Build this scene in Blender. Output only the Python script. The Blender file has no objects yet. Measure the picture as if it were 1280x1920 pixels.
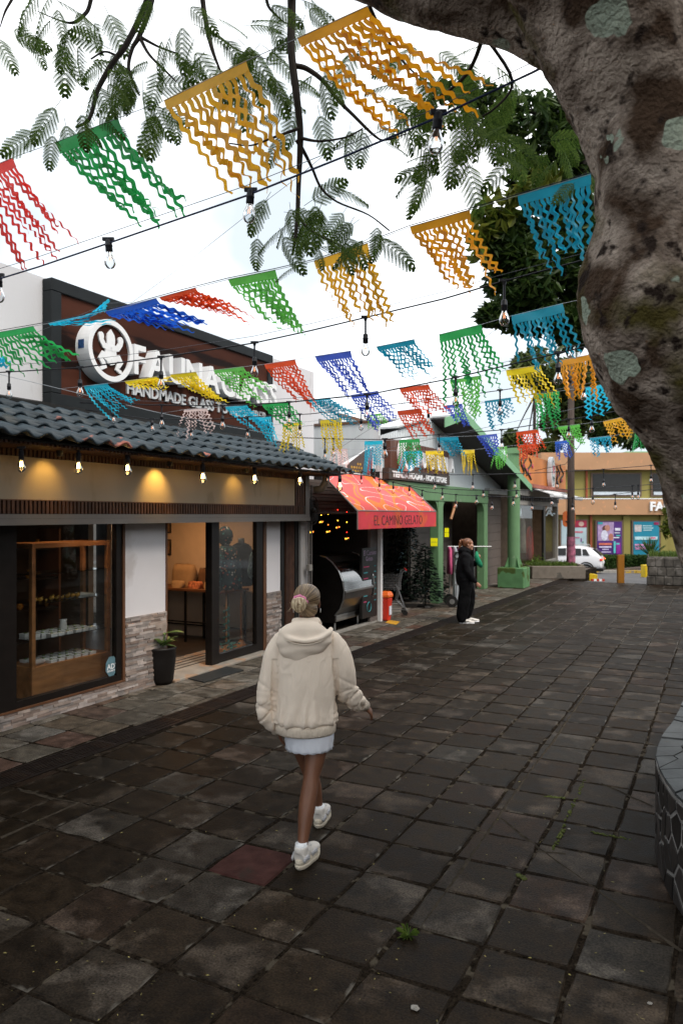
import bpy, math, random
import numpy as np
from mathutils import Vector, Matrix, noise, Quaternion

R = random.Random(7)
C = bpy.context.scene.collection
SC = bpy.context.scene

# ---------------------------------------------------------------- camera, sky, sun, exposure
TH = math.radians(27.06)      # the lens looks 27 degrees left of the street's own direction (+Y)
FP, HC, HY = 1390.0, 2.1, 965.0
cT, sT = math.cos(TH), math.sin(TH)
cam_d = bpy.data.cameras.new('camera')
cam = bpy.data.objects.new('camera', cam_d); C.objects.link(cam); SC.camera = cam
cam.location = (0, 0, HC); cam.rotation_euler = (math.radians(90), 0, TH)
cam_d.sensor_fit = 'HORIZONTAL'; cam_d.sensor_width = 24.0; cam_d.lens = FP / 1280 * 24
cam_d.shift_y = 5 / 1280; cam_d.clip_start = 0.05; cam_d.clip_end = 2000
cam_d.dof.use_dof = True; cam_d.dof.focus_distance = 5.4; cam_d.dof.aperture_fstop = 3.6

world = bpy.data.worlds.new('World'); SC.world = world; world.use_nodes = True
nt = world.node_tree; nt.nodes.clear()
w_out = nt.nodes.new('ShaderNodeOutputWorld'); w_bg = nt.nodes.new('ShaderNodeBackground')
w_sky = nt.nodes.new('ShaderNodeTexSky'); w_sky.sky_type = 'NISHITA'; w_sky.sun_disc = False
SUN_EL, SUN_AZ = math.radians(52), math.radians(112)
w_sky.sun_elevation = SUN_EL; w_sky.sun_rotation = SUN_AZ; w_sky.dust_density = 3.0
w_geo = nt.nodes.new('ShaderNodeTexCoord'); w_n = nt.nodes.new('ShaderNodeTexNoise')
w_n.inputs['Scale'].default_value = 2.2; w_n.inputs['Detail'].default_value = 5
w_r = nt.nodes.new('ShaderNodeValToRGB')
w_r.color_ramp.elements[0].position = 0.44; w_r.color_ramp.elements[0].color = (3.9, 4.3, 4.6, 1)
w_r.color_ramp.elements[1].position = 0.66; w_r.color_ramp.elements[1].color = (9.9, 10.0, 10.1, 1)
w_m = nt.nodes.new('ShaderNodeMix'); w_m.data_type = 'RGBA'; w_m.inputs[0].default_value = 0.9
w_bg.inputs['Strength'].default_value = 0.12
nt.links.new(w_geo.outputs['Generated'], w_n.inputs['Vector']); nt.links.new(w_n.outputs['Fac'], w_r.inputs['Fac'])
nt.links.new(w_sky.outputs[0], w_m.inputs[6]); nt.links.new(w_r.outputs[0], w_m.inputs[7])
nt.links.new(w_m.outputs[2], w_bg.inputs['Color']); nt.links.new(w_bg.outputs[0], w_out.inputs[0])

sun_d = bpy.data.lights.new('sun', 'SUN'); sun = bpy.data.objects.new('sun', sun_d); C.objects.link(sun)
sun_d.energy = 1.5; sun_d.angle = math.radians(28); sun_d.color = (1, .92, .83)
# sun_rotation runs clockwise from +Y
sdir = Vector((math.sin(SUN_AZ) * math.cos(SUN_EL), math.cos(SUN_AZ) * math.cos(SUN_EL), math.sin(SUN_EL)))
sun.rotation_euler = sdir.to_track_quat('Z', 'Y').to_euler(); sun.location = (0, 0, 30)

SC.view_settings.view_transform = 'Standard'; SC.view_settings.look = 'None'
SC.view_settings.exposure = 1.0; SC.view_settings.gamma = 1.0; SC.view_settings.use_curve_mapping = False
SC.render.engine = 'CYCLES'; SC.cycles.use_denoising = True
SC.cycles.max_bounces = 6; SC.cycles.transparent_max_bounces = 24
SC.cycles.caustics_reflective = False; SC.cycles.caustics_refractive = False
SC.cycles.sample_clamp_indirect = 3.0

# ---------------------------------------------------------------- survey helpers (photo bearing -> place on a real plane)
def W(px, py, Z):
    X = (px - 640) / FP * Z
    return Vector((X * cT - Z * sT, X * sT + Z * cT, HC - (py - HY) / FP * Z))
def GP(px, py, z=0.0):
    return W(px, py, (HC - z) * FP / (py - HY))
def onU(px, py, u):
    return W(px, py, u / ((px - 640) / FP * cT - sT))
def CL(X, Z, z=0.0):            # camera-aligned metres to world
    return Vector((X * cT - Z * sT, X * sT + Z * cT, z))

# ---------------------------------------------------------------- objects
MW = {}
def reg(o, m): MW[o.name] = m
def wm(o): return MW.get(o.name, Matrix.Identity(4))
def thing(name, label, cat, loc=(0, 0, 0), rz=0.0, group=None):
    o = bpy.data.objects.new(name, None); C.objects.link(o); o.empty_display_size = .2
    o.location = loc; o.rotation_euler = (0, 0, rz); o['label'] = label; o['category'] = cat
    if group: o['group'] = group
    reg(o, Matrix.Translation(Vector(loc)) @ Matrix.Rotation(rz, 4, 'Z')); return o
def tag(o, label=None, cat=None, group=None, kind=None):
    if label: o['label'] = label
    if cat: o['category'] = cat
    if group: o['group'] = group
    if kind: o['kind'] = kind
    return o

class MB:
    def __init__(s): s.v = []; s.f = []; s.m = []; s.uv = None
    def add(s, vs, fs, mi=0):
        b = len(s.v); s.v += [tuple(v) for v in vs]; s.f += [tuple(b + i for i in f) for f in fs]; s.m += [mi] * len(fs); return s
    def box(s, a, b, mi=0, M=None):
        x0, y0, z0 = a; x1, y1, z1 = b
        vs = [(x0, y0, z0), (x1, y0, z0), (x1, y1, z0), (x0, y1, z0), (x0, y0, z1), (x1, y0, z1), (x1, y1, z1), (x0, y1, z1)]
        if M is not None: vs = [M @ Vector(v) for v in vs]
        return s.add(vs, [(3, 2, 1, 0), (4, 5, 6, 7), (0, 1, 5, 4), (1, 2, 6, 5), (2, 3, 7, 6), (3, 0, 4, 7)], mi)
    def tube(s, pts, rad, n=8, mi=0, cap=True, ref=None, ell=None):
        pts = [Vector(p) for p in pts]; k = len(pts)
        if not hasattr(rad, '__len__'): rad = [rad] * k
        rings = []; pr = None
        for i, p in enumerate(pts):
            t = (pts[min(i + 1, k - 1)] - pts[max(i - 1, 0)]).normalized()
            if pr is None:
                r0 = Vector(ref) if ref is not None else (Vector((0, 0, 1)) if abs(t.z) < .9 else Vector((1, 0, 0)))
            else: r0 = pr
            x = (r0 - t * r0.dot(t))
            x = x.normalized() if x.length > 1e-6 else t.orthogonal().normalized()
            pr = x; y = t.cross(x)
            rx = rad[i] if not isinstance(rad[i], tuple) else rad[i][0]
            ry = rad[i] if not isinstance(rad[i], tuple) else rad[i][1]
            rings.append([p + x * (rx * math.cos(2 * math.pi * j / n)) + y * (ry * math.sin(2 * math.pi * j / n)) for j in range(n)])
        b = len(s.v)
        for r in rings: s.v += [tuple(q) for q in r]
        for i in range(k - 1):
            for j in range(n):
                j2 = (j + 1) % n
                s.f.append((b + i * n + j, b + i * n + j2, b + (i + 1) * n + j2, b + (i + 1) * n + j)); s.m.append(mi)
        if cap:
            s.f.append(tuple(b + j for j in reversed(range(n)))); s.m.append(mi)
            s.f.append(tuple(b + (k - 1) * n + j for j in range(n))); s.m.append(mi)
        return s
    def lathe(s, prof, c=(0, 0, 0), n=16, mi=0, cap=True):
        c = Vector(c); b = len(s.v); k = len(prof)
        for r, z in prof:
            for j in range(n):
                a = 2 * math.pi * j / n; s.v.append((c.x + r * math.cos(a), c.y + r * math.sin(a), c.z + z))
        for i in range(k - 1):
            for j in range(n):
                j2 = (j + 1) % n
                s.f.append((b + i * n + j, b + i * n + j2, b + (i + 1) * n + j2, b + (i + 1) * n + j)); s.m.append(mi)
        if cap:
            s.f.append(tuple(b + j for j in reversed(range(n)))); s.m.append(mi)
            s.f.append(tuple(b + (k - 1) * n + j for j in range(n))); s.m.append(mi)
        return s
    def prism(s, poly, M, d, mi=0):      # polygon in the local XY plane, thickness d along local +Z
        n = len(poly)
        vs = [M @ Vector((x, y, 0)) for x, y in poly] + [M @ Vector((x, y, d)) for x, y in poly]
        fs = [tuple(reversed(range(n))), tuple(range(n, 2 * n))] + [(i, (i + 1) % n, n + (i + 1) % n, n + i) for i in range(n)]
        return s.add(vs, fs, mi)
    def ball(s, c, r, n=12, mi=0):
        r = r if hasattr(r, '__len__') else (r, r, r); m = n // 2 + 1; b = len(s.v)
        for i in range(m + 1):
            a = math.pi * i / m
            for j in range(n):
                q = 2 * math.pi * j / n
                s.v.append((c[0] + r[0] * math.sin(a) * math.cos(q), c[1] + r[1] * math.sin(a) * math.sin(q), c[2] - r[2] * math.cos(a)))
        for i in range(m):
            for j in range(n):
                j2 = (j + 1) % n; s.f.append((b + i * n + j, b + i * n + j2, b + (i + 1) * n + j2, b + (i + 1) * n + j)); s.m.append(mi)
        return s

def mk(name, mb, mats, smooth=False):
    me = bpy.data.meshes.new(name)
    me.from_pydata(mb.v, [], mb.f)
    if not isinstance(mats, (list, tuple)): mats = [mats]
    for m in mats: me.materials.append(m)
    if len(mats) > 1: me.polygons.foreach_set('material_index', mb.m)
    if smooth: me.polygons.foreach_set('use_smooth', [True] * len(me.polygons))
    me.update(); return me
def part(name, mb, mats, parent, smooth=False, local=False, bev=0, auto=None):
    if not local:
        Mi = wm(parent).inverted(); mb.v = [tuple(Mi @ Vector(v)) for v in mb.v]
    me = mk(name, mb, mats, smooth)
    o = bpy.data.objects.new(name, me); C.objects.link(o); o.parent = parent; reg(o, wm(parent))
    if bev: addbev(o, bev)
    return o
def inst(name, me, parent, loc, rot=(0, 0, 0), scale=1.0):   # shared mesh, local placement
    o = bpy.data.objects.new(name, me); C.objects.link(o); o.parent = parent; o.location = loc; o.rotation_euler = rot
    o.scale = scale if hasattr(scale, '__len__') else (scale,) * 3
    return o
def addbev(o, w, seg=1):
    b = o.modifiers.new('bevel', 'BEVEL'); b.width = w; b.segments = seg; b.limit_method = 'ANGLE'; b.angle_limit = math.radians(50)
def single(name, mb, mats, label, cat, group=None, smooth=False, bev=0, kind=None):
    a = np.array(mb.v); lo, hi = a.min(0), a.max(0)
    org = Vector(((lo[0] + hi[0]) / 2, (lo[1] + hi[1]) / 2, lo[2]))
    mb.v = [(x - org.x, y - org.y, z - org.z) for x, y, z in mb.v]
    o = bpy.data.objects.new(name, mk(name, mb, mats, smooth)); C.objects.link(o); o.location = org
    reg(o, Matrix.Translation(org))
    if label: o['label'] = label
    if cat: o['category'] = cat
    if group: o['group'] = group
    if kind: o['kind'] = kind
    if bev: addbev(o, bev)
    return o
def struct(name, mb, mats, smooth=False):
    o = bpy.data.objects.new(name, mk(name, mb, mats, smooth)); C.objects.link(o); o['kind'] = 'structure'; reg(o, Matrix.Identity(4)); return o

_tc = {}
def textmesh(txt, size, ext=.01, off=0.0, xs=1.0, align='LEFT', sp=1.0, shear=0.0):
    cu = bpy.data.curves.new('lettering', 'FONT'); cu.body = txt; cu.size = size; cu.extrude = ext; cu.offset = off
    cu.align_x = align; cu.space_character = sp; cu.resolution_u = 3; cu.shear = shear
    o = bpy.data.objects.new('lettering', cu); C.objects.link(o); bpy.context.view_layer.update()
    dg = bpy.context.evaluated_depsgraph_get(); me = bpy.data.meshes.new_from_object(o.evaluated_get(dg))
    w = o.dimensions.x * xs
    vs = [(v.co.x * xs, v.co.y, v.co.z + ext) for v in me.vertices]; fs = [tuple(p.vertices) for p in me.polygons]
    bpy.data.objects.remove(o); bpy.data.curves.remove(cu); bpy.data.meshes.remove(me)
    return vs, fs, w
def U_FACE(u, v, z):            # local x along +Y (street), y up, normal +X
    return Matrix.Translation((u, v, z)) @ Matrix(((0, 0, 1, 0), (1, 0, 0, 0), (0, 1, 0, 0), (0, 0, 0, 1)))
def text(mb, txt, M, size, ext=.01, off=0.0, xs=1.0, align='LEFT', mi=0, sp=1.0, fit=None):
    vs, fs, w = textmesh(txt, size, ext, off, xs, align, sp)
    if fit and w > 0:
        k = fit / w; vs = [(x * k, y, z) for x, y, z in vs]
    mb.add([M @ Vector(v) for v in vs], fs, mi); return w

# ---------------------------------------------------------------- materials
def N(t, ty, **kw):
    n = t.nodes.new(ty)
    for k, v in kw.items():
        if k.startswith('i_'): n.inputs[k[2:].replace('_', ' ')].default_value = v
        else: setattr(n, k, v)
    return n
def base_mat(name):
    m = bpy.data.materials.new(name); m.use_nodes = True; return m, m.node_tree, m.node_tree.nodes['Principled BSDF']
def rgb(c): return (c[0], c[1], c[2], 1)
def M(name, col, rough=.6, var=.15, scale=6, bump=.15, bscale=60, metal=0.0, spec=.28, col2=None, rnd=0.0, coord='Object', stretch=None, emit=0, wear=None, detail=5, bdist=.004, coat=0, wscale=3):
    m, t, b = base_mat(name); L = t.links
    tc = N(t, 'ShaderNodeTexCoord'); src = tc.outputs[coord] if coord != 'World' else N(t, 'ShaderNodeNewGeometry').outputs['Position']
    if stretch:
        mp = N(t, 'ShaderNodeMapping'); mp.inputs['Scale'].default_value = stretch; L.new(src, mp.inputs['Vector']); src = mp.outputs[0]
    n = N(t, 'ShaderNodeTexNoise'); n.inputs['Scale'].default_value = scale; n.inputs['Detail'].default_value = detail; L.new(src, n.inputs['Vector'])
    r = N(t, 'ShaderNodeValToRGB'); e = r.color_ramp.elements
    lo = col if col2 is None else col; hi = col2 if col2 is not None else col
    e[0].position = .3; e[1].position = .7
    e[0].color = rgb([c * (1 - var) for c in lo]); e[1].color = rgb([min(1, c * (1 + var)) for c in hi])
    L.new(n.outputs['Fac'], r.inputs['Fac']); out = r.outputs[0]
    if rnd:
        oi = N(t, 'ShaderNodeObjectInfo'); g = N(t, 'ShaderNodeNewGeometry')
        ad = N(t, 'ShaderNodeMath', operation='ADD'); L.new(oi.outputs['Random'], ad.inputs[0]); L.new(g.outputs['Random Per Island'], ad.inputs[1])
        fr = N(t, 'ShaderNodeMath', operation='FRACT'); L.new(ad.outputs[0], fr.inputs[0])
        mr = N(t, 'ShaderNodeMapRange'); mr.inputs[3].default_value = 1 - rnd; mr.inputs[4].default_value = 1 + rnd; L.new(fr.outputs[0], mr.inputs[0])
        hs = N(t, 'ShaderNodeHueSaturation'); L.new(mr.outputs[0], hs.inputs['Value']); L.new(out, hs.inputs['Color']); out = hs.outputs[0]
    if wear:
        n2 = N(t, 'ShaderNodeTexNoise'); n2.inputs['Scale'].default_value = wscale; n2.inputs['Detail'].default_value = 8; L.new(src, n2.inputs['Vector'])
        r2 = N(t, 'ShaderNodeValToRGB'); r2.color_ramp.elements[0].position = wear[1]; r2.color_ramp.elements[1].position = wear[1] + .06
        L.new(n2.outputs['Fac'], r2.inputs['Fac'])
        mx = N(t, 'ShaderNodeMix', data_type='RGBA'); L.new(r2.outputs[0], mx.inputs[0]); L.new(out, mx.inputs[6]); mx.inputs[7].default_value = rgb(wear[0]); out = mx.outputs[2]
    L.new(out, b.inputs['Base Color'])
    b.inputs['Roughness'].default_value = rough; b.inputs['Metallic'].default_value = metal; b.inputs['Specular IOR Level'].default_value = spec
    if coat: b.inputs['Coat Weight'].default_value = coat
    if bump:
        nb = N(t, 'ShaderNodeTexNoise'); nb.inputs['Scale'].default_value = bscale; nb.inputs['Detail'].default_value = 4; L.new(src, nb.inputs['Vector'])
        bp = N(t, 'ShaderNodeBump'); bp.inputs['Strength'].default_value = bump; bp.inputs['Distance'].default_value = bdist
        L.new(nb.outputs['Fac'], bp.inputs['Height']); L.new(bp.outputs[0], b.inputs['Normal'])
    if emit: L.new(out, b.inputs['Emission Color']); b.inputs['Emission Strength'].default_value = emit
    return m
def emis(name, col, s):
    m, t, b = base_mat(name); b.inputs['Base Color'].default_value = rgb(col); b.inputs['Emission Color'].default_value = rgb(col); b.inputs['Emission Strength'].default_value = s; return m
def glass(name, tint=(.93, .96, .96), rough=0.0, refl=1.0, ior=1.45):
    m = bpy.data.materials.new(name); m.use_nodes = True; t = m.node_tree; t.nodes.clear()
    o = N(t, 'ShaderNodeOutputMaterial'); mx = N(t, 'ShaderNodeMixShader'); tr = N(t, 'ShaderNodeBsdfTransparent'); gl = N(t, 'ShaderNodeBsdfGlossy')
    fr = N(t, 'ShaderNodeFresnel'); fr.inputs['IOR'].default_value = ior
    mu = N(t, 'ShaderNodeMath', operation='MULTIPLY'); mu.inputs[1].default_value = refl; t.links.new(fr.outputs[0], mu.inputs[0])
    tr.inputs[0].default_value = rgb(tint); gl.inputs['Roughness'].default_value = rough
    t.links.new(mu.outputs[0], mx.inputs[0]); t.links.new(tr.outputs[0], mx.inputs[1]); t.links.new(gl.outputs[0], mx.inputs[2]); t.links.new(mx.outputs[0], o.inputs[0])
    return m
def paper(name, col, tr=.5):
    m = bpy.data.materials.new(name); m.use_nodes = True; t = m.node_tree; t.nodes.clear(); L = t.links
    o = N(t, 'ShaderNodeOutputMaterial'); d = N(t, 'ShaderNodeBsdfDiffuse'); x = N(t, 'ShaderNodeBsdfTranslucent'); g = N(t, 'ShaderNodeBsdfGlossy')
    g.inputs['Roughness'].default_value = .45
    tc = N(t, 'ShaderNodeTexCoord'); n = N(t, 'ShaderNodeTexNoise'); n.inputs['Scale'].default_value = 14; L.new(tc.outputs['Object'], n.inputs[0])
    oi = N(t, 'ShaderNodeObjectInfo'); ad = N(t, 'ShaderNodeMath', operation='ADD'); L.new(n.outputs['Fac'], ad.inputs[0]); L.new(oi.outputs['Random'], ad.inputs[1])
    mr = N(t, 'ShaderNodeMapRange'); mr.inputs[1].default_value = .2; mr.inputs[2].default_value = 1.6; mr.inputs[3].default_value = .72; mr.inputs[4].default_value = 1.2; L.new(ad.outputs[0], mr.inputs[0])
    hs = N(t, 'ShaderNodeHueSaturation'); hs.inputs['Color'].default_value = rgb(col); L.new(mr.outputs[0], hs.inputs['Value'])
    L.new(hs.outputs[0], d.inputs[0]); L.new(hs.outputs[0], x.inputs[0])
    m1 = N(t, 'ShaderNodeMixShader'); m1.inputs[0].default_value = tr; m2 = N(t, 'ShaderNodeMixShader'); m2.inputs[0].default_value = .04
    L.new(d.outputs[0], m1.inputs[1]); L.new(x.outputs[0], m1.inputs[2]); L.new(m1.outputs[0], m2.inputs[1]); L.new(g.outputs[0], m2.inputs[2]); L.new(m2.outputs[0], o.inputs[0])
    return m
def leaf_mat(name, c1, c2, tr=.3, rough=.5, rnd=True):
    m = bpy.data.materials.new(name); m.use_nodes = True; t = m.node_tree; L = t.links; b = t.nodes['Principled BSDF']; o = t.nodes['Material Output']
    g = N(t, 'ShaderNodeNewGeometry'); oi = N(t, 'ShaderNodeObjectInfo'); ad = N(t, 'ShaderNodeMath', operation='ADD')
    L.new(g.outputs['Random Per Island'], ad.inputs[0]); L.new(oi.outputs['Random'], ad.inputs[1]); fr = N(t, 'ShaderNodeMath', operation='FRACT'); L.new(ad.outputs[0], fr.inputs[0])
    r = N(t, 'ShaderNodeValToRGB'); r.color_ramp.elements[0].color = rgb(c1); r.color_ramp.elements[1].color = rgb(c2); L.new(fr.outputs[0], r.inputs[0])
    L.new(r.outputs[0], b.inputs['Base Color']); b.inputs['Roughness'].default_value = rough; b.inputs['Specular IOR Level'].default_value = .15
    x = N(t, 'ShaderNodeBsdfTranslucent'); L.new(r.outputs[0], x.inputs[0]); mx = N(t, 'ShaderNodeMixShader'); mx.inputs[0].default_value = tr
    L.new(b.outputs[0], mx.inputs[1]); L.new(x.outputs[0], mx.inputs[2]); L.new(mx.outputs[0], o.inputs[0]); return m

def paving_mat(name, cols, stain, mortar_edge=True, rough=.5, spec=.25):
    """stone paving: one tone per slab, wear patches across slabs, pale lime at the edges"""
    m, t, b = base_mat(name); L = t.links
    g = N(t, 'ShaderNodeNewGeometry'); oi = N(t, 'ShaderNodeObjectInfo')
    ad = N(t, 'ShaderNodeMath', operation='ADD'); L.new(g.outputs['Random Per Island'], ad.inputs[0]); L.new(oi.outputs['Random'], ad.inputs[1])
    fr = N(t, 'ShaderNodeMath', operation='FRACT'); L.new(ad.outputs[0], fr.inputs[0])
    r = N(t, 'ShaderNodeValToRGB'); r.color_ramp.interpolation = 'LINEAR'
    el = r.color_ramp.elements
    while len(el) < len(cols): el.new(.5)
    for i, (p, c) in enumerate(cols): el[i].position = p; el[i].color = rgb(c)
    L.new(fr.outputs[0], r.inputs[0]); out = r.outputs[0]
    pos = g.outputs['Position']
    # offset noise per slab so that stains break at joints
    of = N(t, 'ShaderNodeVectorMath', operation='SCALE'); cmb = N(t, 'ShaderNodeCombineXYZ'); L.new(fr.outputs[0], cmb.inputs[0]); L.new(fr.outputs[0], cmb.inputs[1])
    L.new(cmb.outputs[0], of.inputs[0]); of.inputs['Scale'].default_value = 2.5
    va = N(t, 'ShaderNodeVectorMath', operation='ADD'); L.new(pos, va.inputs[0]); L.new(of.outputs[0], va.inputs[1])
    n = N(t, 'ShaderNodeTexNoise'); n.inputs['Scale'].default_value = 1.9; n.inputs['Detail'].default_value = 6; n.inputs['Roughness'].default_value = .55; L.new(va.outputs[0], n.inputs[0])
    rs = N(t, 'ShaderNodeValToRGB'); rs.color_ramp.elements[0].position = .53; rs.color_ramp.elements[1].position = .60; L.new(n.outputs['Fac'], rs.inputs[0])
    hv = N(t, 'ShaderNodeHueSaturation'); hv.inputs['Value'].default_value = stain; hv.inputs['Saturation'].default_value = .8; L.new(out, hv.inputs['Color'])
    mx = N(t, 'ShaderNodeMix', data_type='RGBA'); L.new(rs.outputs[0], mx.inputs[0]); L.new(out, mx.inputs[6]); L.new(hv.outputs[0], mx.inputs[7]); out = mx.outputs[2]
    # grain
    ng = N(t, 'ShaderNodeTexNoise'); ng.inputs['Scale'].default_value = 90; ng.inputs['Detail'].default_value = 3; L.new(pos, ng.inputs[0])
    nm = N(t, 'ShaderNodeTexNoise'); nm.inputs['Scale'].default_value = 9; nm.inputs['Detail'].default_value = 6; L.new(pos, nm.inputs[0])
    mm = N(t, 'ShaderNodeMath', operation='MULTIPLY'); L.new(ng.outputs['Fac'], mm.inputs[0]); L.new(nm.outputs['Fac'], mm.inputs[1])
    mr = N(t, 'ShaderNodeMapRange'); mr.inputs[1].default_value = .12; mr.inputs[2].default_value = .40; mr.inputs[3].default_value = .30; mr.inputs[4].default_value = 1.8; L.new(mm.outputs[0], mr.inputs[0])
    hs = N(t, 'ShaderNodeHueSaturation'); L.new(mr.outputs[0], hs.inputs['Value']); L.new(out, hs.inputs['Color']); out = hs.outputs[0]
    if mortar_edge:
        uv = N(t, 'ShaderNodeUVMap'); sp = N(t, 'ShaderNodeSeparateXYZ'); L.new(uv.outputs[0], sp.inputs[0])
        def edge(s):
            a = N(t, 'ShaderNodeMath', operation='SUBTRACT'); a.inputs[1].default_value = .5; L.new(s, a.inputs[0])
            c = N(t, 'ShaderNodeMath', operation='ABSOLUTE'); L.new(a.outputs[0], c.inputs[0]); return c.outputs[0]
        mxx = N(t, 'ShaderNodeMath', operation='MAXIMUM'); L.new(edge(sp.outputs[0]), mxx.inputs[0]); L.new(edge(sp.outputs[1]), mxx.inputs[1])
        nn = N(t, 'ShaderNodeTexNoise'); nn.inputs['Scale'].default_value = 6.5; nn.inputs['Detail'].default_value = 8; L.new(va.outputs[0], nn.inputs[0])
        m3 = N(t, 'ShaderNodeMath', operation='MULTIPLY_ADD'); m3.inputs[1].default_value = .30; L.new(nn.outputs['Fac'], m3.inputs[0]); L.new(mxx.outputs[0], m3.inputs[2])
        r3 = N(t, 'ShaderNodeValToRGB'); r3.color_ramp.elements[0].position = .645; r3.color_ramp.elements[1].position = .685; r3.color_ramp.elements[1].color = (.8, .8, .8, 1); L.new(m3.outputs[0], r3.inputs[0])
        m4 = N(t, 'ShaderNodeMix', data_type='RGBA'); L.new(r3.outputs[0], m4.inputs[0]); L.new(out, m4.inputs[6]); m4.inputs[7].default_value = (.125, .113, .095, 1); out = m4.outputs[2]
    L.new(out, b.inputs['Base Color'])
    rr = N(t, 'ShaderNodeMapRange'); rr.inputs[3].default_value = rough - .14; rr.inputs[4].default_value = rough + .2; L.new(nm.outputs['Fac'], rr.inputs[0]); L.new(rr.outputs[0], b.inputs['Roughness'])
    b.inputs['Specular IOR Level'].default_value = spec
    bp = N(t, 'ShaderNodeBump'); bp.inputs['Strength'].default_value = .5; bp.inputs['Distance'].default_value = .004
    ab = N(t, 'ShaderNodeMath', operation='ADD'); L.new(ng.outputs['Fac'], ab.inputs[0]); L.new(nm.outputs['Fac'], ab.inputs[1]); L.new(ab.outputs[0], bp.inputs['Height']); L.new(bp.outputs[0], b.inputs['Normal'])
    return m

m_pave = paving_mat('basalt paving', [(0, (.0165, .0108, .0062)), (.25, (.0112, .0076, .0046)), (.5, (.0205, .0142, .0088)), (.62, (.0135, .0102, .0074)), (.72, (.0225, .0138, .0090)), (.82, (.0160, .0110, .0068)), (.92, (.0265, .0225, .0180)), (1, (.0180, .0126, .0080))], 2.5, spec=.05, rough=.46)
m_walk = paving_mat('grey walk paving', [(0, (.084, .073, .058)), (.3, (.105, .093, .076)), (.5, (.068, .060, .049)), (.7, (.092, .073, .054)), (.85, (.080, .046, .034)), (1, (.075, .070, .061))], 1.6, spec=.04)
m_redslab = M('worn red slab', (.048, .021, .018), spec=.03, rough=.6, var=.35, scale=10, bump=.5, bscale=110, wear=((.035, .022, .018), .60))
m_mortar = M('lime mortar', (.014, .0105, .0075), rough=.95, spec=.01, var=.8, scale=70, bump=.9, bscale=90, coord='World', wear=((.060, .050, .037), .56), wscale=9)
m_moss = M('joint moss', (.05, .06, .01), rough=.9, var=.4, scale=30, bump=.8, bscale=60)
m_asph = M('asphalt', (.09, .088, .09), rough=.8, var=.25, scale=2, bump=.5, bscale=50, coord='World')
m_earth = M('earth', (.06, .05, .04), rough=.9, var=.3, scale=.5, bump=.4, bscale=8, coord='World')
m_conc = M('concrete', (.26, .245, .22), rough=.8, var=.22, scale=4, bump=.35, bscale=40, coord='World', wear=((.17, .15, .125), .58))
m_rust = M('rusty grate steel', (.018, .0115, .009), rough=.6, var=.4, scale=12, bump=.4, bscale=60, metal=.4, wear=((.030, .016, .010), .60))
m_black = M('black paint', (.012, .011, .010), rough=.45, var=.2, bump=.05)
m_frame = M('dark bronze frame', (.018, .014, .012), rough=.35, var=.2, bump=.04, metal=.3)
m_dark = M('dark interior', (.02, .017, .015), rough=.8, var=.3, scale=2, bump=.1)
m_white = M('white stucco', (.74, .71, .72), rough=.85, var=.05, scale=1.2, bump=.5, bscale=120, coord='World', bdist=.003, wear=((.58, .54, .53), .62), wscale=1.1)
m_parapet = M('parapet render', (.62, .62, .64), rough=.85, var=.08, scale=.9, bump=.4, bscale=60, coord='World', stretch=(1, 1, .35), wear=((.5, .49, .5), .6))
m_cream = M('cream fascia panel', (.38, .31, .23), rough=.75, var=.08, scale=1.6, bump=.2, bscale=50, coord='World', stretch=(1, 1, .4), wear=((.31, .25, .18), .6))
m_slat = M('brown slats', (.075, .034, .020), rough=.55, var=.3, scale=8, bump=.2, rnd=.25)
m_greytrim = M('grey aluminium trim', (.17, .155, .145), rough=.45, var=.08, scale=2, bump=.03, metal=.3)
m_brntrim = M('brown wood trim', (.13, .058, .028), rough=.5, var=.25, scale=5, bump=.2, stretch=(1, 1, .15))
m_wood = M('honey wood', (.36, .16, .06), rough=.45, var=.28, scale=3, bump=.1, bscale=30, stretch=(4, 1, 4))
m_roof = M('slate grey roof sheet', (.036, .052, .064), rough=.42, var=.14, scale=3, bump=.12, bscale=90, rnd=.12, coord='World', wear=((.03, .036, .035), .60), wscale=2.2)
m_roofw = M('flaking roof sheet', (.036, .052, .064), rough=.45, var=.14, scale=3, bump=.15, bscale=90, coord='World', wear=((.42, .15, .11), .59), wscale=4.5)
m_green = M('green painted concrete', (.125, .24, .115), rough=.6, var=.10, scale=3, bump=.25, bscale=70, coord='World', wear=((.30, .34, .25), .67), wscale=5)
m_greenl = M('pale green barge paint', (.20, .41, .23), rough=.6, var=.10, scale=2, bump=.1, coord='World')
m_mossgreen = M('mossy green block', (.10, .225, .095), rough=.8, var=.2, scale=3, bump=.5, bscale=30, coord='World', wear=((.06, .09, .02), .54))
m_siding = M('white ribbed siding', (.62, .66, .68), rough=.5, var=.05, scale=1, bump=.05)
m_whitemetal = M('white painted metal', (.72, .72, .72), rough=.4, var=.05, bump=.03)
m_whiteroof = M('pale roof sheet', (.60, .62, .62), rough=.5, var=.1, scale=1, bump=.1, stretch=(6, .3, 1))
m_brown = M('brown ribbed board', (.11, .042, .024), rough=.5, var=.3, scale=3, bump=.1, stretch=(1, 1, .2))
m_darkboard = M('dark board', (.055, .038, .030), rough=.5, var=.2, bump=.05)
m_shutter = M('roller shutter', (.11, .095, .085), rough=.55, var=.15, scale=1.5, bump=.05)
m_letter = M('white letters', (.82, .83, .84), rough=.35, var=.03, bump=.0)
m_letside = M('letter returns', (.62, .64, .66), rough=.45, var=.06, bump=.0)
m_skin = M('tanned skin', (.165, .072, .040), rough=.45, var=.10, scale=9, bump=.06, bscale=200, spec=.4)
m_skin2 = M('fair skin', (.48, .25, .17), rough=.5, var=.08, bump=.03)
m_steel = M('brushed steel', (.46, .46, .45), rough=.3, var=.12, scale=3, bump=.05, metal=.9, stretch=(20, 1, 1))
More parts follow.
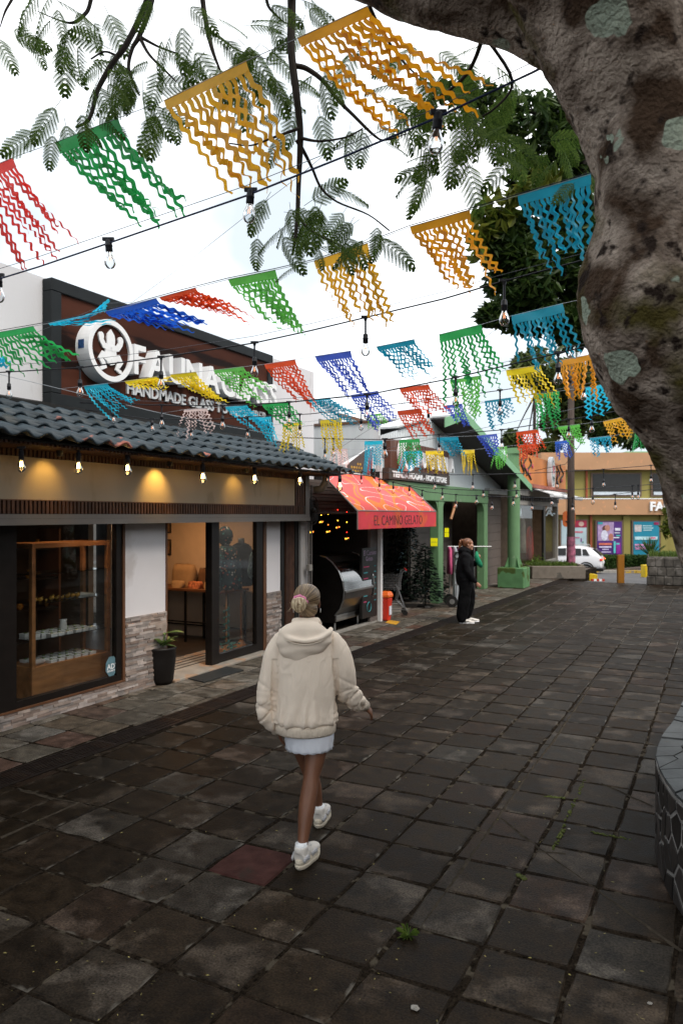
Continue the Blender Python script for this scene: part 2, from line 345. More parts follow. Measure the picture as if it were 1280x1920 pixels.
m_cable = M('black cable', (.014, .015, .02), rough=.45, var=.1, bump=0)
m_bluecable = M('blue black cable', (.012, .022, .075), rough=.4, var=.1, bump=0)
m_wire = M('thin steel wire', (.10, .11, .13), rough=.4, var=.1, bump=0)
m_string = M('cotton string', (.35, .38, .42), rough=.8, var=.1, bump=0)
m_glass = glass('window glass', (.88, .90, .90), 0, .30)
m_gbulb = glass('bulb glass', (.90, .92, .93), 0.02, 1.1, 1.5)
m_case = glass('case glass', (.36, .50, .53), .10, 3.0, 1.5)
m_fil = emis('dim filament', (1, .42, .2), .8)
m_fillit = emis('lit filament', (1, .62, .18), 20)
m_stone1 = [M('ledger stone %d' % i, c, rough=.8, var=.2, scale=12, bump=.6, bscale=70, rnd=.18) for i, c in enumerate([(.34, .27, .23), (.24, .18, .15), (.42, .36, .33), (.27, .235, .215)])]
m_flagst = M('dark planter stone', (.030, .026, .024), rough=.55, var=.35, scale=5, bump=.5, bscale=35, rnd=.5, coord='World')
m_flagtop = M('grey coping stone', (.065, .068, .068), rough=.65, var=.3, scale=6, bump=.5, bscale=50, rnd=.2, coord='World')
m_joint = M('planter mortar', (.22, .21, .20), rough=.9, var=.3, scale=7, bump=.8, bscale=50, coord='World')
m_grass = leaf_mat('grass blade', (.045, .09, .015), (.12, .17, .03), .3)
m_leaf = leaf_mat('dark broad leaf', (.014, .036, .009), (.060, .098, .022), .36, .4)
m_leafy = leaf_mat('bright young leaf', (.07, .11, .012), (.16, .17, .03), .45, .4)
m_feather = leaf_mat('feathery leaf', (.035, .080, .015), (.13, .20, .035), .55, .6)
m_far = leaf_mat('far foliage', (.025, .045, .012), (.10, .125, .035), .35, .6)
m_palm = leaf_mat('palm leaf', (.06, .09, .03), (.16, .19, .07), .35, .5)
m_hedge = leaf_mat('hedge leaf', (.02, .05, .012), (.055, .10, .02), .3, .6)
m_plant = leaf_mat('potted plant leaf', (.10, .18, .04), (.26, .36, .12), .35, .4)
m_twig = M('dark twig bark', (.030, .024, .020), rough=.8, var=.3, scale=10, bump=.4, bscale=60)
m_orange = M('orange stucco band', (.43, .245, .135), rough=.85, var=.08, scale=.8, bump=.1, coord='World', wear=((.52, .27, .14), .62))
m_olive = M('olive stucco', (.25, .215, .065), rough=.85, var=.08, scale=.6, bump=.1, coord='World')
m_yell = M('yellow road paint', (.62, .42, .01), rough=.6, var=.15, scale=4, bump=.2, wear=((.35, .26, .05), .62))
m_yellow = M('bright yellow card', (.85, .80, .0), rough=.5, var=.05, bump=0)

def vU(px, u): return onU(px, 965, u).y
# ================================================================ GROUND, PAVEMENT, DRAIN
mb = MB(); rows = [(-300, -.06), (24.28, -.06), (24.3, -.14), (41, -1.15), (60, -1.3), (700, -1.4)]
us = [-700, -60, -4.4, 40, 700]
for v_, z_ in rows:
    for u_ in us: mb.v.append((u_, v_, z_))
for i in range(len(rows) - 1):
    for j in range(4):
        a = i * 5 + j; mb.f.append((a, a + 1, a + 6, a + 5)); mb.m.append(0)
struct('ground', mb, m_earth)
mb = MB(); mb.add([(-30, 24.32, -.137), (30, 24.32, -.137), (30, 44, -1.165), (-30, 44, -1.165)], [(0, 1, 2, 3)])
struct('road', mb, m_asph)

TS, U0, V0 = .42, -2.29, 2.69
def drain_u(v): return -5.03 + (v - 5) * .026
mb = MB().box((-5.35, -4, -.12), (4.4, 24.25, -.007)); pave = struct('pavement', mb, m_mortar)
mb = MB().box((-12, -4, -.12), (-5.352, 13.3, -.0075)).box((-7.0, 13.3, -.12), (-5.352, 31, -.0075)).box((-5.35, 24.252, -.7), (-4.4, 31, -.0078)).box((-14, 24.252, -.7), (-5.352, 31, -.13))
walk = struct('sidewalk', mb, m_mortar)

def tile_geo(u0, u1, v0, v1, h=.04, c=.007):
    vs = [(u0, v0, -h), (u1, v0, -h), (u1, v1, -h), (u0, v1, -h), (u0, v0, -c), (u1, v0, -c), (u1, v1, -c), (u0, v1, -c),
          (u0 + c, v0 + c, 0), (u1 - c, v0 + c, 0), (u1 - c, v1 - c, 0), (u0 + c, v1 - c, 0)]
    fs = [(0, 1, 5, 4), (1, 2, 6, 5), (2, 3, 7, 6), (3, 0, 4, 7), (4, 5, 9, 8), (5, 6, 10, 9), (6, 7, 11, 10), (7, 4, 8, 11), (8, 9, 10, 11)]
    return vs, fs
def set_uv(me, sz=None):
    uv = me.uv_layers.new(name='UVMap'); li = np.empty(len(me.loops), dtype=np.int32); me.loops.foreach_get('vertex_index', li)
    if sz is None: k = li % 4; arr = np.stack([((k == 1) | (k == 2)), k >= 2], 1).astype(np.float32)
    else: co = np.empty(len(me.vertices) * 3, dtype=np.float32); me.vertices.foreach_get('co', co); arr = co.reshape(-1, 3)[li, :2] / np.array(sz, dtype=np.float32) + .5
    uv.data.foreach_set('uv', np.ascontiguousarray(arr, dtype=np.float32).ravel())
def worn_tile(w, l, rr):
    o_ = []
    for (x0, y0, x1, y1) in ((-1, -1, 1, -1), (1, -1, 1, 1), (1, 1, -1, 1), (-1, 1, -1, -1)):
        for t in (0, .3, .62): o_.append(((x0 + (x1 - x0) * t) * w / 2, (y0 + (y1 - y0) * t) * l / 2))
    q = MB(); n = len(o_); a = []; b = []
    for i, (x, y) in enumerate(o_):
        j = rr.uniform(.0, .007) + (rr.choice((0, .004, .014)) if i % 3 == 0 else 0) + (rr.random() < .08) * .012; d = math.hypot(x, y); x, y = x * (1 - j / d), y * (1 - j / d)
        a.append((x, y, -.008)); c = .009 + rr.uniform(0, .005); b.append((x * (1 - c / d), y * (1 - c / d), 0))
    q.v = [(x, y, -.045) for x, y, z in a] + a + b
    q.f = [(i, (i + 1) % n, n + (i + 1) % n, n + i) for i in range(n)] + [(n + i, n + (i + 1) % n, 2 * n + (i + 1) % n, 2 * n + i) for i in range(n)] + [tuple(range(2 * n, 3 * n))]; q.m = [0] * len(q.f); return q
def lay(parent, cols, v_lo, v_hi, mat, near, jz=.003, clip=None, name='paving_tile', rest='far_paving_tiles', skip=None, redtile=None):
    tiles = []
    for (u0, u1) in cols:
        j = int((v_lo - V0) / TS) - 1
        while V0 + j * TS < v_hi:
            v0 = V0 + j * TS; v1 = v0 + TS; j += 1
            if v0 < v_lo - .3 or v1 > v_hi: continue
            a, b_ = u0, u1
            if clip: a, b_ = clip(a, b_, (v0 + v1) / 2)
            if b_ - a < .06: continue
            if skip and skip((a + b_) / 2, (v0 + v1) / 2): continue
            cx, cy = (a + b_) / 2, (v0 + v1) / 2
            Z = -cx * sT + cy * cT; X = cx * cT + cy * sT
            vis = Z > 2.2 and abs(X / Z) < .53
            tiles.append((0 if vis else 1, cx * cx + cy * cy, a, b_, v0, v1))
    tiles.sort(); g = .0036; M_ = MB(); shared = {}; trr = random.Random(3)
    for i, (nv, d, a, b_, v0, v1) in enumerate(tiles):
        cx, cy = (a + b_) / 2, (v0 + v1) / 2; w, l = b_ - a - 2 * g, v1 - v0 - 2 * g
        rz = R.uniform(-.012, .012); dz = R.uniform(-jz, jz * .6); ox, oy = R.uniform(-.003, .003), R.uniform(-.003, .003)
        tx, ty = R.uniform(-.010, .010), R.uniform(-.010, .010)
        if nv == 0 and i < near:
            key = (round(w, 2), round(l, 2), i % 7)
            isred = redtile and abs(cx - redtile[0]) < .2 and abs(cy - redtile[1]) < .2
            if isred: key = key + ('r',)
            if key not in shared:
                me = mk(name, worn_tile(w, l, trr), m_redslab if isred else mat); set_uv(me, (w, l)); shared[key] = me
            o = inst(name, shared[key], parent, (cx + ox, cy + oy, dz), (tx, ty, rz + (0 if key[0] != key[1] else math.pi / 2 * (i % 4))))
            if isred: o['label'] = 'faded red paving tile among the dark ones'
        else:
            Mt = Matrix.Translation((cx + ox, cy + oy, dz)) @ Matrix.Rotation(rz, 4, 'Z') @ Matrix.Rotation(tx, 4, 'X')
            vs, fs = tile_geo(-w / 2, w / 2, -l / 2, l / 2); M_.add([Mt @ Vector(v) for v in vs], fs)
    if M_.v:
        o = part(rest, M_, mat, parent); set_uv(o.data); o['kind'] = 'stuff'
def clipR(a, b, v): e = drain_u(v) + .155; return max(a, e), b
def clipL(a, b, v): e = drain_u(v) - .155; return a, min(b, e)
cols = [(U0 + TS * k, U0 + TS * (k + 1)) for k in range(-7, 16)]
lay(pave, cols, -3.5, 24.24, m_pave, 300, clip=clipR, redtile=(-2.48, 3.71))
cols = [(-6.21, -6.07)] + [(U0 + TS * k, U0 + TS * (k + 1)) for k in range(-9, -5)]
def skw(u, v): return (v > 24.2)
lay(walk, cols, -3.5, 30.6, m_walk, 130, jz=.002, clip=clipL, name='walk_tile', rest='far_walk_tiles')
# raised mortar ridges where slabs were cut and relaid
mb = MB()
def ridge(pts, w=.012):
    ps = [GP(x, y) for x, y in pts]
    out = []
    for a, b in zip(ps, ps[1:]):
        k = max(2, int((b - a).length / .05))
        out += [a.lerp(b, i / k) for i in range(k)]
    out.append(ps[-1]); n = len(out); base = len(mb.v)
    for i, p in enumerate(out):
        t = (out[min(i + 1, n - 1)] - out[max(i - 1, 0)]).normalized(); s_ = Vector((-t.y, t.x, 0)); j = R.uniform(.5, 1.3) * w
        q = p + s_ * R.uniform(-.004, .004)
        mb.v += [tuple(q - s_ * j + Vector((0, 0, -.004))), tuple(q + Vector((0, 0, .0065))), tuple(q + s_ * j + Vector((0, 0, -.004)))]
    for i in range(n - 1):
        a = base + i * 3; mb.f += [(a, a + 1, a + 4, a + 3), (a + 1, a + 2, a + 5, a + 4)]; mb.m += [0, 0]
ridge([(940, 1535), (1012, 1592), (1130, 1678), (1280, 1785)]); ridge([(1128, 1470), (1222, 1512)], .01)
ridge([(790, 1738), (925, 1545), (992, 1448)], .014); ridge([(992, 1448), (1040, 1385), (1112, 1280)], .014)
ridge([(0, 1572), (60, 1545), (148, 1505)], .016); ridge([(40, 1482), (110, 1500), (150, 1507)], .02); ridge([(1005, 1597), (1060, 1602)], .012)
o = part('mortar_ridges', mb, M('pale mortar', (.045, .037, .028), spec=.02, rough=.9, var=.35, scale=20, bump=.9, bscale=120), pave); o['kind'] = 'stuff'
mb = MB()
for (x0, y0, x1, y1) in [(1096, 1462, 1060, 1540), (1060, 1548, 1035, 1596), (985, 1650, 970, 1640), (1105, 1560, 1180, 1575), (1020, 1494, 1060, 1497)]:
    a, b = GP(x0, y0), GP(x1, y1)
    for i in range(60):
        p = a.lerp(b, R.random()) + Vector((R.uniform(-.012, .012), R.uniform(-.012, .012), 0)); r = R.uniform(.004, .010)
        mb.ball((p.x, p.y, .001), (r, r, r * .6), 6)
o = part('joint_moss', mb, m_moss, pave); o['kind'] = 'stuff'
# ---- drain
dr_a = math.atan(-.026)
gm = {}
for i in range(25):
    v0 = 2.0 + i * .9; uc = drain_u(v0 + .45)
    far = v0 > 11
    o = thing('drain_grate', 'rusty brown steel grate section of the long drain beside the paving', 'drain grate', (uc, v0 + .45, -.004), dr_a, 'grate sections of the street drain')
    if 'frame' not in gm:
        q = MB().box((-.185, -.445, -.05), (-.165, .445, .006)).box((.165, -.445, -.05), (.185, .445, .006)).box((-.165, -.445, -.03), (.165, -.42, .004)).box((-.165, .42, -.03), (.165, .445, .004)).box((-.165, -.06, -.03), (.165, -.03, .002)).box((-.18, -.44, -.10), (.18, .44, -.09))
        gm['frame'] = mk('frame', q, m_rust); gm['bar'] = mk('bar', MB().box((-.008, -.42, -.03), (.008, .42, .004)), m_rust)
        q = MB()
        for k in range(9): q.box((-.148 + k * .036, -.42, -.03), (-.130 + k * .036, .42, .004))
        gm['bars'] = mk('bars', q, m_rust)
    o.scale = (.8, 1, 1); inst('frame', gm['frame'], o, (0, 0, 0))
    if far: inst('bars', gm['bars'], o, (0, 0, 0))['kind'] = 'stuff'
    else:
        for k in range(8): inst('bar', gm['bar'], o, (-.14 + k * .04, 0, R.uniform(-.002, .002)))

# ================================================================ GIFT SHOP (left)
FU = -6.2
shop = thing('gift_shop', 'single storey glass gift shop with corrugated grey eave and ledger stone base', 'shop', (FU, 3.0, 0))
vWin0, vWinR = vU(25, FU), vU(233, FU); vP1 = vU(310, FU); vD0, vD1 = vU(395, FU), vU(407, FU); vD2, vD3 = vU(480, FU), vU(493, FU)
vP2a, vP2b = vU(498, FU), vU(525, FU); vEnd = vU(560, FU)
W0 = -3.0
# walls
mb = MB()
part('pillar', MB().box((FU - .2, vWinR, .0), (FU, vP1, 2.3)), m_white, shop); part('pillar', MB().box((FU - .2, vP2a, 0), (FU, vP2b, 2.3)), m_white, shop)
mb = MB().box((-10.6, W0, 2.5), (-6.65, 11.9, 4.72)).box((-6.65, W0, 2.5), (-6.2, 10.6, 2.62)).box((-10.7, W0 - .1, 0), (-10.6, 10.4, 2.5)).box((-10.6, W0 - .1, 0), (FU, W0, 2.5))
part('parapet_wall', mb, m_parapet, shop)
mb = MB().box((-10.6, vEnd - .12, 0), (FU, vEnd, 2.5)); part('side_wall', mb, m_black, shop)
# stone cladding: ledger strips
sm = {}
def strips(u, v0, v1, z0, z1, n_parts, parent, h=.030):
    rest = MB(); cnt = 0; z = z0; lst = []
    while z < z1 - .005:
        hh = min(h, z1 - z); v = v0 - R.uniform(0, .1)
        while v < v1:
            l = R.uniform(.10, .26); a, b = max(v, v0), min(v + l, v1); v += l
            if b - a > .02: lst.append((a, b, z, hh))
        z += h
    for i, (a, b, z, hh) in enumerate(lst):
        d = R.uniform(.012, .030)
        q = MB().box((u, a + .001, z + .001), (u + d, b - .001, z + hh - .001))
        q.v = [(x, y + R.uniform(-.002, .002), zz + R.uniform(-.0015, .0015)) for x, y, zz in q.v]
        if i < n_parts: part('ledger_stone', q, m_stone1[R.randrange(4)], parent)
        else: rest.add(q.v, q.f, R.randrange(4))
    if rest.v: part('ledger_stones', rest, m_stone1, parent)['kind'] = 'stuff'
strips(FU, vWinR, vP1, 0, .89, 240, shop)
strips(FU, vP2a, vP2b, 0, .90, 0, shop)
mb = MB().box((FU - .2, W0, 0), (FU, vWinR, .155)); part('plinth', mb, m_joint, shop)
strips(FU, 4.55, vWinR, 0, .15, 60, shop); strips(FU, W0, 4.55, 0, .15, 0, shop)
# window frame
mb = MB().box((FU - .07, vWin0, .175), (FU + .005, vWinR - .05, .245)).box((FU - .07, vWinR - .13, .245), (FU + .004, vWinR - .04, 2.3)).box((FU - .07, vU(-14, FU), .175), (FU + .01, vWin0 + .03, 2.3)).box((FU - .07, W0, .175), (FU + .005, vU(-14, FU), .245)).box((FU - .07, W0, 2.02), (FU + .003, vWinR - .13, 2.3))
part('window_frame', mb, m_frame, shop)
mb = MB().box((FU - .05, W0, .155), (FU + .025, vWinR - .01, .175)).box((FU - .05, vWinR - .04, .175), (FU + .02, vWinR - .005, 2.3))
part('window_trim', mb, m_brntrim, shop)
mb = MB().box((FU - .03, vWin0, .23), (FU - .022, vWinR - .1, 2.05)); part('window_pane', mb, m_glass, shop)
mb = MB().box((FU - .03, W0, .23), (FU - .022, vU(-14, FU), 2.05)); part('window_pane', mb, m_glass, shop)
# door: open gap, then a fixed/sliding glazed leaf
dr = MB().box((FU - .09, vD0, .04), (FU + .02, vD1 + .02, 2.3)).box((FU - .06, vD1, .05), (FU + .01, vD3, .16)).box((FU - .06, vD2, .16), (FU + .01, vD3 - .01, 2.3)).box((FU - .06, vD1, 2.0), (FU + .008, vD2, 2.3))
door = part('glass_door', dr, m_frame, shop)
part('pane', MB().box((FU - .03, vD1 + .02, .16), (FU - .022, vD2, 2.0)), m_glass, door)
mb = MB().box((FU - .04, vD3 - .01, .03), (FU + .02, vP2a - .005, 2.3)).box((FU - .1, vP1 + .002, .02), (FU + .01, vP1 + .03, 2.3)); part('door_trim', mb, m_brntrim, shop)
mb = MB().box((FU - .15, vP2b + .01, 0), (FU + .01, vU(532, FU), 2.3)); part('corner_post', mb, m_black, shop)
mb = MB()
for k in range(6):
    v_ = vU(532, FU) + .02 + k * .045; mb.box((FU - .1, v_, 0), (FU + .03, v_ + .03, 2.3))
part('corner_slats', mb, m_slat, shop)['kind'] = 'stuff'
mb = MB().box((FU - .8, vP1, 0), (FU + .16, vU(492, FU), .035)); thr = part('threshold', mb, M('threshold concrete', (.30, .27, .23), rough=.8, var=.2, scale=5, bump=.3, wear=((.36, .24, .16), .55)), shop, bev=.006)
mb = MB()
for k in range(4): mb.box((FU - .28 - k * .12, vP1 + .12, .035), (FU - .255 - k * .12, vD0 + 1.0, .038))
part('threshold_groove', mb, m_black, shop)
# lintel box
LB = -5.95
vB1 = vU(551, LB); vB2 = vU(570, LB); vB3 = vU(577, LB)
part('lintel_box', MB().box((FU, W0, 2.02), (LB, vB2, 2.74)), m_black, shop)
part('fascia_panel', MB().box((LB, W0, 2.245), (LB + .012, vB1, 2.655)), m_cream, shop)
mb = MB(); v_ = W0
while v_ < vB2 - .04: mb.box((LB, v_, 2.11), (LB + .022, v_ + .028, 2.235)).box((LB, v_, 2.66), (LB + .022, v_ + .028, 2.735)); v_ += .05
for k in range(5): mb.box((LB, vB1 + .03 + k * .07, 2.24), (LB + .02, vB1 + .07 + k * .07, 2.74))
part('slat_band', mb, m_slat, shop)['kind'] = 'stuff'
part('grey_trim', MB().box((LB - .02, W0, 2.0), (LB + .05, vB3, 2.06)).box((LB - .02, W0, 2.062), (LB + .035, vB3, 2.105)).box((LB - .2, vB2, 2.107), (LB + .03, vB3, 2.78)), m_greytrim, shop)
part('panel_edge_trim', MB().box((LB + .012, W0, 2.236), (LB + .024, vB1, 2.246)), m_brntrim, shop)
# soffit slats
mb = MB(); v_ = W0
while v_ < 10.7: mb.add([(LB + .03, v_, 2.725), (-5.46, v_, 2.725), (-5.46, v_ + .028, 2.725), (LB + .03, v_ + .028, 2.725), (LB + .03, v_, 2.748), (-5.46, v_, 2.748), (-5.46, v_ + .028, 2.748), (LB + .03, v_ + .028, 2.748)], [(3, 2, 1, 0), (4, 5, 6, 7), (0, 1, 5, 4), (1, 2, 6, 5), (2, 3, 7, 6), (3, 0, 4, 7)]); v_ += .05
part('soffit_slats', mb, m_slat, shop)['kind'] = 'stuff'
part('soffit_board', MB().box((-6.6, W0, 2.75), (-5.45, 10.75, 2.77)), m_black, shop)
# roof tiles
L = .345; A = .027; P = .24; sl = math.atan2(.50, 1.25)
def wave_tile(mat):
    q = MB(); n = 8; le = L + .05
    for (y, zo) in [(0, .040), (le, .0)]:
        for i in range(n + 1):
            x = P * i / n; s_ = math.sin(2 * math.pi * i / n); z = A * (s_ if s_ > 0 else s_ * .9)
            q.v.append((x, y, z + zo))
    for i in range(n): q.f.append((i, i + 1, n + 2 + i, n + 1 + i)); q.m.append(0)
    b = len(q.v)
    for i in range(n + 1): x, y, z = q.v[i]; q.v.append((x, y + .004, z - .026))
    for i in range(n): q.f.append((b + i, b + i + 1, i + 1, i)); q.m.append(0)
    for i in range(n + 1): x, y, z = q.v[i + n + 1]; q.v.append((x, y, z - .02))
    for i in range(n): q.f.append((b + n + 1 + i, b + n + 2 + i, b + i + 1, b + i)[::-1] if False else (b + i + 1, b + i, b + n + 1 + i, b + n + 2 + i)); q.m.append(0)
    return mk('roof_tile', q, mat, True)
rt, rtw = wave_tile(m_roof), wave_tile(m_roofw)
n_p = int((10.84 - W0) / P)
# local frame: x along street, y up slope, z normal
Rm = Matrix(((0, -math.cos(sl), -math.sin(sl) * -1, 0), (1, 0, 0, 0), (0, math.sin(sl), math.cos(sl), 0), (0, 0, 0, 1)))
for k in range(4):
    for i in range(n_p):
        v = 10.84 - (i + 1) * P; worn = (k == 0 and 3.9 < v < 6.9) or (k > 0 and abs(v - 5.6 + (k - 1) * .22) < .14)
        m4 = Matrix.Translation((-5.3, v, 2.77)) @ Rm @ Matrix.Translation((0, L * k, 0))
        o = bpy.data.objects.new('roof_tile', rtw if worn else rt); C.objects.link(o); o.parent = shop
        o.matrix_parent_inverse = Matrix.Identity(4); o.matrix_local = wm(shop).inverted() @ m4
part('roof_flashing', MB().tube([(-6.52, W0, 3.29), (-6.52, 10.9, 3.29)], .035, 6), m_black, shop)
# interior shell
m_inwall = M('warm interior wall', (.62, .50, .38), rough=.9, var=.05, bump=.05, coord='World')
part('room_floor', MB().box((-10.6, W0, 0), (FU - .21, vEnd - .13, .03)), M('dark floor tiles', (.05, .042, .036), rough=.35, var=.3, bump=.05), shop)
part('room_wall', MB().box((-10.0, vEnd - .45, .03), (FU - .25, vEnd - .15, 2.5)), m_inwall, shop)
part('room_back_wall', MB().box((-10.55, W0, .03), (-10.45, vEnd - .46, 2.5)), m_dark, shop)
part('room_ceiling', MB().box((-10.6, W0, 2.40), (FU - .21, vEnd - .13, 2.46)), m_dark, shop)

# shop sign
SU = -6.5; s0, s1 = vU(97, SU), vU(512, SU); zb, zt = 3.30, 4.70
sign = thing('shop_sign', 'large dark wood sign with white frog emblem and white raised letters above the tiled eave', 'sign', (SU, (s0 + s1) / 2, zb))
m_signwood = M('dark veined wood print', (.060, .020, .012), rough=.7, spec=.1, var=.35, scale=1.2, bump=.0, coord='World', stretch=(1, .5, 2.6), wear=((.012, .006, .005), .60), wscale=1.3, detail=8)
fw = .14
fr = MB().box((SU - .15, s0, zb), (SU, s1, zb + fw)).box((SU - .15, s0, zt - fw), (SU, s1, zt)).box((SU - .15, s0, zb + fw), (SU, s0 + fw, zt - fw)).box((SU - .15, s1 - fw, zb + fw), (SU, s1, zt - fw))
part('frame', fr, M('charcoal sign frame', (.018, .021, .023), rough=.6, spec=.15, var=.1, bump=.03), sign, bev=.008)
part('board', MB().box((SU - .14, s0 + fw, zb + fw), (SU - .03, s1 - fw, zt - fw)), m_signwood, sign)
# round emblem
cv, cz, cr = vU(189, SU), onU(189, 660, SU).z, .36
disc = MB(); n = 48
M0 = U_FACE(SU - .03, cv, cz)
def ring(mb, r0, r1, z0, z1, mi=0, n=48):
    vs = []; 
    for i in range(n):
        a = 2 * math.pi * i / n; c_, s_ = math.cos(a), math.sin(a)
        vs += [M0 @ Vector((r1 * c_, r1 * s_, z0)), M0 @ Vector((r1 * c_, r1 * s_, z1)), M0 @ Vector((r0 * c_, r0 * s_, z1)), M0 @ Vector((r0 * c_, r0 * s_, z0))]
    fs = []
    for i in range(n):
        a, b = i * 4, ((i + 1) % n) * 4
        for k in range(4): fs.append((a + k, b + k, b + (k + 1) % 4, a + (k + 1) % 4))
    mb.add(vs, fs, mi)
ring(disc, .30, cr, 0, .20)
part('emblem_ring', disc, m_letter, sign, smooth=False)
q = MB(); q.prism([(.30 * math.cos(2 * math.pi * i / 40), .30 * math.sin(2 * math.pi * i / 40)) for i in range(40)], M0, .17); part('emblem_disc', q, m_signwood, sign)
# plain frog silhouette
def blob(mb, x, y, rx, ry, a=0, z0=.172, d=.02, n=20):
    mb.prism([(x + rx * math.cos(t) * math.cos(a) - ry * math.sin(t) * math.sin(a), y + rx * math.cos(t) * math.sin(a) + ry * math.sin(t) * math.cos(a)) for t in [2 * math.pi * i / n for i in range(n)]], M0 @ Matrix.Translation((0, 0, z0)), d)
def limb(mb, pts, w, z0=.172, d=.02):
    L_, R_ = [], []
    for i, (x, y) in enumerate(pts):
        a = pts[max(i - 1, 0)]; b = pts[min(i + 1, len(pts) - 1)]; t = Vector((b[0] - a[0], b[1] - a[1])).normalized(); ww = w[i] if hasattr(w, '__len__') else w
        L_.append((x - t.y * ww, y + t.x * ww)); R_.append((x + t.y * ww, y - t.x * ww))
    for i in range(len(pts) - 1): mb.prism([R_[i], R_[i + 1], L_[i + 1], L_[i]], M0 @ Matrix.Translation((0, 0, z0 + .0007 * i)), d)
    for i in (0, len(pts) - 1): blob(mb, pts[i][0], pts[i][1], w[i] if hasattr(w, '__len__') else w, w[i] if hasattr(w, '__len__') else w, 0, z0 + .0009, d, 12)
q = MB(); q.prism([(0, .25), (.055, .19), (.065, .14), (.06, .07), (.085, 0), (.095, -.08), (.06, -.15), (0, -.17), (-.06, -.15), (-.095, -.08), (-.085, 0), (-.06, .07), (-.065, .14), (-.055, .19)], M0 @ Matrix.Translation((0, 0, .172)), .02)
for s_ in (-1, 1):
    limb(q, [(s_ * .03, .03), (s_ * .11, .045), (s_ * .15, .10), (s_ * .155, .15)], [.035, .035, .035, .042], .1735)
    limb(q, [(s_ * .04, -.10), (s_ * .13, -.06), (s_ * .165, -.11), (s_ * .12, -.16)], [.04, .038, .032, .03], .1742)
    limb(q, [(s_ * .12, -.16), (s_ * .09, -.20), (s_ * .15, -.225)], [.028, .024, .022], .1762)
part('frog_figure', q, m_letter, sign)
# big letters: each one its own piece
v = vU(238, SU); v_end = vU(508, SU); z_l = onU(238, 692, SU).z
wid = []; word = 'FAUNAGLASS'
ms = [textmesh(ch, .50, .075, .012, .84) for ch in word]
tot = sum(w for _, _, w in ms) + .03 * 9; k_ = (v_end - v) / tot
for ch, (vs, fs, w) in zip(word, ms):
    zz = onU(373, 727, SU).z - .02
    x0 = min(p[0] for p in vs)
    q = MB(); Mx = U_FACE(SU - .03, v, 3.84)
    q.add([Mx @ Vector(((p[0] - x0) * k_, p[1], p[2])) for p in vs], fs)
    part('letter', q, m_letter, sign); v += (w + .03) * k_
q = MB(); text(q, 'HANDMADE GLASS TO REMEMBER', U_FACE(SU - .03, vU(238, SU), 3.60), .20, .012, .004, fit=vU(500, SU) - vU(238, SU)); part('tagline', q, m_letside, sign)
q = MB(); q.box((-.045, 0, 0), (.045, .002, .10)); q.v = [Matrix.Translation((SU + .06, cv - cr - .002, cz - .03)) @ Vector(v_) for v_ in q.v]; part('sticker', q, M('blue sticker', (.03, .08, .2), rough=.4, bump=0, var=.6, scale=30), sign)

# ---- things in and before the shop
cab = thing('display_cabinet', 'honey wood display cabinet with glass shelves behind the shop window', 'display cabinet', (-6.7, 6.08, .03))
cu0, cu1, cv0, cv1 = -6.95, -6.5, vU(60, -6.5), vU(207, -6.5)
ch_ = 1.79
for (a, b) in ((cu0, cv0), (cu0, cv1 - .05), (cu1 - .05, cv0), (cu1 - .05, cv1 - .05)):
    part('post', MB().box((a, b, .03), (a + .05, b + .05, ch_)), m_wood, cab, bev=.004)
part('top_rail', MB().box((cu1 - .049, cv0 + .05, ch_ - .05), (cu1 - .002, cv1 - .05, ch_)).box((cu0, cv0 + .05, ch_ - .05), (cu0 + .04, cv1 - .05, ch_)).box((cu0 + .05, cv0, ch_ - .05), (cu1 - .05, cv0 + .045, ch_)).box((cu0 + .05, cv1 - .045, ch_ - .05), (cu1 - .05, cv1, ch_)), m_wood, cab)
part('base_box', MB().box((cu0 + .01, cv0 + .01, .12), (cu1 + .003, cv1 - .01, .47)), m_wood, cab, bev=.005)
for z in (.75, 1.14, 1.45): part('glass_shelf', MB().box((cu0 + .01, cv0 + .02, z), (cu1 - .005, cv1 - .02, z + .008)), m_case, cab)
m_box = M('white card box', (.75, .75, .74), rough=.6, var=.04, bump=.02)
bx = mk('lid', MB().box((-.045, -.045, .018), (.045, .045, .03)), m_box); bb = mk('box_base', MB().box((-.042, -.042, 0), (.042, .042, .018)), m_box)
bd = mk('trinket', MB().ball((0, 0, .034), (.02, .02, .008), 8), M('glass trinket', (.20, .26, .10), rough=.1, var=.6, scale=20, bump=0, rnd=.5))
for (z, nm, lab, grp) in ((.758, 3, 'small white gift box with a glass trinket on the lower glass shelf of the cabinet', 'white gift boxes on the lower glass shelf'), (.471, 3, 'small white gift box with a glass trinket on top of the cabinet base', 'white gift boxes on the cabinet base')):
    for r in range(nm):
        for c_ in range(7):
            if r == 0 and c_ < 1: continue
            o = thing('gift_box', lab, 'box', (cu1 - .07 - r * .13, cv0 + .20 + c_ * .115 + R.uniform(-.01, .01), z), R.uniform(-.12, .12), grp)
            inst('box_base', bb, o, (0, 0, 0)); inst('lid', bx, o, (0, 0, 0)); inst('trinket', bd, o, (0, 0, 0))
q = MB().tube([(-6.62, cv0 + .08, .47), (-6.62, cv0 + .10, .75)], .05, 10); 
q = MB().ball((-6.6, cv0 + .16, .50), (.05, .10, .035), 12); single('stone_dish', q, m_stone1[2], 'pale rounded stone at the left end of the cabinet base', 'ornament', smooth=True)
q = MB().lathe([(.03, 0), (.045, .05), (.035, .12), (.045, .14)], (-6.72, cv0 + .62, .758), 12); single('glass_cup', q, m_box, 'small white cup standing behind the boxes on the glass shelf', 'cup', smooth=True)
q = MB().lathe([(.10, 0), (.11, .02), (.04, .04)], (-6.7, cv1 - .28, 1.148), 16).box((-6.8, cv1 - .42, 1.149), (-6.62, cv1 - .12, 1.17)); single('white_tray', q, m_box, 'white oblong tray on the middle glass shelf', 'tray')
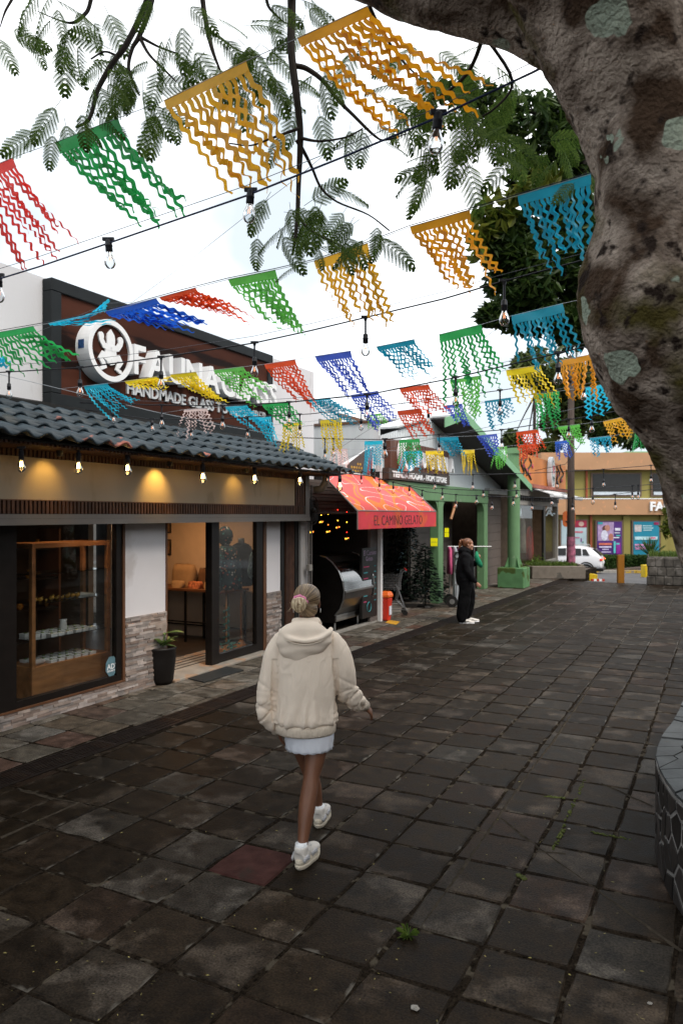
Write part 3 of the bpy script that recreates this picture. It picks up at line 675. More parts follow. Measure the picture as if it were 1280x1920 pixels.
m_knick = M('amber knick-knack', (.30, .16, .03), rough=.15, var=.8, scale=25, bump=0, rnd=.6)
for i in range(9):
    v_ = cv0 + .12 + i * .075; r = R.uniform(.012, .028)
    q = MB().ball((0, 0, r), (r, r * 1.3, r), 8).ball((0, r * .9, r * 1.9), r * .55, 8)
    q.v = [(x - 6.6 - R.random() * 0, y + v_, z + 1.149) for x, y, z in q.v]
    single('glass_figurine', q, m_knick, 'tiny amber glass figurine on the middle glass shelf', 'figurine', 'glass figurines on the middle shelf', smooth=True)
# second dim shelf unit deeper in the room
unit = thing('wooden_shelf', 'dim wooden shelf unit standing deep inside the shop', 'shelf', (-8.6, 6.9, .03))
for i in range(4): part('board', MB().box((-8.8, 6.0, .35 + i * .42), (-8.4, 7.6, .38 + i * .42)), m_frame, unit)
for v_ in (6.0, 6.8, 7.57): part('upright', MB().box((-8.82, v_, .03), (-8.38, v_ + .03, 1.9)), m_brntrim, unit)
for i in range(10):
    q = MB().lathe([(.03, 0), (.05, .05), (.02, .10), (.03, .12)], (-8.5, 6.1 + i * .15, .38 + .42 * (i % 3) + .42), 8)
    single('glass_vase', q, m_knick, 'small coloured glass vase on the dim shelf unit', 'vase', 'glass vases on the dim shelf unit', smooth=True)
# octagonal alarm sticker
q = MB(); Mo = U_FACE(FU - .02, vU(211, FU), .36)
q.prism([(.095 * math.cos(math.pi / 8 + i * math.pi / 4), .12 * math.sin(math.pi / 8 + i * math.pi / 4)) for i in range(8)], Mo, .004)
stk = single('window_sticker', q, M('blue grey sticker', (.12, .22, .26), rough=.3, var=.3, scale=20, bump=0), 'blue octagonal alarm company sticker low on the shop window', 'sticker')
q = MB(); text(q, 'ADT', Mo @ Matrix.Translation((-.07, -.03, .005)), .085, .001, .002); text(q, 'SECURITY', Mo @ Matrix.Translation((-.07, -.06, .005)), .028, .001, .001); part('lettering', q, m_letter, stk)
# table with bags
vt = vEnd - .45
tab = thing('side_table', 'dark wooden table on thin black metal legs against the warm shop wall', 'table', (-7.75, vt - .35, .03))
part('top', MB().box((-8.6, vt - .62, .86), (-6.85, vt - .04, .90)), m_brntrim, tab, bev=.004)
for a in (-8.55, -7.75, -6.92):
    for b in (vt - .58, vt - .10): part('leg', MB().box((a, b, .03), (a + .03, b + .03, .86)), m_black, tab)
part('stretcher', MB().box((-8.52, vt - .575, .35), (-6.92, vt - .555, .37)).box((-8.52, vt - .09, .22), (-6.92, vt - .07, .24)), m_black, tab)
m_tote = M('canvas tote', (.40, .27, .15), rough=.85, var=.12, scale=6, bump=.3, bscale=200); m_tote2 = M('brown tote', (.16, .09, .05), rough=.85, var=.2, bump=.2)
def bag(x, y, w, h, d, mat, lab, nm='tote_bag', cat='bag'):
    o = thing(nm, lab, cat, (x, y, .90)); q = MB(); n = 6
    for zf in (0, .3, .7, 1.0):
        ww = w * (.42 + .10 * math.sin(math.pi * zf)); dd = d * (.5 - .18 * zf)
        q.v += [(x + ww * math.copysign(abs(math.cos(t)) ** .5, math.cos(t)), y + dd * math.copysign(abs(math.sin(t)) ** .5, math.sin(t)), .90 + h * zf) for t in [2 * math.pi * i / 16 for i in range(16)]]
    for k in range(3):
        for j in range(16): q.f.append((k * 16 + j, k * 16 + (j + 1) % 16, k * 16 + 16 + (j + 1) % 16, k * 16 + 16 + j)); q.m.append(0)
    q.f.append(tuple(range(48, 64))); q.m.append(0); part('body', q, mat, o, smooth=True)
    if h > .15:
        for s_ in (-1, 1): part('handle', MB().tube([(x + w * .15 * s_ - .05, y - d * .3, .90 + h * .4), (x + w * .15 * s_ - .05, y - d * .3, .90 + h * 1.05), (x + w * .15 * s_ + .05, y - d * .25, .90 + h * 1.05), (x + w * .15 * s_ + .05, y - d * .3, .90 + h * .4)], .008, 6), mat, o)
    return o
bag(-8.05, vt - .2, .46, .36, .22, m_tote, 'tan canvas tote bag upright on the table by the shop wall'); bag(-7.62, vt - .15, .3, .3, .18, m_tote2, 'dark brown bag standing right of the canvas tote')
m_pouch = M('patterned pouch', (.45, .16, .08), rough=.8, var=.8, scale=30, bump=.2)
for i, (x, y, w, mt, lb) in enumerate([(-8.35, vt - .5, .22, m_tote2, 'dark folded pouch at the left end of the table'), (-7.95, vt - .48, .24, m_tote, 'small tan pouch at the front of the table'), (-7.62, vt - .45, .26, m_pouch, 'small red and white patterned pouch on the table'), (-7.3, vt - .46, .24, m_tote, 'pale crumpled pouch near the right end of the table'), (-7.1, vt - .3, .2, m_pouch, 'red patterned pouch behind the pale crumpled one')]):
    bag(x, y, w, .11, .16, mt, lb, 'pouch', 'pouch')
for i, (z, lb) in enumerate(((1.78, 'upper dark framed picture on the warm shop wall'), (1.40, 'lower small framed picture of a bird on the warm shop wall'))):
    p = thing('picture', lb, 'picture', (-8.62, vt, z)); part('frame', MB().box((-8.72, vt - .02, z), (-8.50, vt - .001, z + .27)), m_frame, p)
    part('print', MB().box((-8.70, vt - .023, z + .02), (-8.52, vt - .021, z + .25)), M('print %d' % i, (.22, .14, .08), rough=.6, var=.7, scale=9, bump=0), p)
# dress forms
m_floral = None
def floral():
    m, t, b = base_mat('floral jacket'); L_ = t.links; tc = N(t, 'ShaderNodeTexCoord'); vo = N(t, 'ShaderNodeTexVoronoi'); vo.inputs['Scale'].default_value = 20
    L_.new(tc.outputs['Object'], vo.inputs['Vector']); r = N(t, 'ShaderNodeValToRGB'); r.color_ramp.interpolation = 'CONSTANT'; e = r.color_ramp.elements
    for p, c in ((.0, (.5, .10, .06)), (.3, (.05, .22, .20)), (.55, (.55, .25, .12)), (.75, (.6, .5, .4)), (.9, (.03, .12, .11))):
        q_ = e.new(p); q_.color = rgb(c)
    sx = N(t, 'ShaderNodeSeparateColor'); L_.new(vo.outputs['Color'], sx.inputs[0]); L_.new(sx.outputs[0], r.inputs[0])
    lt = N(t, 'ShaderNodeMath', operation='LESS_THAN'); lt.inputs[1].default_value = .30; L_.new(vo.outputs['Distance'], lt.inputs[0])
    mx = N(t, 'ShaderNodeMix', data_type='RGBA'); L_.new(lt.outputs[0], mx.inputs[0]); mx.inputs[6].default_value = (.010, .025, .028, 1); L_.new(r.outputs[0], mx.inputs[7]); L_.new(mx.outputs[2], b.inputs['Base Color']); b.inputs['Roughness'].default_value = .8
    return m
m_floral = floral(); m_blackcl = M('black cotton', (.010, .010, .012), rough=.9, var=.2, bump=.2, bscale=200)
m_print = M('pale lion print', (.30, .40, .38), rough=.8, var=.7, scale=30, bump=0)
def form(x, y, z0, top, mat, lab, hood=False, printed=False, vine=False):
    o = thing('dress_form', lab, 'dress form', (x, y, .03))
    part('stand', MB().lathe([(.012, .15), (.02, .25), (.014, .5), (.02, .6), (.014, z0)], (x, y, 0), 10).lathe([(.17, .03), (.16, .06), (.06, .10), (.03, .16)], (x, y, 0), 16), m_wood, o, smooth=True)
    q = MB(); prof = [(.20, .17, z0), (.19, .16, z0 + .15), (.17, .14, z0 + .3), (.19, .15, z0 + .45), (.21, .14, z0 + .56), (.16, .11, z0 + .63), (.07, .07, z0 + .66)]
    q.tube([(x, y, p[2]) for p in prof], [(p[0], p[1]) for p in prof], 20, ref=(0, 1, 0)); body = part('garment', q, mat, o, smooth=True)
    for s_ in (-1, 1):
        part('sleeve', MB().tube([(x, y + s_ * .17, z0 + .58), (x + .02, y + s_ * .25, z0 + .38), (x + .03, y + s_ * .27, z0 + .12), (x + .04, y + s_ * .27, z0 - .02)], [.07, .065, .055, .05], 12), mat, o, smooth=True)
    part('neck', MB().lathe([(.055, z0 + .64), (.05, z0 + .72), (.055, z0 + .735)], (x, y, 0), 14), m_conc, o, smooth=True)
    if hood: part('hood', MB().ball((x - .02, y, z0 + .80), (.12, .12, .15), 14), mat, o, smooth=True)
    if printed:
        q = MB(); pts = [(-.06, .0), (-.02, .12), (.0, .24), (.06, .30), (.10, .26), (.11, .14), (.09, .04), (.10, -.06), (.04, -.12), (-.02, -.08)]
        q.prism([(a, b) for a, b in pts], U_FACE(x + .155, y, z0 + .22), .012); part('print', q, m_print, o)
    if vine:
        q = MB()
        for k in range(46):
            a = k * .9; zz = .10 + k * .014; r = .04; q.ball((x + r * math.cos(a), y + r * math.sin(a), zz), (.02, .02, .012), 6)
        for k in range(26): q.ball((x + .1 * R.uniform(-1, 1.4), y + .16 * R.uniform(-1, 1.4), .08 + .1 * R.random()), (.022, .022, .014), 6)
        part('paper_vine', q, M('teal paper leaves', (.06, .22, .19), rough=.7, var=.3, bump=0), o)['kind'] = 'stuff'
form(-6.58, vU(424, -6.58), .98, 1.7, m_floral, 'dress form in a dark floral hooded jacket behind the glass door', hood=True, vine=True)
form(-6.62, vU(452, -6.62), 1.0, 1.7, m_blackcl, 'dress form in a black shirt with pale lion print behind the glass door', printed=True)
# potted plant
pc = GP(290, 1285); pot = thing('potted_plant', 'leafy green plant in a tall black pot beside the shop doorway', 'plant', (pc.x + .0, pc.y + .12, 0))
px_, py_ = pc.x, pc.y + .12
part('pot', MB().lathe([(.125, 0), (.15, .05), (.178, .30), (.180, .42), (.186, .43), (.186, .455), (.168, .455), (.16, .40)], (px_, py_, 0), 32), M('matt black planter', (.010, .008, .007), rough=.5, var=.15, bump=.05), pot, smooth=True)
part('soil', MB().lathe([(.0, .40), (.165, .40)], (px_, py_, 0), 20, cap=False), m_earth, pot)
def leaf_mesh(l, w, droop=.4, n=5):
    q = MB()
    for i in range(n + 1):
        t = i / n; wd = w * math.sin(math.pi * min(1, t * .92 + .06)) ** .8; y = l * t; z = -droop * l * t * t
        q.v += [(-wd, y, z + wd * .35), (0, y, z), (wd, y, z + wd * .35)]
    for i in range(n):
        a = i * 3; q.f += [(a, a + 1, a + 4, a + 3), (a + 1, a + 2, a + 5, a + 4)]; q.m += [0, 0]
    return q
lm = [mk('leaf', leaf_mesh(.22, .040), m_plant, True), mk('leaf', leaf_mesh(.19, .028, .25), m_plant, True)]
for i in range(22):
    a = i * 2.4; el = R.uniform(.35, 1.15)
    inst('leaf', lm[i % 2], pot, (.03 * math.cos(a), .03 * math.sin(a), .46), (el, 0, a), R.uniform(.8, 1.15))
part('stem', MB().tube([(px_, py_, .40), (px_ + .02, py_ + .02, .55), (px_ + .05, py_ + .03, .62)], .008, 6), m_plant, pot)
inst('leaf', mk('leaf', leaf_mesh(.26, .055, .15), m_plant, True), pot, (.05, .03, .62), (.25, 0, -1.5)); inst('leaf', lm[0], pot, (.04, .02, .60), (.7, 0, 1.6), 1.2)
q = MB(); a, b, c_, d = GP(335, 1270, 0), GP(404, 1247, 0), GP(457, 1258, 0), GP(383, 1281, 0)
q.add([p + Vector((0, 0, .003)) for p in (a, d, c_, b)] + [p + Vector((0, 0, .014)) for p in (a, d, c_, b)], [(3, 2, 1, 0), (4, 5, 6, 7), (0, 1, 5, 4), (1, 2, 6, 5), (2, 3, 7, 6), (3, 0, 4, 7)])
single('door_mat', q, M('black rubber mat', (.022, .024, .024), rough=.85, var=.25, scale=40, bump=.9, bscale=160), 'black rubber doormat in front of the shop threshold', 'doormat')

# ================================================================ GELATO STALL
GU = -5.98
gel = thing('gelato_stall', 'small dark gelato stall recessed between the gift shop and the home store', 'stall', (-6.4, 12.2, 0))
g0, g1 = 10.78, 13.30
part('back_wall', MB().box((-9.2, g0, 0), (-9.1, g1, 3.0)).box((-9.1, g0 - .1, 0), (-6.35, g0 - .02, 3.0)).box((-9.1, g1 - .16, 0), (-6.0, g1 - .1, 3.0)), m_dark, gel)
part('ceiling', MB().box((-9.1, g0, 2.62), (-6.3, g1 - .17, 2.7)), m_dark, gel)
part('front_panel', MB().box((-6.04, vU(693, -6.0), 0), (-5.99, g1 - .02, 2.45)), M('taupe panel', (.12, .10, .09), rough=.7, var=.1), gel)
q = MB()
for k in range(9): q.box((-6.32, g0, 2.16 + k * .062), (-6.27 + .01 * (k % 2), g1 - .17, 2.215 + k * .062))
sh = part('roller_shutter_box', q, m_shutter, gel)
part('shutter_bar', MB().tube([(-6.22, g0, 2.13), (-6.22, g1 - .17, 2.13)], .022, 8), m_greytrim, gel)
part('frame_post', MB().box((-6.25, vU(560, -6.2), 0), (-6.16, vU(573, -6.2), 2.35)), M('pale frame paint', (.42, .40, .39), rough=.5, var=.1), gel)
part('frame_post', MB().box((-6.02, g1 - .0, 0), (-5.93, g1 + .09, 2.1)), m_whitemetal, gel)
part('threshold', MB().box((-6.1, g0 + .1, 0), (-5.98, g1, .03)), m_conc, gel)
part('conduit', MB().tube([(-6.1, vU(579, -6.1), 0), (-6.1, vU(579, -6.1), 2.5)], .018, 8).tube([(-6.08, vU(582, -6.1), .6), (-6.08, vU(582, -6.1), 2.6)], .012, 8), m_greytrim, gel)
q = MB().box((-.03, -.05, -.05), (.03, .05, .05)); q.v = [Vector(x) + Vector((-6.07, vU(580, -6.07), 1.22)) for x in q.v]; part('junction_box', q, m_conc, gel)
# wall fan (dark oval)
fan = thing('wall_fan', 'round black wall fan mounted beside the gelato awning', 'fan', onU(585, 998, -6.0))
fc = onU(585, 957, -5.98); q = MB()
for r_ in (.06, .10, .14, .18): q.tube([fc + Vector((.02, r_ * math.cos(t), r_ * 1.28 * math.sin(t))) for t in [2 * math.pi * i / 28 for i in range(29)]], .007, 6)
part('cage', q, m_black, fan); q = MB().tube([fc + Vector((-.08, 0, 0)), fc + Vector((-.02, 0, 0))], .19, 24); part('housing', q, m_black, fan, smooth=False)
part('hub', MB().ball(fc + Vector((.02, 0, 0)), .05, 12), m_frame, fan)
part('bracket', MB().box(fc + Vector((-.12, -.02, .18)), fc + Vector((-.06, .02, .36))), m_greytrim, fan)
dp = onU(612, 870, -5.75); q = MB().tube([dp, dp + Vector((0, 0, -.10)), dp + Vector((-.02, 0, -.30)), dp + Vector((-.08, -.02, -.40)), dp + Vector((-.2, -.05, -.42))], .065, 14)
single('downpipe', q, M('beige downpipe', (.26, .22, .18), rough=.5, var=.15, bump=.05), 'fat beige downpipe bend under the right end of the tiled eave', 'pipe', smooth=True)
# awning
aw = thing('awning', 'pink and orange printed awning with white squiggles reading EL CAMINO GELATO', 'awning', (-5.6, 12.9, 2.1))
def awn_mat():
    m, t, b = base_mat('swirl print'); L_ = t.links; ge = N(t, 'ShaderNodeNewGeometry')
    mp = N(t, 'ShaderNodeMapping'); mp.inputs['Scale'].default_value = (1.9, .75, 1.9); L_.new(ge.outputs['Position'], mp.inputs[0])
    n = N(t, 'ShaderNodeTexNoise'); n.inputs['Scale'].default_value = .75; n.inputs['Detail'].default_value = .8; n.inputs['Distortion'].default_value = 1.6; L_.new(mp.outputs[0], n.inputs[0])
    r = N(t, 'ShaderNodeValToRGB'); e = r.color_ramp.elements; r.color_ramp.interpolation = 'CONSTANT'
    e[0].position = 0; e[0].color = (.80, .10, .09, 1); e[1].position = .455; e[1].color = (.85, .20, .03, 1)
    for p, c in ((.50, (.80, .13, .13)), (.56, (.86, .23, .035)), (.62, (.78, .10, .09))): q_ = e.new(p); q_.color = rgb(c)
    L_.new(n.outputs['Fac'], r.inputs[0])
    n2 = N(t, 'ShaderNodeTexNoise'); n2.inputs['Scale'].default_value = .62; n2.inputs['Detail'].default_value = .5; n2.inputs['Distortion'].default_value = 2.4; mp2 = N(t, 'ShaderNodeMapping'); mp2.inputs['Scale'].default_value = (1.8, .9, 1.8); mp2.inputs['Location'].default_value = (4.3, 2, 1); L_.new(ge.outputs['Position'], mp2.inputs[0]); L_.new(mp2.outputs[0], n2.inputs[0])
    s_ = N(t, 'ShaderNodeMath', operation='SUBTRACT'); s_.inputs[1].default_value = .5; L_.new(n2.outputs['Fac'], s_.inputs[0]); a = N(t, 'ShaderNodeMath', operation='ABSOLUTE'); L_.new(s_.outputs[0], a.inputs[0])
    c_ = N(t, 'ShaderNodeMath', operation='LESS_THAN'); c_.inputs[1].default_value = .0085; L_.new(a.outputs[0], c_.inputs[0])
    mx = N(t, 'ShaderNodeMix', data_type='RGBA'); L_.new(c_.outputs[0], mx.inputs[0]); L_.new(r.outputs[0], mx.inputs[6]); mx.inputs[7].default_value = (.86, .80, .76, 1)
    L_.new(mx.outputs[2], b.inputs['Base Color']); b.inputs['Roughness'].default_value = .6; return m
m_awn = awn_mat(); m_val = M('valance cloth', (.58, .045, .06), rough=.65, var=.1, scale=2.2, bump=.05, coord='World', wear=((.60, .09, .035), .52), wscale=2.4)
a0, a1 = 11.0, 14.77; fu, fz, bu, bz = -5.32, 2.165, -6.05, 2.84
vs = []; nv = 24
for i in range(nv + 1):
    v = a0 + (a1 - a0) * i / nv; sag = .012 * math.sin(math.pi * (i % 8) / 8)
    for (u, z) in ((bu, bz), ((bu + fu) / 2, (bz + fz) / 2 - sag - .01), (fu, fz)): vs.append((u, v, z))
q = MB(); q.v = vs; q.f = [(i * 3 + k, i * 3 + k + 1, i * 3 + 4 + k, i * 3 + 3 + k) for i in range(nv) for k in range(2)]; q.m = [0] * len(q.f)
o = part('canopy', q, m_awn, aw, smooth=True); s_ = o.modifiers.new('solid', 'SOLIDIFY'); s_.thickness = .006
zl = onU(668, 993, fu).z
q = MB().box((fu - .004, a0, zl), (fu + .004, a1, fz - .006)); val = part('valance', q, m_val, aw)
q = MB(); text(q, 'EL CAMINO GELATO', U_FACE(fu + .005, vU(700, fu), zl + .06), .255, .0015, -.003, fit=vU(790, fu) - vU(700, fu), sp=1.05); part('lettering', q, m_black, val)
part('frame', MB().tube([(bu, a0, bz), (fu, a0 - .01, fz), (fu, a0 - .01, zl)], .016, 6).tube([(bu, a1, bz), (fu, a1, fz)], .014, 6).tube([(fu, a0, fz), (fu, a1, fz)], .012, 6), m_greytrim, aw)
# display case: profile in (u,z) swept along the street
case = thing('gelato_display_case', 'black gelato display case with curved glass front and steel trim', 'display case', (-6.5, 12.4, 0))
c0, c1 = 11.72, 13.02
prof = [(-6.95, .16), (-6.12, .16), (-6.12, .30), (-6.02, .42), (-5.955, .58), (-5.94, .74), (-5.97, .92), (-6.05, 1.10), (-6.17, 1.24), (-6.30, 1.33), (-6.42, 1.36), (-6.95, 1.36)]
def crom_(P_, k=5):
    P_ = [np.array(p) for p in P_]; P_ = [2 * P_[0] - P_[1]] + P_ + [2 * P_[-1] - P_[-2]]; o = []
    for i in range(1, len(P_) - 2):
        a, b, c, d = P_[i - 1:i + 3]
        for j in range(k): t = j / k; o.append(.5 * (2 * b + (c - a) * t + (2 * a - 5 * b + 4 * c - d) * t * t + (3 * b - a - 3 * c + d) * t ** 3))
    return o + [P_[-2]]
def sweep(mb, pr, v0, v1, mi=0, closed=True):
    n = len(pr); b = len(mb.v)
    mb.v += [(u, v0, z) for u, z in pr] + [(u, v1, z) for u, z in pr]
    for i in range(n if closed else n - 1): mb.f.append((b + i, b + (i + 1) % n, b + n + (i + 1) % n, b + n + i)); mb.m.append(mi)
    if closed: mb.f.append(tuple(b + i for i in reversed(range(n)))); mb.f.append(tuple(b + n + i for i in range(n))); mb.m += [mi, mi]
    return mb
for nm, (x0, x1) in (('end_panel', (c0, c0 + .05)), ('end_panel', (c1 - .05, c1))): part(nm, sweep(MB(), prof, x0, x1), M('glossy black panel', (.012, .010, .009), rough=.2, var=.2, bump=0), case)
for x in (c0 - .004, c1 - .05 + .004): part('steel_edge', MB().tube([(u + .004, x + (.0 if x < 12 else .05), z) for u, z in prof[2:11]], .013, 6), m_steel, case)
m_dst = M('dark brushed steel', (.20, .19, .18), rough=.28, var=.15, scale=3, bump=.05, metal=.9, stretch=(20, 1, 1))
part('front_panel', sweep(MB(), [(-6.13, .30), (-6.03, .42), (-5.965, .58), (-5.95, .70), (-5.97, .70), (-5.985, .58), (-6.05, .42), (-6.15, .30)], c0 + .052, c1 - .052), m_dst, case, smooth=False)
part('ledge', MB().box((-6.0, c0 + .052, .70), (-5.925, c1 - .052, .745)), m_steel, case, bev=.006)
gp = [(p[0], p[1]) for p in crom_([(-5.955, .746), (-5.985, .92), (-6.065, 1.095), (-6.185, 1.235)])]; o = part('curved_glass', sweep(MB(), gp[::-1], c0 + .052, c1 - .052, closed=False), m_case, case, smooth=True)
part('top_cap', sweep(MB(), [(-6.19, 1.24), (-6.31, 1.325), (-6.42, 1.352), (-6.94, 1.352), (-6.94, 1.33), (-6.43, 1.33), (-6.32, 1.305), (-6.20, 1.225)], c0 + .052, c1 - .052), m_black, case)
part('base', MB().box((-6.9, c0 + .06, .17), (-6.16, c1 - .06, .70)), m_black, case)
part('vent_grille', MB().box((-6.155, c0 + .12, .19), (-6.14, c1 - .12, .215)).box((-6.155, c0 + .12, .24), (-6.14, c1 - .12, .265)).box((-6.155, c0 + .06, .17), (-6.15, c1 - .06, .285)), m_steel, case)
part('tray', MB().box((-6.85, c0 + .08, .78), (-6.05, c1 - .08, .80)), m_black, case)
for a in (-6.2, -6.8):
    for b in (c0 + .15, c1 - .2): part('leg', MB().lathe([(.02, 0), (.02, .165)], (a, b, 0), 8), m_steel, case)
cols_ = [(.75, .62, .45), (.45, .16, .12), (.50, .62, .40), (.30, .18, .10), (.80, .72, .60)]
for i in range(5):
    q = MB().ball((-6.35, c0 + .2 + i * .22, .87), (.17, .09, .07), 12)
    single('gelato_tub', q, M('gelato %d' % i, cols_[i], rough=.7, var=.15, bump=.3), ['cream coloured gelato tub at the left end of the display case', 'reddish gelato tub second inside the display case', 'green gelato tub in the middle of the display case', 'brown gelato tub fourth inside the display case', 'pale gelato tub at the right end of the display case'][i], 'tub', smooth=True)
# menu board
mbu = -6.0; mb0, mb1 = vU(676, mbu), vU(704, mbu)
men = thing('menu_board', 'tall black chalk menu board right of the gelato case', 'menu board', (mbu, (mb0 + mb1) / 2, .12))
part('board', MB().box((mbu - .03, mb0, .14), (mbu + .03, mb1, 1.47)), m_black, men, bev=.004)
m_ch = M('lilac chalk', (.40, .30, .42), rough=.9, var=.2, bump=0); m_cb = M('teal chalk', (.05, .25, .28), rough=.9, var=.2, bump=0); m_cp = M('pink chalk', (.42, .06, .14), rough=.9, var=.2, bump=0)
q = MB(); text(q, 'El Camino', U_FACE(mbu + .031, mb0 + .06, 1.33), .13, .001, 0, fit=mb1 - mb0 - .12); text(q, 'Gelato', U_FACE(mbu + .031, mb0 + .16, 1.22), .12, .001, 0, fit=.3); part('chalk_title', q, m_ch, men)
q = MB(); q2 = MB()
for k in range(7):
    z = 1.10 - k * .11; (q if k % 2 else q2).box((mbu + .031, mb0 + .06, z), (mbu + .033, mb0 + .06 + R.uniform(.12, .25), z + .02)); q.box((mbu + .031, mb1 - .14, z), (mbu + .033, mb1 - .06, z + .018))
part('chalk_lines', q, m_cb, men); part('chalk_lines', q2, m_cp, men)
q = MB().tube([(mbu + .034, mb0 + .3 + .09 * math.cos(t), .34 + .09 * math.sin(t)) for t in [2 * math.pi * i / 16 for i in range(17)]], .008, 4); part('chalk_cone', q, m_cb, men)
# hanging fairy-light strands
m_fy, m_fr, m_fo = emis('yellow fairy light', (1, .62, .05), 2.5), emis('red fairy light', (1, .04, .02), 1.6), emis('orange fairy light', (1, .25, .03), 2.2)
strs = [(584, [(987, 'o'), (998, 'y')], 'leftmost'), (602, [(966, 'y'), (978, 'o'), (979, 'y')], 'second'), (615, [(964, 'y'), (984, 'o'), (997, 'y')], 'third'), (633, [(956, 'r'), (976, 'y'), (989, 'r')], 'fourth'), (650, [(960, 'r'), (979, 'y'), (998, 'r'), (1010, 'y')], 'rightmost')]
for px, bl, w_ in strs:
    top = W(px, 948, 13.6); o = thing('fairy_light_strand', 'coloured fairy light strand in the dark gelato opening, %s of the five' % w_, 'fairy lights', top, 0, 'fairy light strands inside the gelato stall')
    q = MB().tube([top + Vector((0, 0, .12)), W(px, bl[-1][0] + 1, 13.6)], .003, 4); part('wire', q, m_cable, o)
    for py, c in bl: part('lamp', MB().ball(W(px, py, 13.6), .010, 8), {'y': m_fy, 'r': m_fr, 'o': m_fo}[c], o, smooth=True)
    p = W(px, bl[-1][0], 13.6); part('globe', MB().ball(p, .05, 12), m_gbulb, o, smooth=True)
    part('lamp', MB().ball(p + Vector((.02, .02, .01)), .011, 8), m_fo, o, smooth=True); part('lamp', MB().ball(p + Vector((-.02, -.01, .0)), .011, 8), m_fy, o, smooth=True)
# litter bin
bc = GP(722, 1164); bn = thing('litter_bin', 'red plastic bin with orange lid and a paper notice by the white post', 'bin', (bc.x - .05, bc.y + .1, 0))
bx_, by_ = bc.x - .0, bc.y + .04
q = MB(); q.v = [(bx_ + a * w, by_ + b * w, z) for z, w in ((0.0, .075), (.46, .10)) for a, b in ((-1, -1), (1, -1), (1, 1), (-1, 1))]; q.f = [(3, 2, 1, 0), (4, 5, 6, 7)] + [(i, (i + 1) % 4, 4 + (i + 1) % 4, 4 + i) for i in range(4)]; q.m = [0] * 6
part('body', q, M('red plastic', (.55, .035, .018), rough=.4, var=.05, bump=0), bn, bev=.02)
q = MB(); q.v = [(bx_ + a * w, by_ + b * w, z) for z, w in ((.46, .112), (.51, .112), (.58, .08)) for a, b in ((-1, -1), (1, -1), (1, 1), (-1, 1))]; q.f = [(3, 2, 1, 0), (8, 9, 10, 11)] + [(i + k, (i + 1) % 4 + k, 4 + (i + 1) % 4 + k, 4 + i + k) for i in range(4) for k in (0, 4)]; q.m = [0] * 10
part('lid', q, M('orange plastic', (.75, .14, .02), rough=.4, var=.05, bump=0), bn, bev=.015)
q = MB(); cm = Matrix.Translation((bx_ + .094, by_ - .06, .12)) @ Matrix.Scale(.72, 4) @ Matrix(((0, 0, 1, 0), (1, 0, 0, 0), (0, 1, 0, 0), (0, 0, 0, 1))); q.prism([(0, 0), (.17, 0), (.17, .24), (0, .24)], cm, .003)
part('paper_notice', q, M('bin notice', (.6, .6, .66), rough=.6, var=.06, bump=0), bn)
# floor marking, orange
q = MB(); pts = [GP(722, 1168), GP(742, 1172), GP(750, 1166), GP(729, 1163)]; q.add([p + Vector((0, 0, .004)) for p in pts], [(0, 1, 2, 3)]); single('floor_sticker', q, M('worn orange sticker', (.50, .26, .02), rough=.7, var=.3, bump=.1), 'worn orange floor sticker in front of the litter bin', 'floor sticker')

# ================================================================ HOME STORE with green frame
HU = -5.9
hs = thing('home_store', 'home store with green painted frame under a white gabled roof', 'store', (HU, 18.5, 0))
h0, h1 = 13.42, 23.3
p1a, p1b, p2a, p2b = vU(822, HU), vU(846, HU), vU(907, HU), vU(921, HU)
p1a = vU(822, HU); p1b = p1a + .33; p2a = vU(908, HU); p2b = p2a + .33
for a, b in ((p1a, p1b), (p2a, p2b)): part('green_post', MB().box((HU - .22, a, 0), (HU, b, 2.42)), m_green, hs, bev=.012)
zb2, zt2 = 2.42, 2.80
part('green_beam', MB().box((HU - .25, h0 + .2, zb2), (HU + .01, p2b + .01, zt2)), m_green, hs, bev=.01)
# haunches under the beam
for v_, s_ in ((p1a, -1), (p1b, 1), (p2a, -1)):
    q = MB(); q.prism([(0, 0), (s_ * .22, 0), (s_ * .14, -.03), (s_ * .07, -.08), (s_ * .03, -.15), (0, -.24)][:: s_], U_FACE(HU - .21, v_, zb2 - .001), .19); part('haunch', q, m_green, hs)
pk = (16.3, 4.42); el_ = (9.9, 2.98); er = (22.9, 2.98)
# gable siding with ribs
def gz(v): return pk[1] - abs(v - pk[0]) * (pk[1] - er[1]) / (er[0] - pk[0])
q = MB(); v = 13.45
while v < 22.4:
    q.box((HU - .12, v, zt2), (HU - .10 + .012, v + .045, min(gz(v), gz(v + .05)) - .12)); q.box((HU - .12, v + .045, zt2), (HU - .10, v + .09, min(gz(v), gz(v + .09)) - .12)); v += .09
part('ribbed_siding', q, m_siding, hs)
def slab(mb, v0, z0, v1, z1, u0, u1, th):
    mb.add([(u0, v0, z0), (u1, v0, z0), (u1, v1, z1), (u0, v1, z1), (u0, v0, z0 + th), (u1, v0, z0 + th), (u1, v1, z1 + th), (u0, v1, z1 + th)], [(3, 2, 1, 0), (4, 5, 6, 7), (0, 1, 5, 4), (1, 2, 6, 5), (2, 3, 7, 6), (3, 0, 4, 7)])
OV = -5.15
q = MB(); slab(q, pk[0] + .002, pk[1] - .10, er[0], er[1] - .10, -12, OV - .03, .03); slab(q, 14.3, gz(14.3) - .10, pk[0], pk[1] - .10, -6.6, HU - .05, .03); part('soffit', q, M('grey soffit', (.10, .10, .105), rough=.8, var=.1), hs)
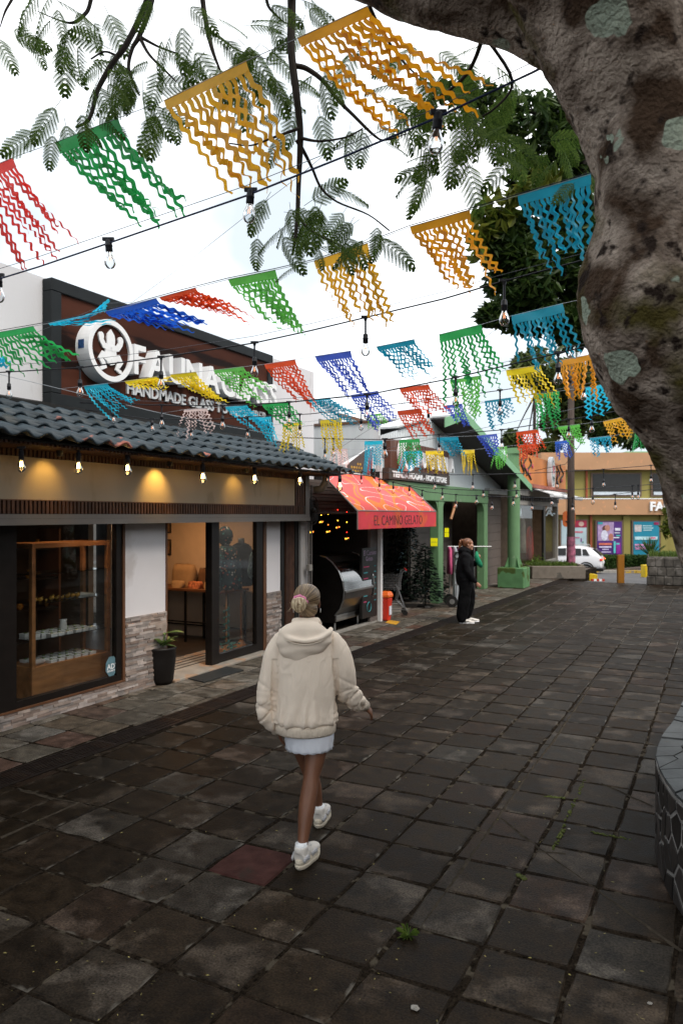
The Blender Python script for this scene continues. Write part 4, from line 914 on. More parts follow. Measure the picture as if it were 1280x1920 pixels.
q = MB(); slab(q, pk[0] - .0, pk[1] - .065, er[0] + .1, er[1] - .09, -12, OV - .032, .04); slab(q, 14.2, gz(14.2) - .065, pk[0] - .003, pk[1] - .065, -6.6, HU - .06, .04); part('roof_sheet', q, m_whiteroof, hs)
q = MB(); slab(q, pk[0] - .10, pk[1] - .15, er[0] + .05, er[1] - .17, OV - .028, OV, .20); part('barge_board', q, m_greenl, hs)
q = MB(); slab(q, 14.9, gz(14.9) - .17, pk[0] - .102, pk[1] - .17, OV - .026, OV - .002, .20); part('barge_board', q, m_greenl, hs)
# interior
part('floor_slab', MB().box((-12, h0, -.11), (-5.96, 24, -.001)), M('store concrete floor', (.17, .15, .13), rough=.75, var=.2, scale=1.5, bump=.2, coord='World', wear=((.12, .09, .075), .56)), hs)
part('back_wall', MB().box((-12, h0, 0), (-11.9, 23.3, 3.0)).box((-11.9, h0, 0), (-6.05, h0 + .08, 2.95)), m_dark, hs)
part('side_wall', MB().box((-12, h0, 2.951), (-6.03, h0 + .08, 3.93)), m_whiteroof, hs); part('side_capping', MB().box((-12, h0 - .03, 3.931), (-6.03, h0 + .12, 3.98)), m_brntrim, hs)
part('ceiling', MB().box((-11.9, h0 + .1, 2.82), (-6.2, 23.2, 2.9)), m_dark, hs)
part('grey_partition', MB().box((-8.0, vU(772, -8.0), .9), (-7.95, vU(806, -8), 2.7)), M('grey panel', (.16, .165, .16), rough=.7, var=.08), hs)
q = MB()
for k in range(10): q.box((-7.0, p1b + .5, k * .27), (-6.985 + .0 * k, p2a + .4, k * .27 + .262))
part('shutter_wall', q, m_shutter, hs)
q = MB()
for k in range(11): q.box((-6.25, p2b - .05, k * .26), (-6.20, 23.25, k * .26 + .252))
part('side_panel', q, M('taupe cladding', (.125, .10, .085), rough=.7, var=.08), hs)
part('fascia_strip', MB().box((-6.2, p2b + .02, 2.70), (-5.85, 23.25, 2.86)), M('grey fascia', (.30, .30, .29), rough=.5, var=.1), hs)
q = MB(); a, b = vU(842, HU), vU(852, HU); q.tube([(HU + .05, a + .02, 2.30), (HU + .10, a - .28, 1.98)], (.035), 6)
# store sign
st = thing('store_sign', 'brown slatted store sign lettered TIENDA HOGAR - HOME STORE on the white gable', 'sign', (HU, 15.5, 2.82))
ss0, ss1 = 13.6, vU(842, HU + .05)
q = MB(); v = ss0
while v < ss1 - .02: q.box((HU - .08, v, 3.04), (HU + .04 + .008 * R.random(), v + .052, 3.62)); v += .058
part('slat_board', q, m_brown, st)
part('lower_board', MB().box((HU - .08, ss0 - .1, 2.815), (HU + .06, ss1, 3.035)), m_darkboard, st)
q = MB(); text(q, 'TIENDA HOGAR - HOME STORE', U_FACE(HU + .061, vU(735, HU + .06), 2.86), .17, .008, .006, fit=vU(836, HU + .06) - vU(735, HU + .06)); part('tagline', q, m_letter, st)
M0 = U_FACE(HU + .045, vU(752, HU), 3.34); q = MB(); ring(q, .26, .34, 0, .15); part('round_logo', q, m_letter, st); q = MB(); q.prism([(.26 * math.cos(2 * math.pi * i / 30), .26 * math.sin(2 * math.pi * i / 30)) for i in range(30)], M0, .1); part('logo_disc', q, m_brown, st)
v = vU(766, HU); ve = vU(846, HU)
for ch in 'HUGUNA':
    vs_, fs_, w = textmesh(ch, .46, .05, .012, .8); q = MB(); x0 = min(p[0] for p in vs_); k_ = ((ve - v) if ch == 'A' and False else 1)
    q.add([U_FACE(HU + .045, v, 3.13) @ Vector((p[0] - x0, p[1], p[2])) for p in vs_], fs_); part('letter', q, m_letter, st); v += (ve - vU(766, HU)) / 6
# mosaic sign above awning
ms_ = thing('honeycomb_sign', 'white sign with brown honeycomb pattern and teal swoosh above the awning', 'sign', (-6.1, 12.2, 2.86))
mu = -6.08; m0, m1 = vU(648, mu), 13.38
q = MB(); q.add([(mu, m0, 2.86), (mu, m1, 2.86), (mu, m1, 3.46), (mu, m0, 3.02), (mu - .1, m0, 2.86), (mu - .1, m1, 2.86), (mu - .1, m1, 3.46), (mu - .1, m0, 3.02)], [(0, 1, 2, 3), (7, 6, 5, 4), (0, 4, 5, 1), (1, 5, 6, 2), (2, 6, 7, 3), (3, 7, 4, 0)]); part('panel', q, m_whitemetal, ms_)
q = MB(); mm = m0 + (m1 - m0) * .55; q.add([(mu + .004, m0 + .02, 2.90), (mu + .004, mm, 2.88), (mu + .004, mm + .1, 3.34), (mu + .004, m0 + .02, 3.01)], [(0, 1, 2, 3)]); part('brown_field', q, M('brown print', (.08, .055, .045), rough=.5, var=.1, bump=0), ms_)
q = MB()
for r_ in range(6):
    for c_ in range(11):
        v_ = m0 + .08 + c_ * .105 + (r_ % 2) * .05; z_ = 2.915 + r_ * .07
        if v_ < mm - .06 and z_ < 2.93 + (v_ - m0) * .27: q.prism([(.04 * math.cos(t), .026 * math.sin(t)) for t in [math.pi / 3 * i for i in range(6)]], U_FACE(mu + .005, v_, z_), .002)
part('honeycomb_cells', q, M('ochre print', (.42, .25, .03), rough=.5, var=.3, bump=0), ms_)['kind'] = 'stuff'
q = MB(); q.add([(mu + .006, mm - .01, 2.87), (mu + .006, mm + .18, 2.87), (mu + .006, mm + .28, 3.38), (mu + .006, mm + .10, 3.33)], [(0, 1, 2, 3)]); part('teal_stripe', q, M('teal print', (.02, .18, .27), rough=.5, var=.1, bump=0), ms_)
q = MB(); q.add([(mu + .0065, mm + .18, 2.87), (mu + .0065, mm + .30, 2.87), (mu + .0065, mm + .42, 3.02), (mu + .0065, mm + .46, 3.42), (mu + .0065, mm + .28, 3.38)], [(0, 1, 2, 3, 4)]); part('maroon_stripe', q, M('maroon print', (.28, .06, .07), rough=.5, var=.1, bump=0), ms_)
# pale roofs & a block behind the eave
part('side_window', MB().box((-8.195, 14.9, 3.9), (-8.17, 15.5, 4.3)), m_greytrim, single('white_annex', MB().box((-10.5, 14.2, 0), (-8.2, 15.9, 4.75)), m_parapet, 'small white annex behind the end of the gift shop parapet', 'building'))
hl = thing('pale_hall', 'pale sheet clad hall behind the store gable and the gelato awning', 'building', (-11, 19, 0)); part('cladding', MB().box((-14, 15.95, 0), (-9.0, 22.6, 4.72)), m_whiteroof, hl); part('ridge_cap', MB().box((-14.05, 15.95, 4.722), (-8.95, 22.65, 4.79)), m_brntrim, hl)
# yellow signs, rack, trolley, cart, trees
def card(px0, py0, px1, py1, Z, lab):
    a, b = W(px0, py1, Z), W(px1, py0, Z); q = MB(); r = Vector((cT, sT, 0)); wd = (b - a).dot(r); h = b.z - a.z
    Mx = Matrix.Translation(a) @ Matrix(((cT, 0, sT, 0), (sT, 0, -cT, 0), (0, 1, 0, 0), (0, 0, 0, 1)))
    q.prism([(0, 0), (wd, 0), (wd, h * .48), (0, h * .48)], Mx, .01); q.prism([(0, h * .52), (wd, h * .52), (wd, h), (0, h)], Mx, .01); return single('price_card', q, m_yellow, lab, 'sign')
card(833, 990, 841, 1007, 16.8, 'yellow price card fixed on the first green post'); card(807, 1009, 820, 1024, 17.4, 'pair of yellow price cards left of the first green post')
m_xmas = leaf_mat('artificial tree needle', (.002, .006, .004), (.007, .016, .009), .1, .8)
def xmas(px, py, Z, h, rad, lab, lights=0):
    g = GP(px, py); g = Vector((W(px, py, Z).x, W(px, py, Z).y, 0)); o = thing('christmas_tree', lab, 'christmas tree', g); q = MB(); rr = random.Random(int(px))
    for i in range(900):
        t = rr.random() ** .7; z = .15 + (h - .15) * (1 - t) ; r = rad * t * rr.uniform(.5, 1.05) + .02; a = rr.uniform(0, 6.28)
        c = Vector((g.x + r * math.cos(a), g.y + r * math.sin(a), z)); d = Vector((math.cos(a), math.sin(a), -.25)) * .09; s_ = Vector((-math.sin(a), math.cos(a), rr.uniform(-.5, .5))) * .02
        q.add([c - s_, c + s_, c + s_ + d, c - s_ + d], [(0, 1, 2, 3)])
    part('needles', q, m_xmas, o)['kind'] = 'stuff'; part('pole', MB().lathe([(.02, 0), (.02, h * .9)], g, 6).lathe([(.2, 0.0), (.18, .04)], g, 10), m_black, o)
    if lights:
        q = MB()
        for i in range(lights): t = rr.random(); a = rr.uniform(0, 6.28); r = rad * t; q.ball((g.x + r * math.cos(a), g.y + r * math.sin(a), .15 + (h - .15) * (1 - t)), .022, 6)
        part('ornament', q, M('frosted ornament', (.10, .16, .19), rough=.4, var=.5, bump=0), o)['kind'] = 'stuff'
xmas(797, 1112, 16.9, 1.45, .40, 'small dark cone shaped christmas tree left of the first green post'); xmas(741, 1100, 18.5, 2.1, .35, 'tall slim christmas tree behind the trolley', 0)
xmas(768, 1105, 18.0, 2.1, .45, 'tall christmas tree with frosted ornaments behind the small cone tree', 60); xmas(815, 1100, 18.6, 1.5, .3, 'decorated christmas tree half hidden behind the green post', 60)
# trolley
tr0 = W(738, 1118, 15.6); tr0.z = 0
cart = thing('shopping_cart', 'small wire shopping cart with red handle inside the store entrance', 'shopping cart', tr0, TH)
m_chrome = M('chrome wire', (.30, .30, .30), rough=.3, metal=.8, var=.1, bump=0)
q = MB()
for y in (-.2, .2):
    q.tube([(.24, y, .95), (.16, y, .90), (.05, y, .30), (.25, y, .12)], .012, 6); q.tube([(.05, y, .62), (.24, y, .12), (-.35, y, .15)], .012, 6)
part('frame', q, m_chrome, cart, local=True); q = MB()
for i in range(9):
    z = .55 + i * .035; q.tube([(-.42, -.22, z), (.14, -.2, z), (.14, .2, z), (-.42, .22, z), (-.42, -.22, z)], .004, 4, cap=False)
for i in range(12):
    x = -.42 + i * .05
    for y in (-.22, .22): q.tube([(x, y, .54), (x, y, .84)], .003, 4)
    q.tube([(x, -.22, .55), (x, .22, .55)], .003, 4)
for i in range(6): q.tube([(-.35 + i * .1, -.2, .25), (-.35 + i * .1, .2, .25)], .004, 4)
q.tube([(-.35, -.2, .25), (.15, -.2, .25), (.15, .2, .25), (-.35, .2, .25), (-.35, -.2, .25)], .006, 4)
part('basket', q, m_chrome, cart, local=True); part('handle', MB().tube([(.24, -.22, .95), (.24, .22, .95)], .018, 8), M('red grip', (.5, .02, .02), rough=.5, var=.1, bump=0), cart, local=True)
for x, y in ((.22, -.2), (.22, .2), (-.33, -.2), (-.33, .2)): part('caster', MB().tube([(x, y - .012, .055), (x, y + .012, .055)], .055, 14), m_black, cart, local=True)
# hand truck
ht0 = W(846, 1127, 17.0); ht0.z = 0; ht = thing('hand_truck', 'upright aluminium hand truck with black wheels leaning by the green post', 'hand truck', ht0, TH)
q = MB(); 
for x in (.02, .09, .16, .23): q.tube([(x, 0, .05), (x + .06, 0, 1.0)], .012, 6)
for z in (.12, .5, .95): q.tube([(.02 + z * .06, 0, z), (.23 + z * .06, 0, z)], .012, 6)
part('frame', q, m_steel, ht, local=True); part('loop_handle', MB().tube([(.06, 0, 1.15), (.12, 0, 1.24), (.24, 0, 1.2), (.22, 0, 1.1), (.1, 0, 1.1), (.06, 0, 1.15)], .014, 8), m_black, ht, local=True)
part('toe_plate', MB().box((.0, -.2, .01), (.3, .0, .025)), m_steel, ht, local=True)
for y in (-.2,): part('wheel', MB().tube([(-.02, y - .035, .13), (-.02, y + .035, .13)], .13, 24).tube([(-.02, y - .04, .13), (-.02, y - .036, .13)], .06, 16, 1), [m_black, m_steel], ht, local=True)
part('wheel', MB().tube([(-.02, .165, .13), (-.02, .235, .13)], .13, 24), m_black, ht, local=True)
q = MB().box((.10, .02, .75), (.34, .28, 1.25)).box((.08, .0, .05), (.36, .3, .75)); part('crate_stack', q, M('pale translucent crate', (.33, .36, .38), rough=.4, var=.2, scale=5, bump=.1), ht, local=True)
rk0 = W(880, 1105, 18.6); rk0.z = 0; rk = thing('garment_rack', 'silver rail garment rack with bright clothes behind the dark dressed person', 'clothes rack', rk0, TH)
part('rail', MB().tube([(-.55, 0, 1.30), (.55, 0, 1.30)], .016, 8).tube([(-.5, 0, .1), (-.5, 0, 1.30)], .014, 8).tube([(.12, 0, .1), (.12, 0, 1.30)], .014, 8), m_steel, rk, local=True)
for y in (-.5, .12): part('foot', MB().box((y - .03, -.3, .06), (y + .03, .3, .1)), m_steel, rk, local=True)
gc = [((.55, .10, .22), 'pink'), ((.35, .38, .42), 'grey'), ((.5, .14, .3), 'magenta'), ((.05, .12, .16), 'dark teal')]
for i, (c, nm) in enumerate(gc):
    x = rk0 + Vector((cT, sT, 0)) * (-.50 + i * .13); q = MB(); q.tube([x + Vector((0, 0, 1.30)), x + Vector((0, 0, 1.22)), x + Vector((0, 0, .9)), x + Vector((0, 0, .62))], [(.03, .05), (.05, .2), (.06, .2), (.07, .24)], 12, ref=(cT, sT, 0))
    single('hanging_garment', q, M('cloth ' + nm, c, rough=.85, var=.2, scale=10, bump=.3, bscale=60), nm + ' garment hanging on the silver rail of the rack', 'garment', smooth=True)

# ================================================================ ROUND GREEN COLUMN
cc = GP(957, 1103); cc = Vector((cc.x, cc.y + .35, 0)); col = thing('green_column', 'round green painted column on a mossy square block beside the walk', 'column', cc)
part('block', MB().box((cc.x - .38, cc.y - .38, 0), (cc.x + .38, cc.y + .38, .58)), m_mossgreen, col, bev=.02)
part('shaft', MB().lathe([(.18, .58), (.175, 3.86), (.23, 3.86), (.23, 4.02)], cc, 28), m_green, col, smooth=False)
for k in range(4):
    a = math.pi / 4 + k * math.pi / 2; d = Vector((math.cos(a), math.sin(a), 0)); n_ = Vector((-d.y, d.x, 0)) * .015
    q = MB(); P0 = [cc + d * .17 + Vector((0, 0, .60)), cc + d * .30 + Vector((0, 0, .58)), cc + d * .17 + Vector((0, 0, .92))]
    q.add([p - n_ for p in P0] + [p + n_ for p in P0], [(0, 2, 1), (3, 4, 5), (0, 1, 4, 3), (1, 2, 5, 4), (2, 0, 3, 5)]); part('gusset', q, m_mossgreen, col)

# ================================================================ FLOWER SIGN SHOP
SUx = -5.75
fs0, fs1 = 23.45, 29.9
fsh = thing('craft_shop', 'glass fronted clothes shop with an orange parapet past the green column', 'shop', (SUx, 26.5, 0))
m_osign = M('orange sign board', (.58, .19, .03), rough=.5, var=.12, scale=.8, bump=.05, coord='World')
part('orange_parapet', MB().box((SUx - .3, fs0, 3.12), (SUx, vU(1060, SUx), 4.12)), m_osign, fsh)
q = MB()
for s_, (v0_, z0_) in enumerate(((fs0 + .7, 3.45), (fs0 + 1.1, 3.5), (fs0 + 1.7, 3.4), (vU(1045, SUx), 3.4), (vU(1052, SUx), 3.5))):
    q.tube([(SUx + .012, v0_ + .35 * math.sin(t * 1.7 + s_) * (.6 + .1 * s_), z0_ - .1 + t * .16) for t in [i * .4 for i in range(12)]], .035, 6)
part('painted_vines', q, M('dark vine paint', (.05, .05, .035), rough=.7, var=.2, bump=0), fsh)
for i in range(7):
    v_ = (fs0 + .5 + i * .42) if i < 5 else vU(1044 + (i - 5) * 8, SUx); z_ = 3.4 + .45 * ((i * 37) % 10) / 10
    part('painted_bloom', MB().ball((SUx + .02, v_, z_), (.02, .13, .08), 10), M('bloom paint', (.45, .07, .10), rough=.6, var=.5, scale=12, bump=0), fsh)
M0 = U_FACE(SUx + .02, vU(1028, SUx), 3.65)
q = MB(); q.prism([(.36 * math.cos(t), .62 * math.sin(t)) for t in [2 * math.pi * i / 32 for i in range(32)]], M0, .16); osn = part('oval_sign', q, m_letter, fsh)
q = MB(); q.prism([(.26 * math.cos(t), .50 * math.sin(t)) for t in [2 * math.pi * i / 32 for i in range(32)]], M0 @ Matrix.Translation((0, 0, .161)), .004); part('oval_band', q, M('grey green band', (.22, .30, .30), rough=.5, bump=0), osn)
q = MB(); q.prism([(.20 * math.cos(t), .43 * math.sin(t)) for t in [2 * math.pi * i / 32 for i in range(32)]], M0 @ Matrix.Translation((0, 0, .166)), .003); part('oval_field', q, m_letter, osn)
q = MB(); blob(q, 0, .12, .10, .17, 0, .17, .006); blob(q, -.07, .2, .05, .1, .3, .172, .006); blob(q, .07, .2, .05, .1, -.3, .173, .006); part('red_flower', q, M('red flower', (.70, .05, .07), rough=.5, bump=0), osn)
q = MB(); limb(q, [(0, -.05), (0, -.36)], .02, .171, .005); blob(q, -.07, -.22, .04, .12, .6, .172, .005); blob(q, .07, -.22, .04, .12, -.6, .173, .005); part('flower_stem', q, M('dark stem', (.02, .06, .04), rough=.5, bump=0), osn)
part('tiled_strip', MB().box((SUx - .1, fs0, 2.98), (SUx + .35, 30.3, 3.1)), M('terracotta edge', (.30, .10, .07), rough=.8, var=.3, scale=6, bump=.4), fsh)
aw2 = thing('rolled_awning', 'half rolled white awning above the clothes shop window', 'awning', (-5.3, 27, 2.7))
q = MB()
for k in range(5): u_ = -5.66 + k * .17; q.add([(u_, 24.6, 3.00 - k * .055), (u_ + .168, 24.6, 2.955 - k * .055), (u_ + .168, 30.1, 2.955 - k * .055), (u_, 30.1, 3.00 - k * .055), (u_, 24.6, 3.03 - k * .055), (u_ + .168, 24.6, 2.985 - k * .055), (u_ + .168, 30.1, 2.985 - k * .055), (u_, 30.1, 3.03 - k * .055)], [(3, 2, 1, 0), (4, 5, 6, 7), (0, 1, 5, 4), (1, 2, 6, 5), (2, 3, 7, 6), (3, 0, 4, 7)])
part('cloth', q, m_whitemetal, aw2); part('front_tube', MB().tube([(-4.86, 24.5, 2.72), (-4.86, 30.2, 2.72)], .07, 10), m_whitemetal, aw2)
m_trim2 = M('grey shop trim', (.34, .32, .29), rough=.6, var=.1)
part('lintel', MB().box((SUx - .1, fs0, 2.72), (SUx + .12, 29.9, 2.97)).box((SUx - .1, fs0, 2.42), (SUx + .05, 29.9, 2.56)).box((SUx - .12, 29.78, 0), (SUx + .05, 29.95, 2.42)), m_trim2, fsh)
v = fs0
while v < 29.8: part('dentil', MB().box((SUx - .1, v, 2.56), (SUx + .10, v + .13, 2.71)), m_black, fsh); v += .26
part('mullion', MB().box((SUx - .08, vU(1019, SUx), 0), (SUx, vU(1022.5, SUx), 2.42)).box((SUx - .08, vU(1000, SUx), 2.28), (SUx - .01, vU(1021, SUx), 2.42)), m_black, fsh)
for a, b in ((fs0 + .05, vU(1000, SUx)), (vU(1023, SUx), 29.77)): part('shop_window', MB().box((SUx - .05, a, .40), (SUx - .04, b, 2.41)), m_glass, fsh)
part('window_base', MB().box((SUx - .1, vU(1023, SUx), 0), (SUx + .02, 29.77, .40)), m_conc, fsh); part('window_base', MB().box((SUx - .1, fs0, 0), (SUx + .0, vU(999, SUx), .22)), m_black, fsh)
part('room', MB().box((-11, fs0 - .1, 0), (-10.9, 29.95, 3.1)).box((-10.9, 29.8, 0), (SUx - .12, 29.95, 3.1)).box((-10.9, fs0 - .1, 0), (SUx - .1, fs0 - .02, 3.1)).box((-10.9, fs0, 2.98), (SUx - .1, 29.79, 3.05)), M('shop room wall', (.16, .12, .09), rough=.9, var=.2), fsh)
q = MB(); text(q, 'JA', U_FACE(SUx - .03, vU(975, SUx), 2.06), .34, .004, .008); text(q, 'A-', U_FACE(SUx - .03, vU(1024, SUx), 2.06), .34, .004, .008, fit=2.0); part('window_lettering', q, M('pale blue letters', (.55, .65, .68), rough=.5, bump=0), fsh)
for (px, z0, c, w, lab) in ((978, .75, (.42, .36, .27), .26, 'cream dress on a form behind the left craft shop window'), (993, .4, (.35, .08, .06), .2, 'red dress hanging behind the left craft shop window'), (1034, .5, (.42, .08, .05), .28, 'orange red dress behind the right craft shop window')):
    v_ = vU(px, SUx - .5); q = MB().tube([(SUx - .5, v_, z0), (SUx - .5, v_, z0 + .5), (SUx - .5, v_, z0 + 1.0), (SUx - .5, v_, z0 + 1.2), (SUx - .5, v_, z0 + 1.28)], [(.14, w * 1.3), (.13, w), (.12, w), (.08, w * .7), (.03, .05)], 12, ref=(1, 0, 0))
    single('dress', q, M('dress %d' % px, c, rough=.85, var=.2, bump=.3), lab, 'dress', smooth=True)
tb = thing('console_table', 'small white console table inside the craft shop doorway', 'table', (SUx - .8, vU(1010, SUx - .8), 0)); tv = vU(1010, SUx - .8)
part('top', MB().box((SUx - 1.0, tv - .5, .72), (SUx - .5, tv + .5, 1.0)), m_whitemetal, tb)
for a in (-.95, -.55):
    for b in (-.45, .4): part('leg', MB().box((SUx + a, tv + b, 0), (SUx + a + .05, tv + b + .05, .72)), m_whitemetal, tb)
# hanging octagonal flower sign
hc = W(1066, 973, 26.5); osg = thing('hanging_sign', 'small octagonal orange sign with a red flower hanging past the craft shop', 'sign', hc)
Mh = Matrix.Translation(hc) @ Matrix(((cT, 0, sT, 0), (sT, 0, -cT, 0), (0, 1, 0, 0), (0, 0, 0, 1)))
rr_ = .225; pts = [(.14, .28), (-.14, .28), (-.21, .22), (-.225, .12), (-.225, -.12), (-.21, -.22), (-.14, -.28), (.14, -.28), (.21, -.22), (.225, -.12), (.225, .12), (.21, .22)]
q = MB(); q.prism(pts, Mh, .04); part('plate', q, M('orange plate', (.50, .12, .03), rough=.5, var=.1, bump=0), osg)
M0 = Mh @ Matrix.Translation((0, 0, -.13)); q = MB(); blob(q, 0, .07, .09, .07, 0, .172, .005); blob(q, 0, .10, .05, .05, 0, .178, .004); part('flower', q, M('crimson flower', (.5, .01, .02), rough=.5, bump=0), osg)
q = MB(); limb(q, [(0, 0), (0, -.2)], .015, .1715, .005); limb(q, [(0, -.18), (-.12, -.08)], .02, .1735, .005); limb(q, [(0, -.18), (.12, -.08)], .02, .1755, .005); part('stem', q, m_black, osg)
part('hanger', MB().tube([hc + Vector((-.08, -.04, .28)), hc + Vector((-.08, -.04, .9))], .008, 4).tube([hc + Vector((.08, .04, .28)), hc + Vector((.08, .04, .9))], .008, 4).tube([hc + Vector((-.9, 0, .9)), hc + Vector((.12, .06, .9))], .02, 6), m_greytrim, osg)
# potted greens before craft shop
for i, px in enumerate((999, 1007, 1013)):
    g = GP(px, 1083 - i * 5); o = thing('flower_trough', ['white trough of green plants nearest the green column', 'white trough of green plants in the middle by the craft shop', 'white trough of green plants nearest the craft shop door'][i], 'planter', (g.x - .1, g.y, 0), 0, 'white troughs before the craft shop')
    part('trough', MB().box((g.x - .25, g.y - .18, 0), (g.x + .02, g.y + .18, .28)), m_whitemetal, o, bev=.01); q = MB()
    for k in range(130):
        c = Vector((g.x - .12 + R.gauss(0, .09), g.y + R.gauss(0, .12), .30 + abs(R.gauss(0, .12)))); a = Vector((R.gauss(0, 1), R.gauss(0, 1), R.gauss(0, 1))).normalized() * .05; b = a.orthogonal().normalized() * .025; q.add([c - a, c + b, c + a, c - b], [(0, 1, 2, 3)])
    part('foliage', q, m_grass, o)['kind'] = 'stuff'

# ================================================================ STREET END: planters, post, road furniture
def blades(n, area, h, mat, w=.006):
    q = MB()
    for k in range(n):
        x, y, z = area(); a = R.uniform(0, 6.28); hh = h * R.uniform(.5, 1.2); d = Vector((math.cos(a), math.sin(a), 0)); s_ = Vector((-d.y, d.x, 0)) * w; b = Vector((x, y, z))
        q.add([b - s_, b + s_, b + d * hh * .25 + Vector((0, 0, hh * .7)) + s_ * .6, b + d * hh * .25 + Vector((0, 0, hh * .7)) - s_ * .6, b + d * hh * .6 + Vector((0, 0, hh))], [(0, 1, 2, 3), (3, 2, 4)])
    return q
pl = thing('concrete_planter', 'low grey concrete planter with grass at the foot of the utility pole', 'planter', CL(7.2, 24.6, 0), TH)
m_pl = M('weathered planter concrete', (.19, .16, .13), rough=.85, var=.25, scale=3, bump=.4, bscale=30, coord='World', wear=((.10, .09, .075), .55))
# wall sections as boxes round a soil bed, camera-aligned thing
part('wall', MB().box((-1.0, -.45, 0), (.75, -.30, .42)), m_pl, pl, local=True, bev=.02); part('wall', MB().box((.60, -.298, 0), (.75, 1.3, .46)), m_pl, pl, local=True, bev=.02); part('wall', MB().box((-1.0, -.298, 0), (-.85, 1.3, .40)), m_pl, pl, local=True, bev=.02)
part('soil', MB().box((-.848, -.298, 0), (.598, 1.3, .36)), m_earth, pl, local=True)
part('grass', blades(1600, lambda: (R.uniform(-.84, .6), R.uniform(-.29, 1.28), .36), .16, m_grass, .010), m_grass, pl, local=True)['kind'] = 'stuff'
pb = CL((1070 - 640) / FP * 25.2, 25.2, 0)
pole = thing('utility_pole', 'brown utility pole with painted graffiti base rising behind the planter', 'utility pole', pb)
def pole_mat():
    return M('weathered pole', (.055, .040, .032), rough=.8, var=.3, scale=6, bump=.3, stretch=(6, 6, .5), coord='World')
part('shaft', MB().lathe([(.145, .3), (.135, 1.2), (.12, 3), (.10, 7.5)], pb, 18), pole_mat(), pole, smooth=True)
part('mural_band', MB().lathe([(.150, .35), (.147, .9), (.142, 1.35)], pb, 18, cap=False), M('painted mural', (.05, .14, .18), rough=.6, var=.9, scale=6, bump=0, col2=(.30, .09, .14), coord='World'), pole)
part('crossarm', MB().box(pb + Vector((-.05, -.9, 6.6)), pb + Vector((.05, .9, 6.7))), m_twig, pole)
# right stone planter far
p_ = CL((1252 - 640) / FP * 22.0, 22.4, 0); sp_ = thing('stone_planter', 'grey rubble stone planter with grass at the far right end of the plaza', 'planter', p_, TH - .38)
m_rub = M('grey rubble stone', (.10, .088, .075), rough=.85, var=.5, scale=5, bump=.7, bscale=16, coord='World', wear=((.19, .17, .15), .55), wscale=4)
for k in range(6):
    for r_ in range(3):
        part('rubble_stone', MB().box((-.44 + k * .24 + (r_ % 2) * .06, -.40, r_ * .27), (-.44 + k * .24 + .228 + (r_ % 2) * .06, -.30 + R.uniform(-.02, .0), r_ * .27 + .258)), m_rub, sp_, local=True, bev=.02)
part('core', MB().box((-.40, -.38, 0), (1.2, 1.4, .84)), m_rub, sp_, local=True, bev=.03)
part('grass', blades(900, lambda: (R.uniform(-.36, .9), R.uniform(-.3, 1.2), .83), .16, m_grass, .01), m_grass, sp_, local=True)['kind'] = 'stuff'
wp = W(1163, 1093, 22.9); q = MB().box((-.098, -.06, -.1), (.098, .06, .86)); q.v = [Matrix.Translation((wp.x, wp.y, 0)) @ Matrix.Rotation(TH, 4, 'Z') @ Vector(x) for x in q.v]
single('wooden_post', q, M('orange brown post', (.30, .12, .012), rough=.6, var=.1, scale=20, bump=.1, stretch=(1, 1, .1)), 'orange brown square wooden post at the end of the plaza', 'post', bev=.006)
def yblock(px0, py0, px1, py1, Z, lab):
    a, b = W(px0, py1, Z), W(px1, py0, Z); w = (px1 - px0) / FP * Z; h = b.z - a.z; q = MB().box((0, 0, -.1), (w * .62, .5, h)).box((w * .64, .05, -.1), (w, .5, h * .9)); q.v = [Matrix.Translation(a) @ Matrix.Rotation(TH, 4, 'Z') @ Vector(x) for x in q.v]
    return single('kerb_block', q, m_yell, lab, 'kerb block', bev=.02)
yblock(1097, 1076, 1121, 1091, 28, 'yellow painted kerb block beside the low planter'); yblock(1209, 1060, 1226, 1080, 34, 'yellow painted kerb block before the hedge on the right')
for i, px in enumerate((1108,)):
    c = W(px, 1090, 27.6); q = MB()
    for k in range(5): q.box((k * .1, 0, 0), (k * .1 + .1, .06, .08), k % 2)
    q.v = [Matrix.Translation(c) @ Matrix.Rotation(TH, 4, 'Z') @ Vector(x) for x in q.v]; single('striped_kerb', q, [M('red paint', (.45, .04, .02), bump=0), m_letter], 'short red and white striped kerb below the yellow block', 'kerb')

# ================================================================ ORANGE / OLIVE TWO-STOREY BUILDING (far)
ZB = 48.0; S_ = ZB / FP
def bx_x(px): return (px - 640) * S_
def bz_z(py): return HC - (py - HY) * S_
bl = thing('orange_building', 'two storey olive building with orange bands behind the car', 'building', CL(bx_x(1150), ZB, -1.3), TH)
ox = bx_x(1150); oz = -1.3
def BB(x0, y0, x1, y1, d0, d1):    # photo bearings on the facade plane, depth behind it
    return (bx_x(x0) - ox, d0, bz_z(y1) - oz), (bx_x(x1) - ox, d1, bz_z(y0) - oz)
part('wall', MB().box(*BB(1030, 876, 1340, 1062, .25, 8)), m_olive, bl, local=True)
part('roof_band', MB().box(*BB(1012, 849, 1345, 881, -.3, 7)), m_orange, bl, local=True); part('floor_band', MB().box(*BB(1012, 936, 1345, 965, -.3, .6)), m_orange, bl, local=True); part('band_cap', MB().box(*BB(1012, 934.4, 1345, 936, -.32, .6)), m_letter, bl, local=True)
part('roof_edge', MB().box(*BB(1180, 845, 1345, 849, .5, 7)), m_greenl, bl, local=True); part('end_wall', MB().box(*BB(1012, 876, 1031, 1062, -.2, 7)), m_orange, bl, local=True)
m_blk = M('tinted window', (.015, .015, .015), rough=.1, var=.2, bump=0); m_wfr = M('brown window frame', (.13, .085, .06), rough=.5, bump=0)
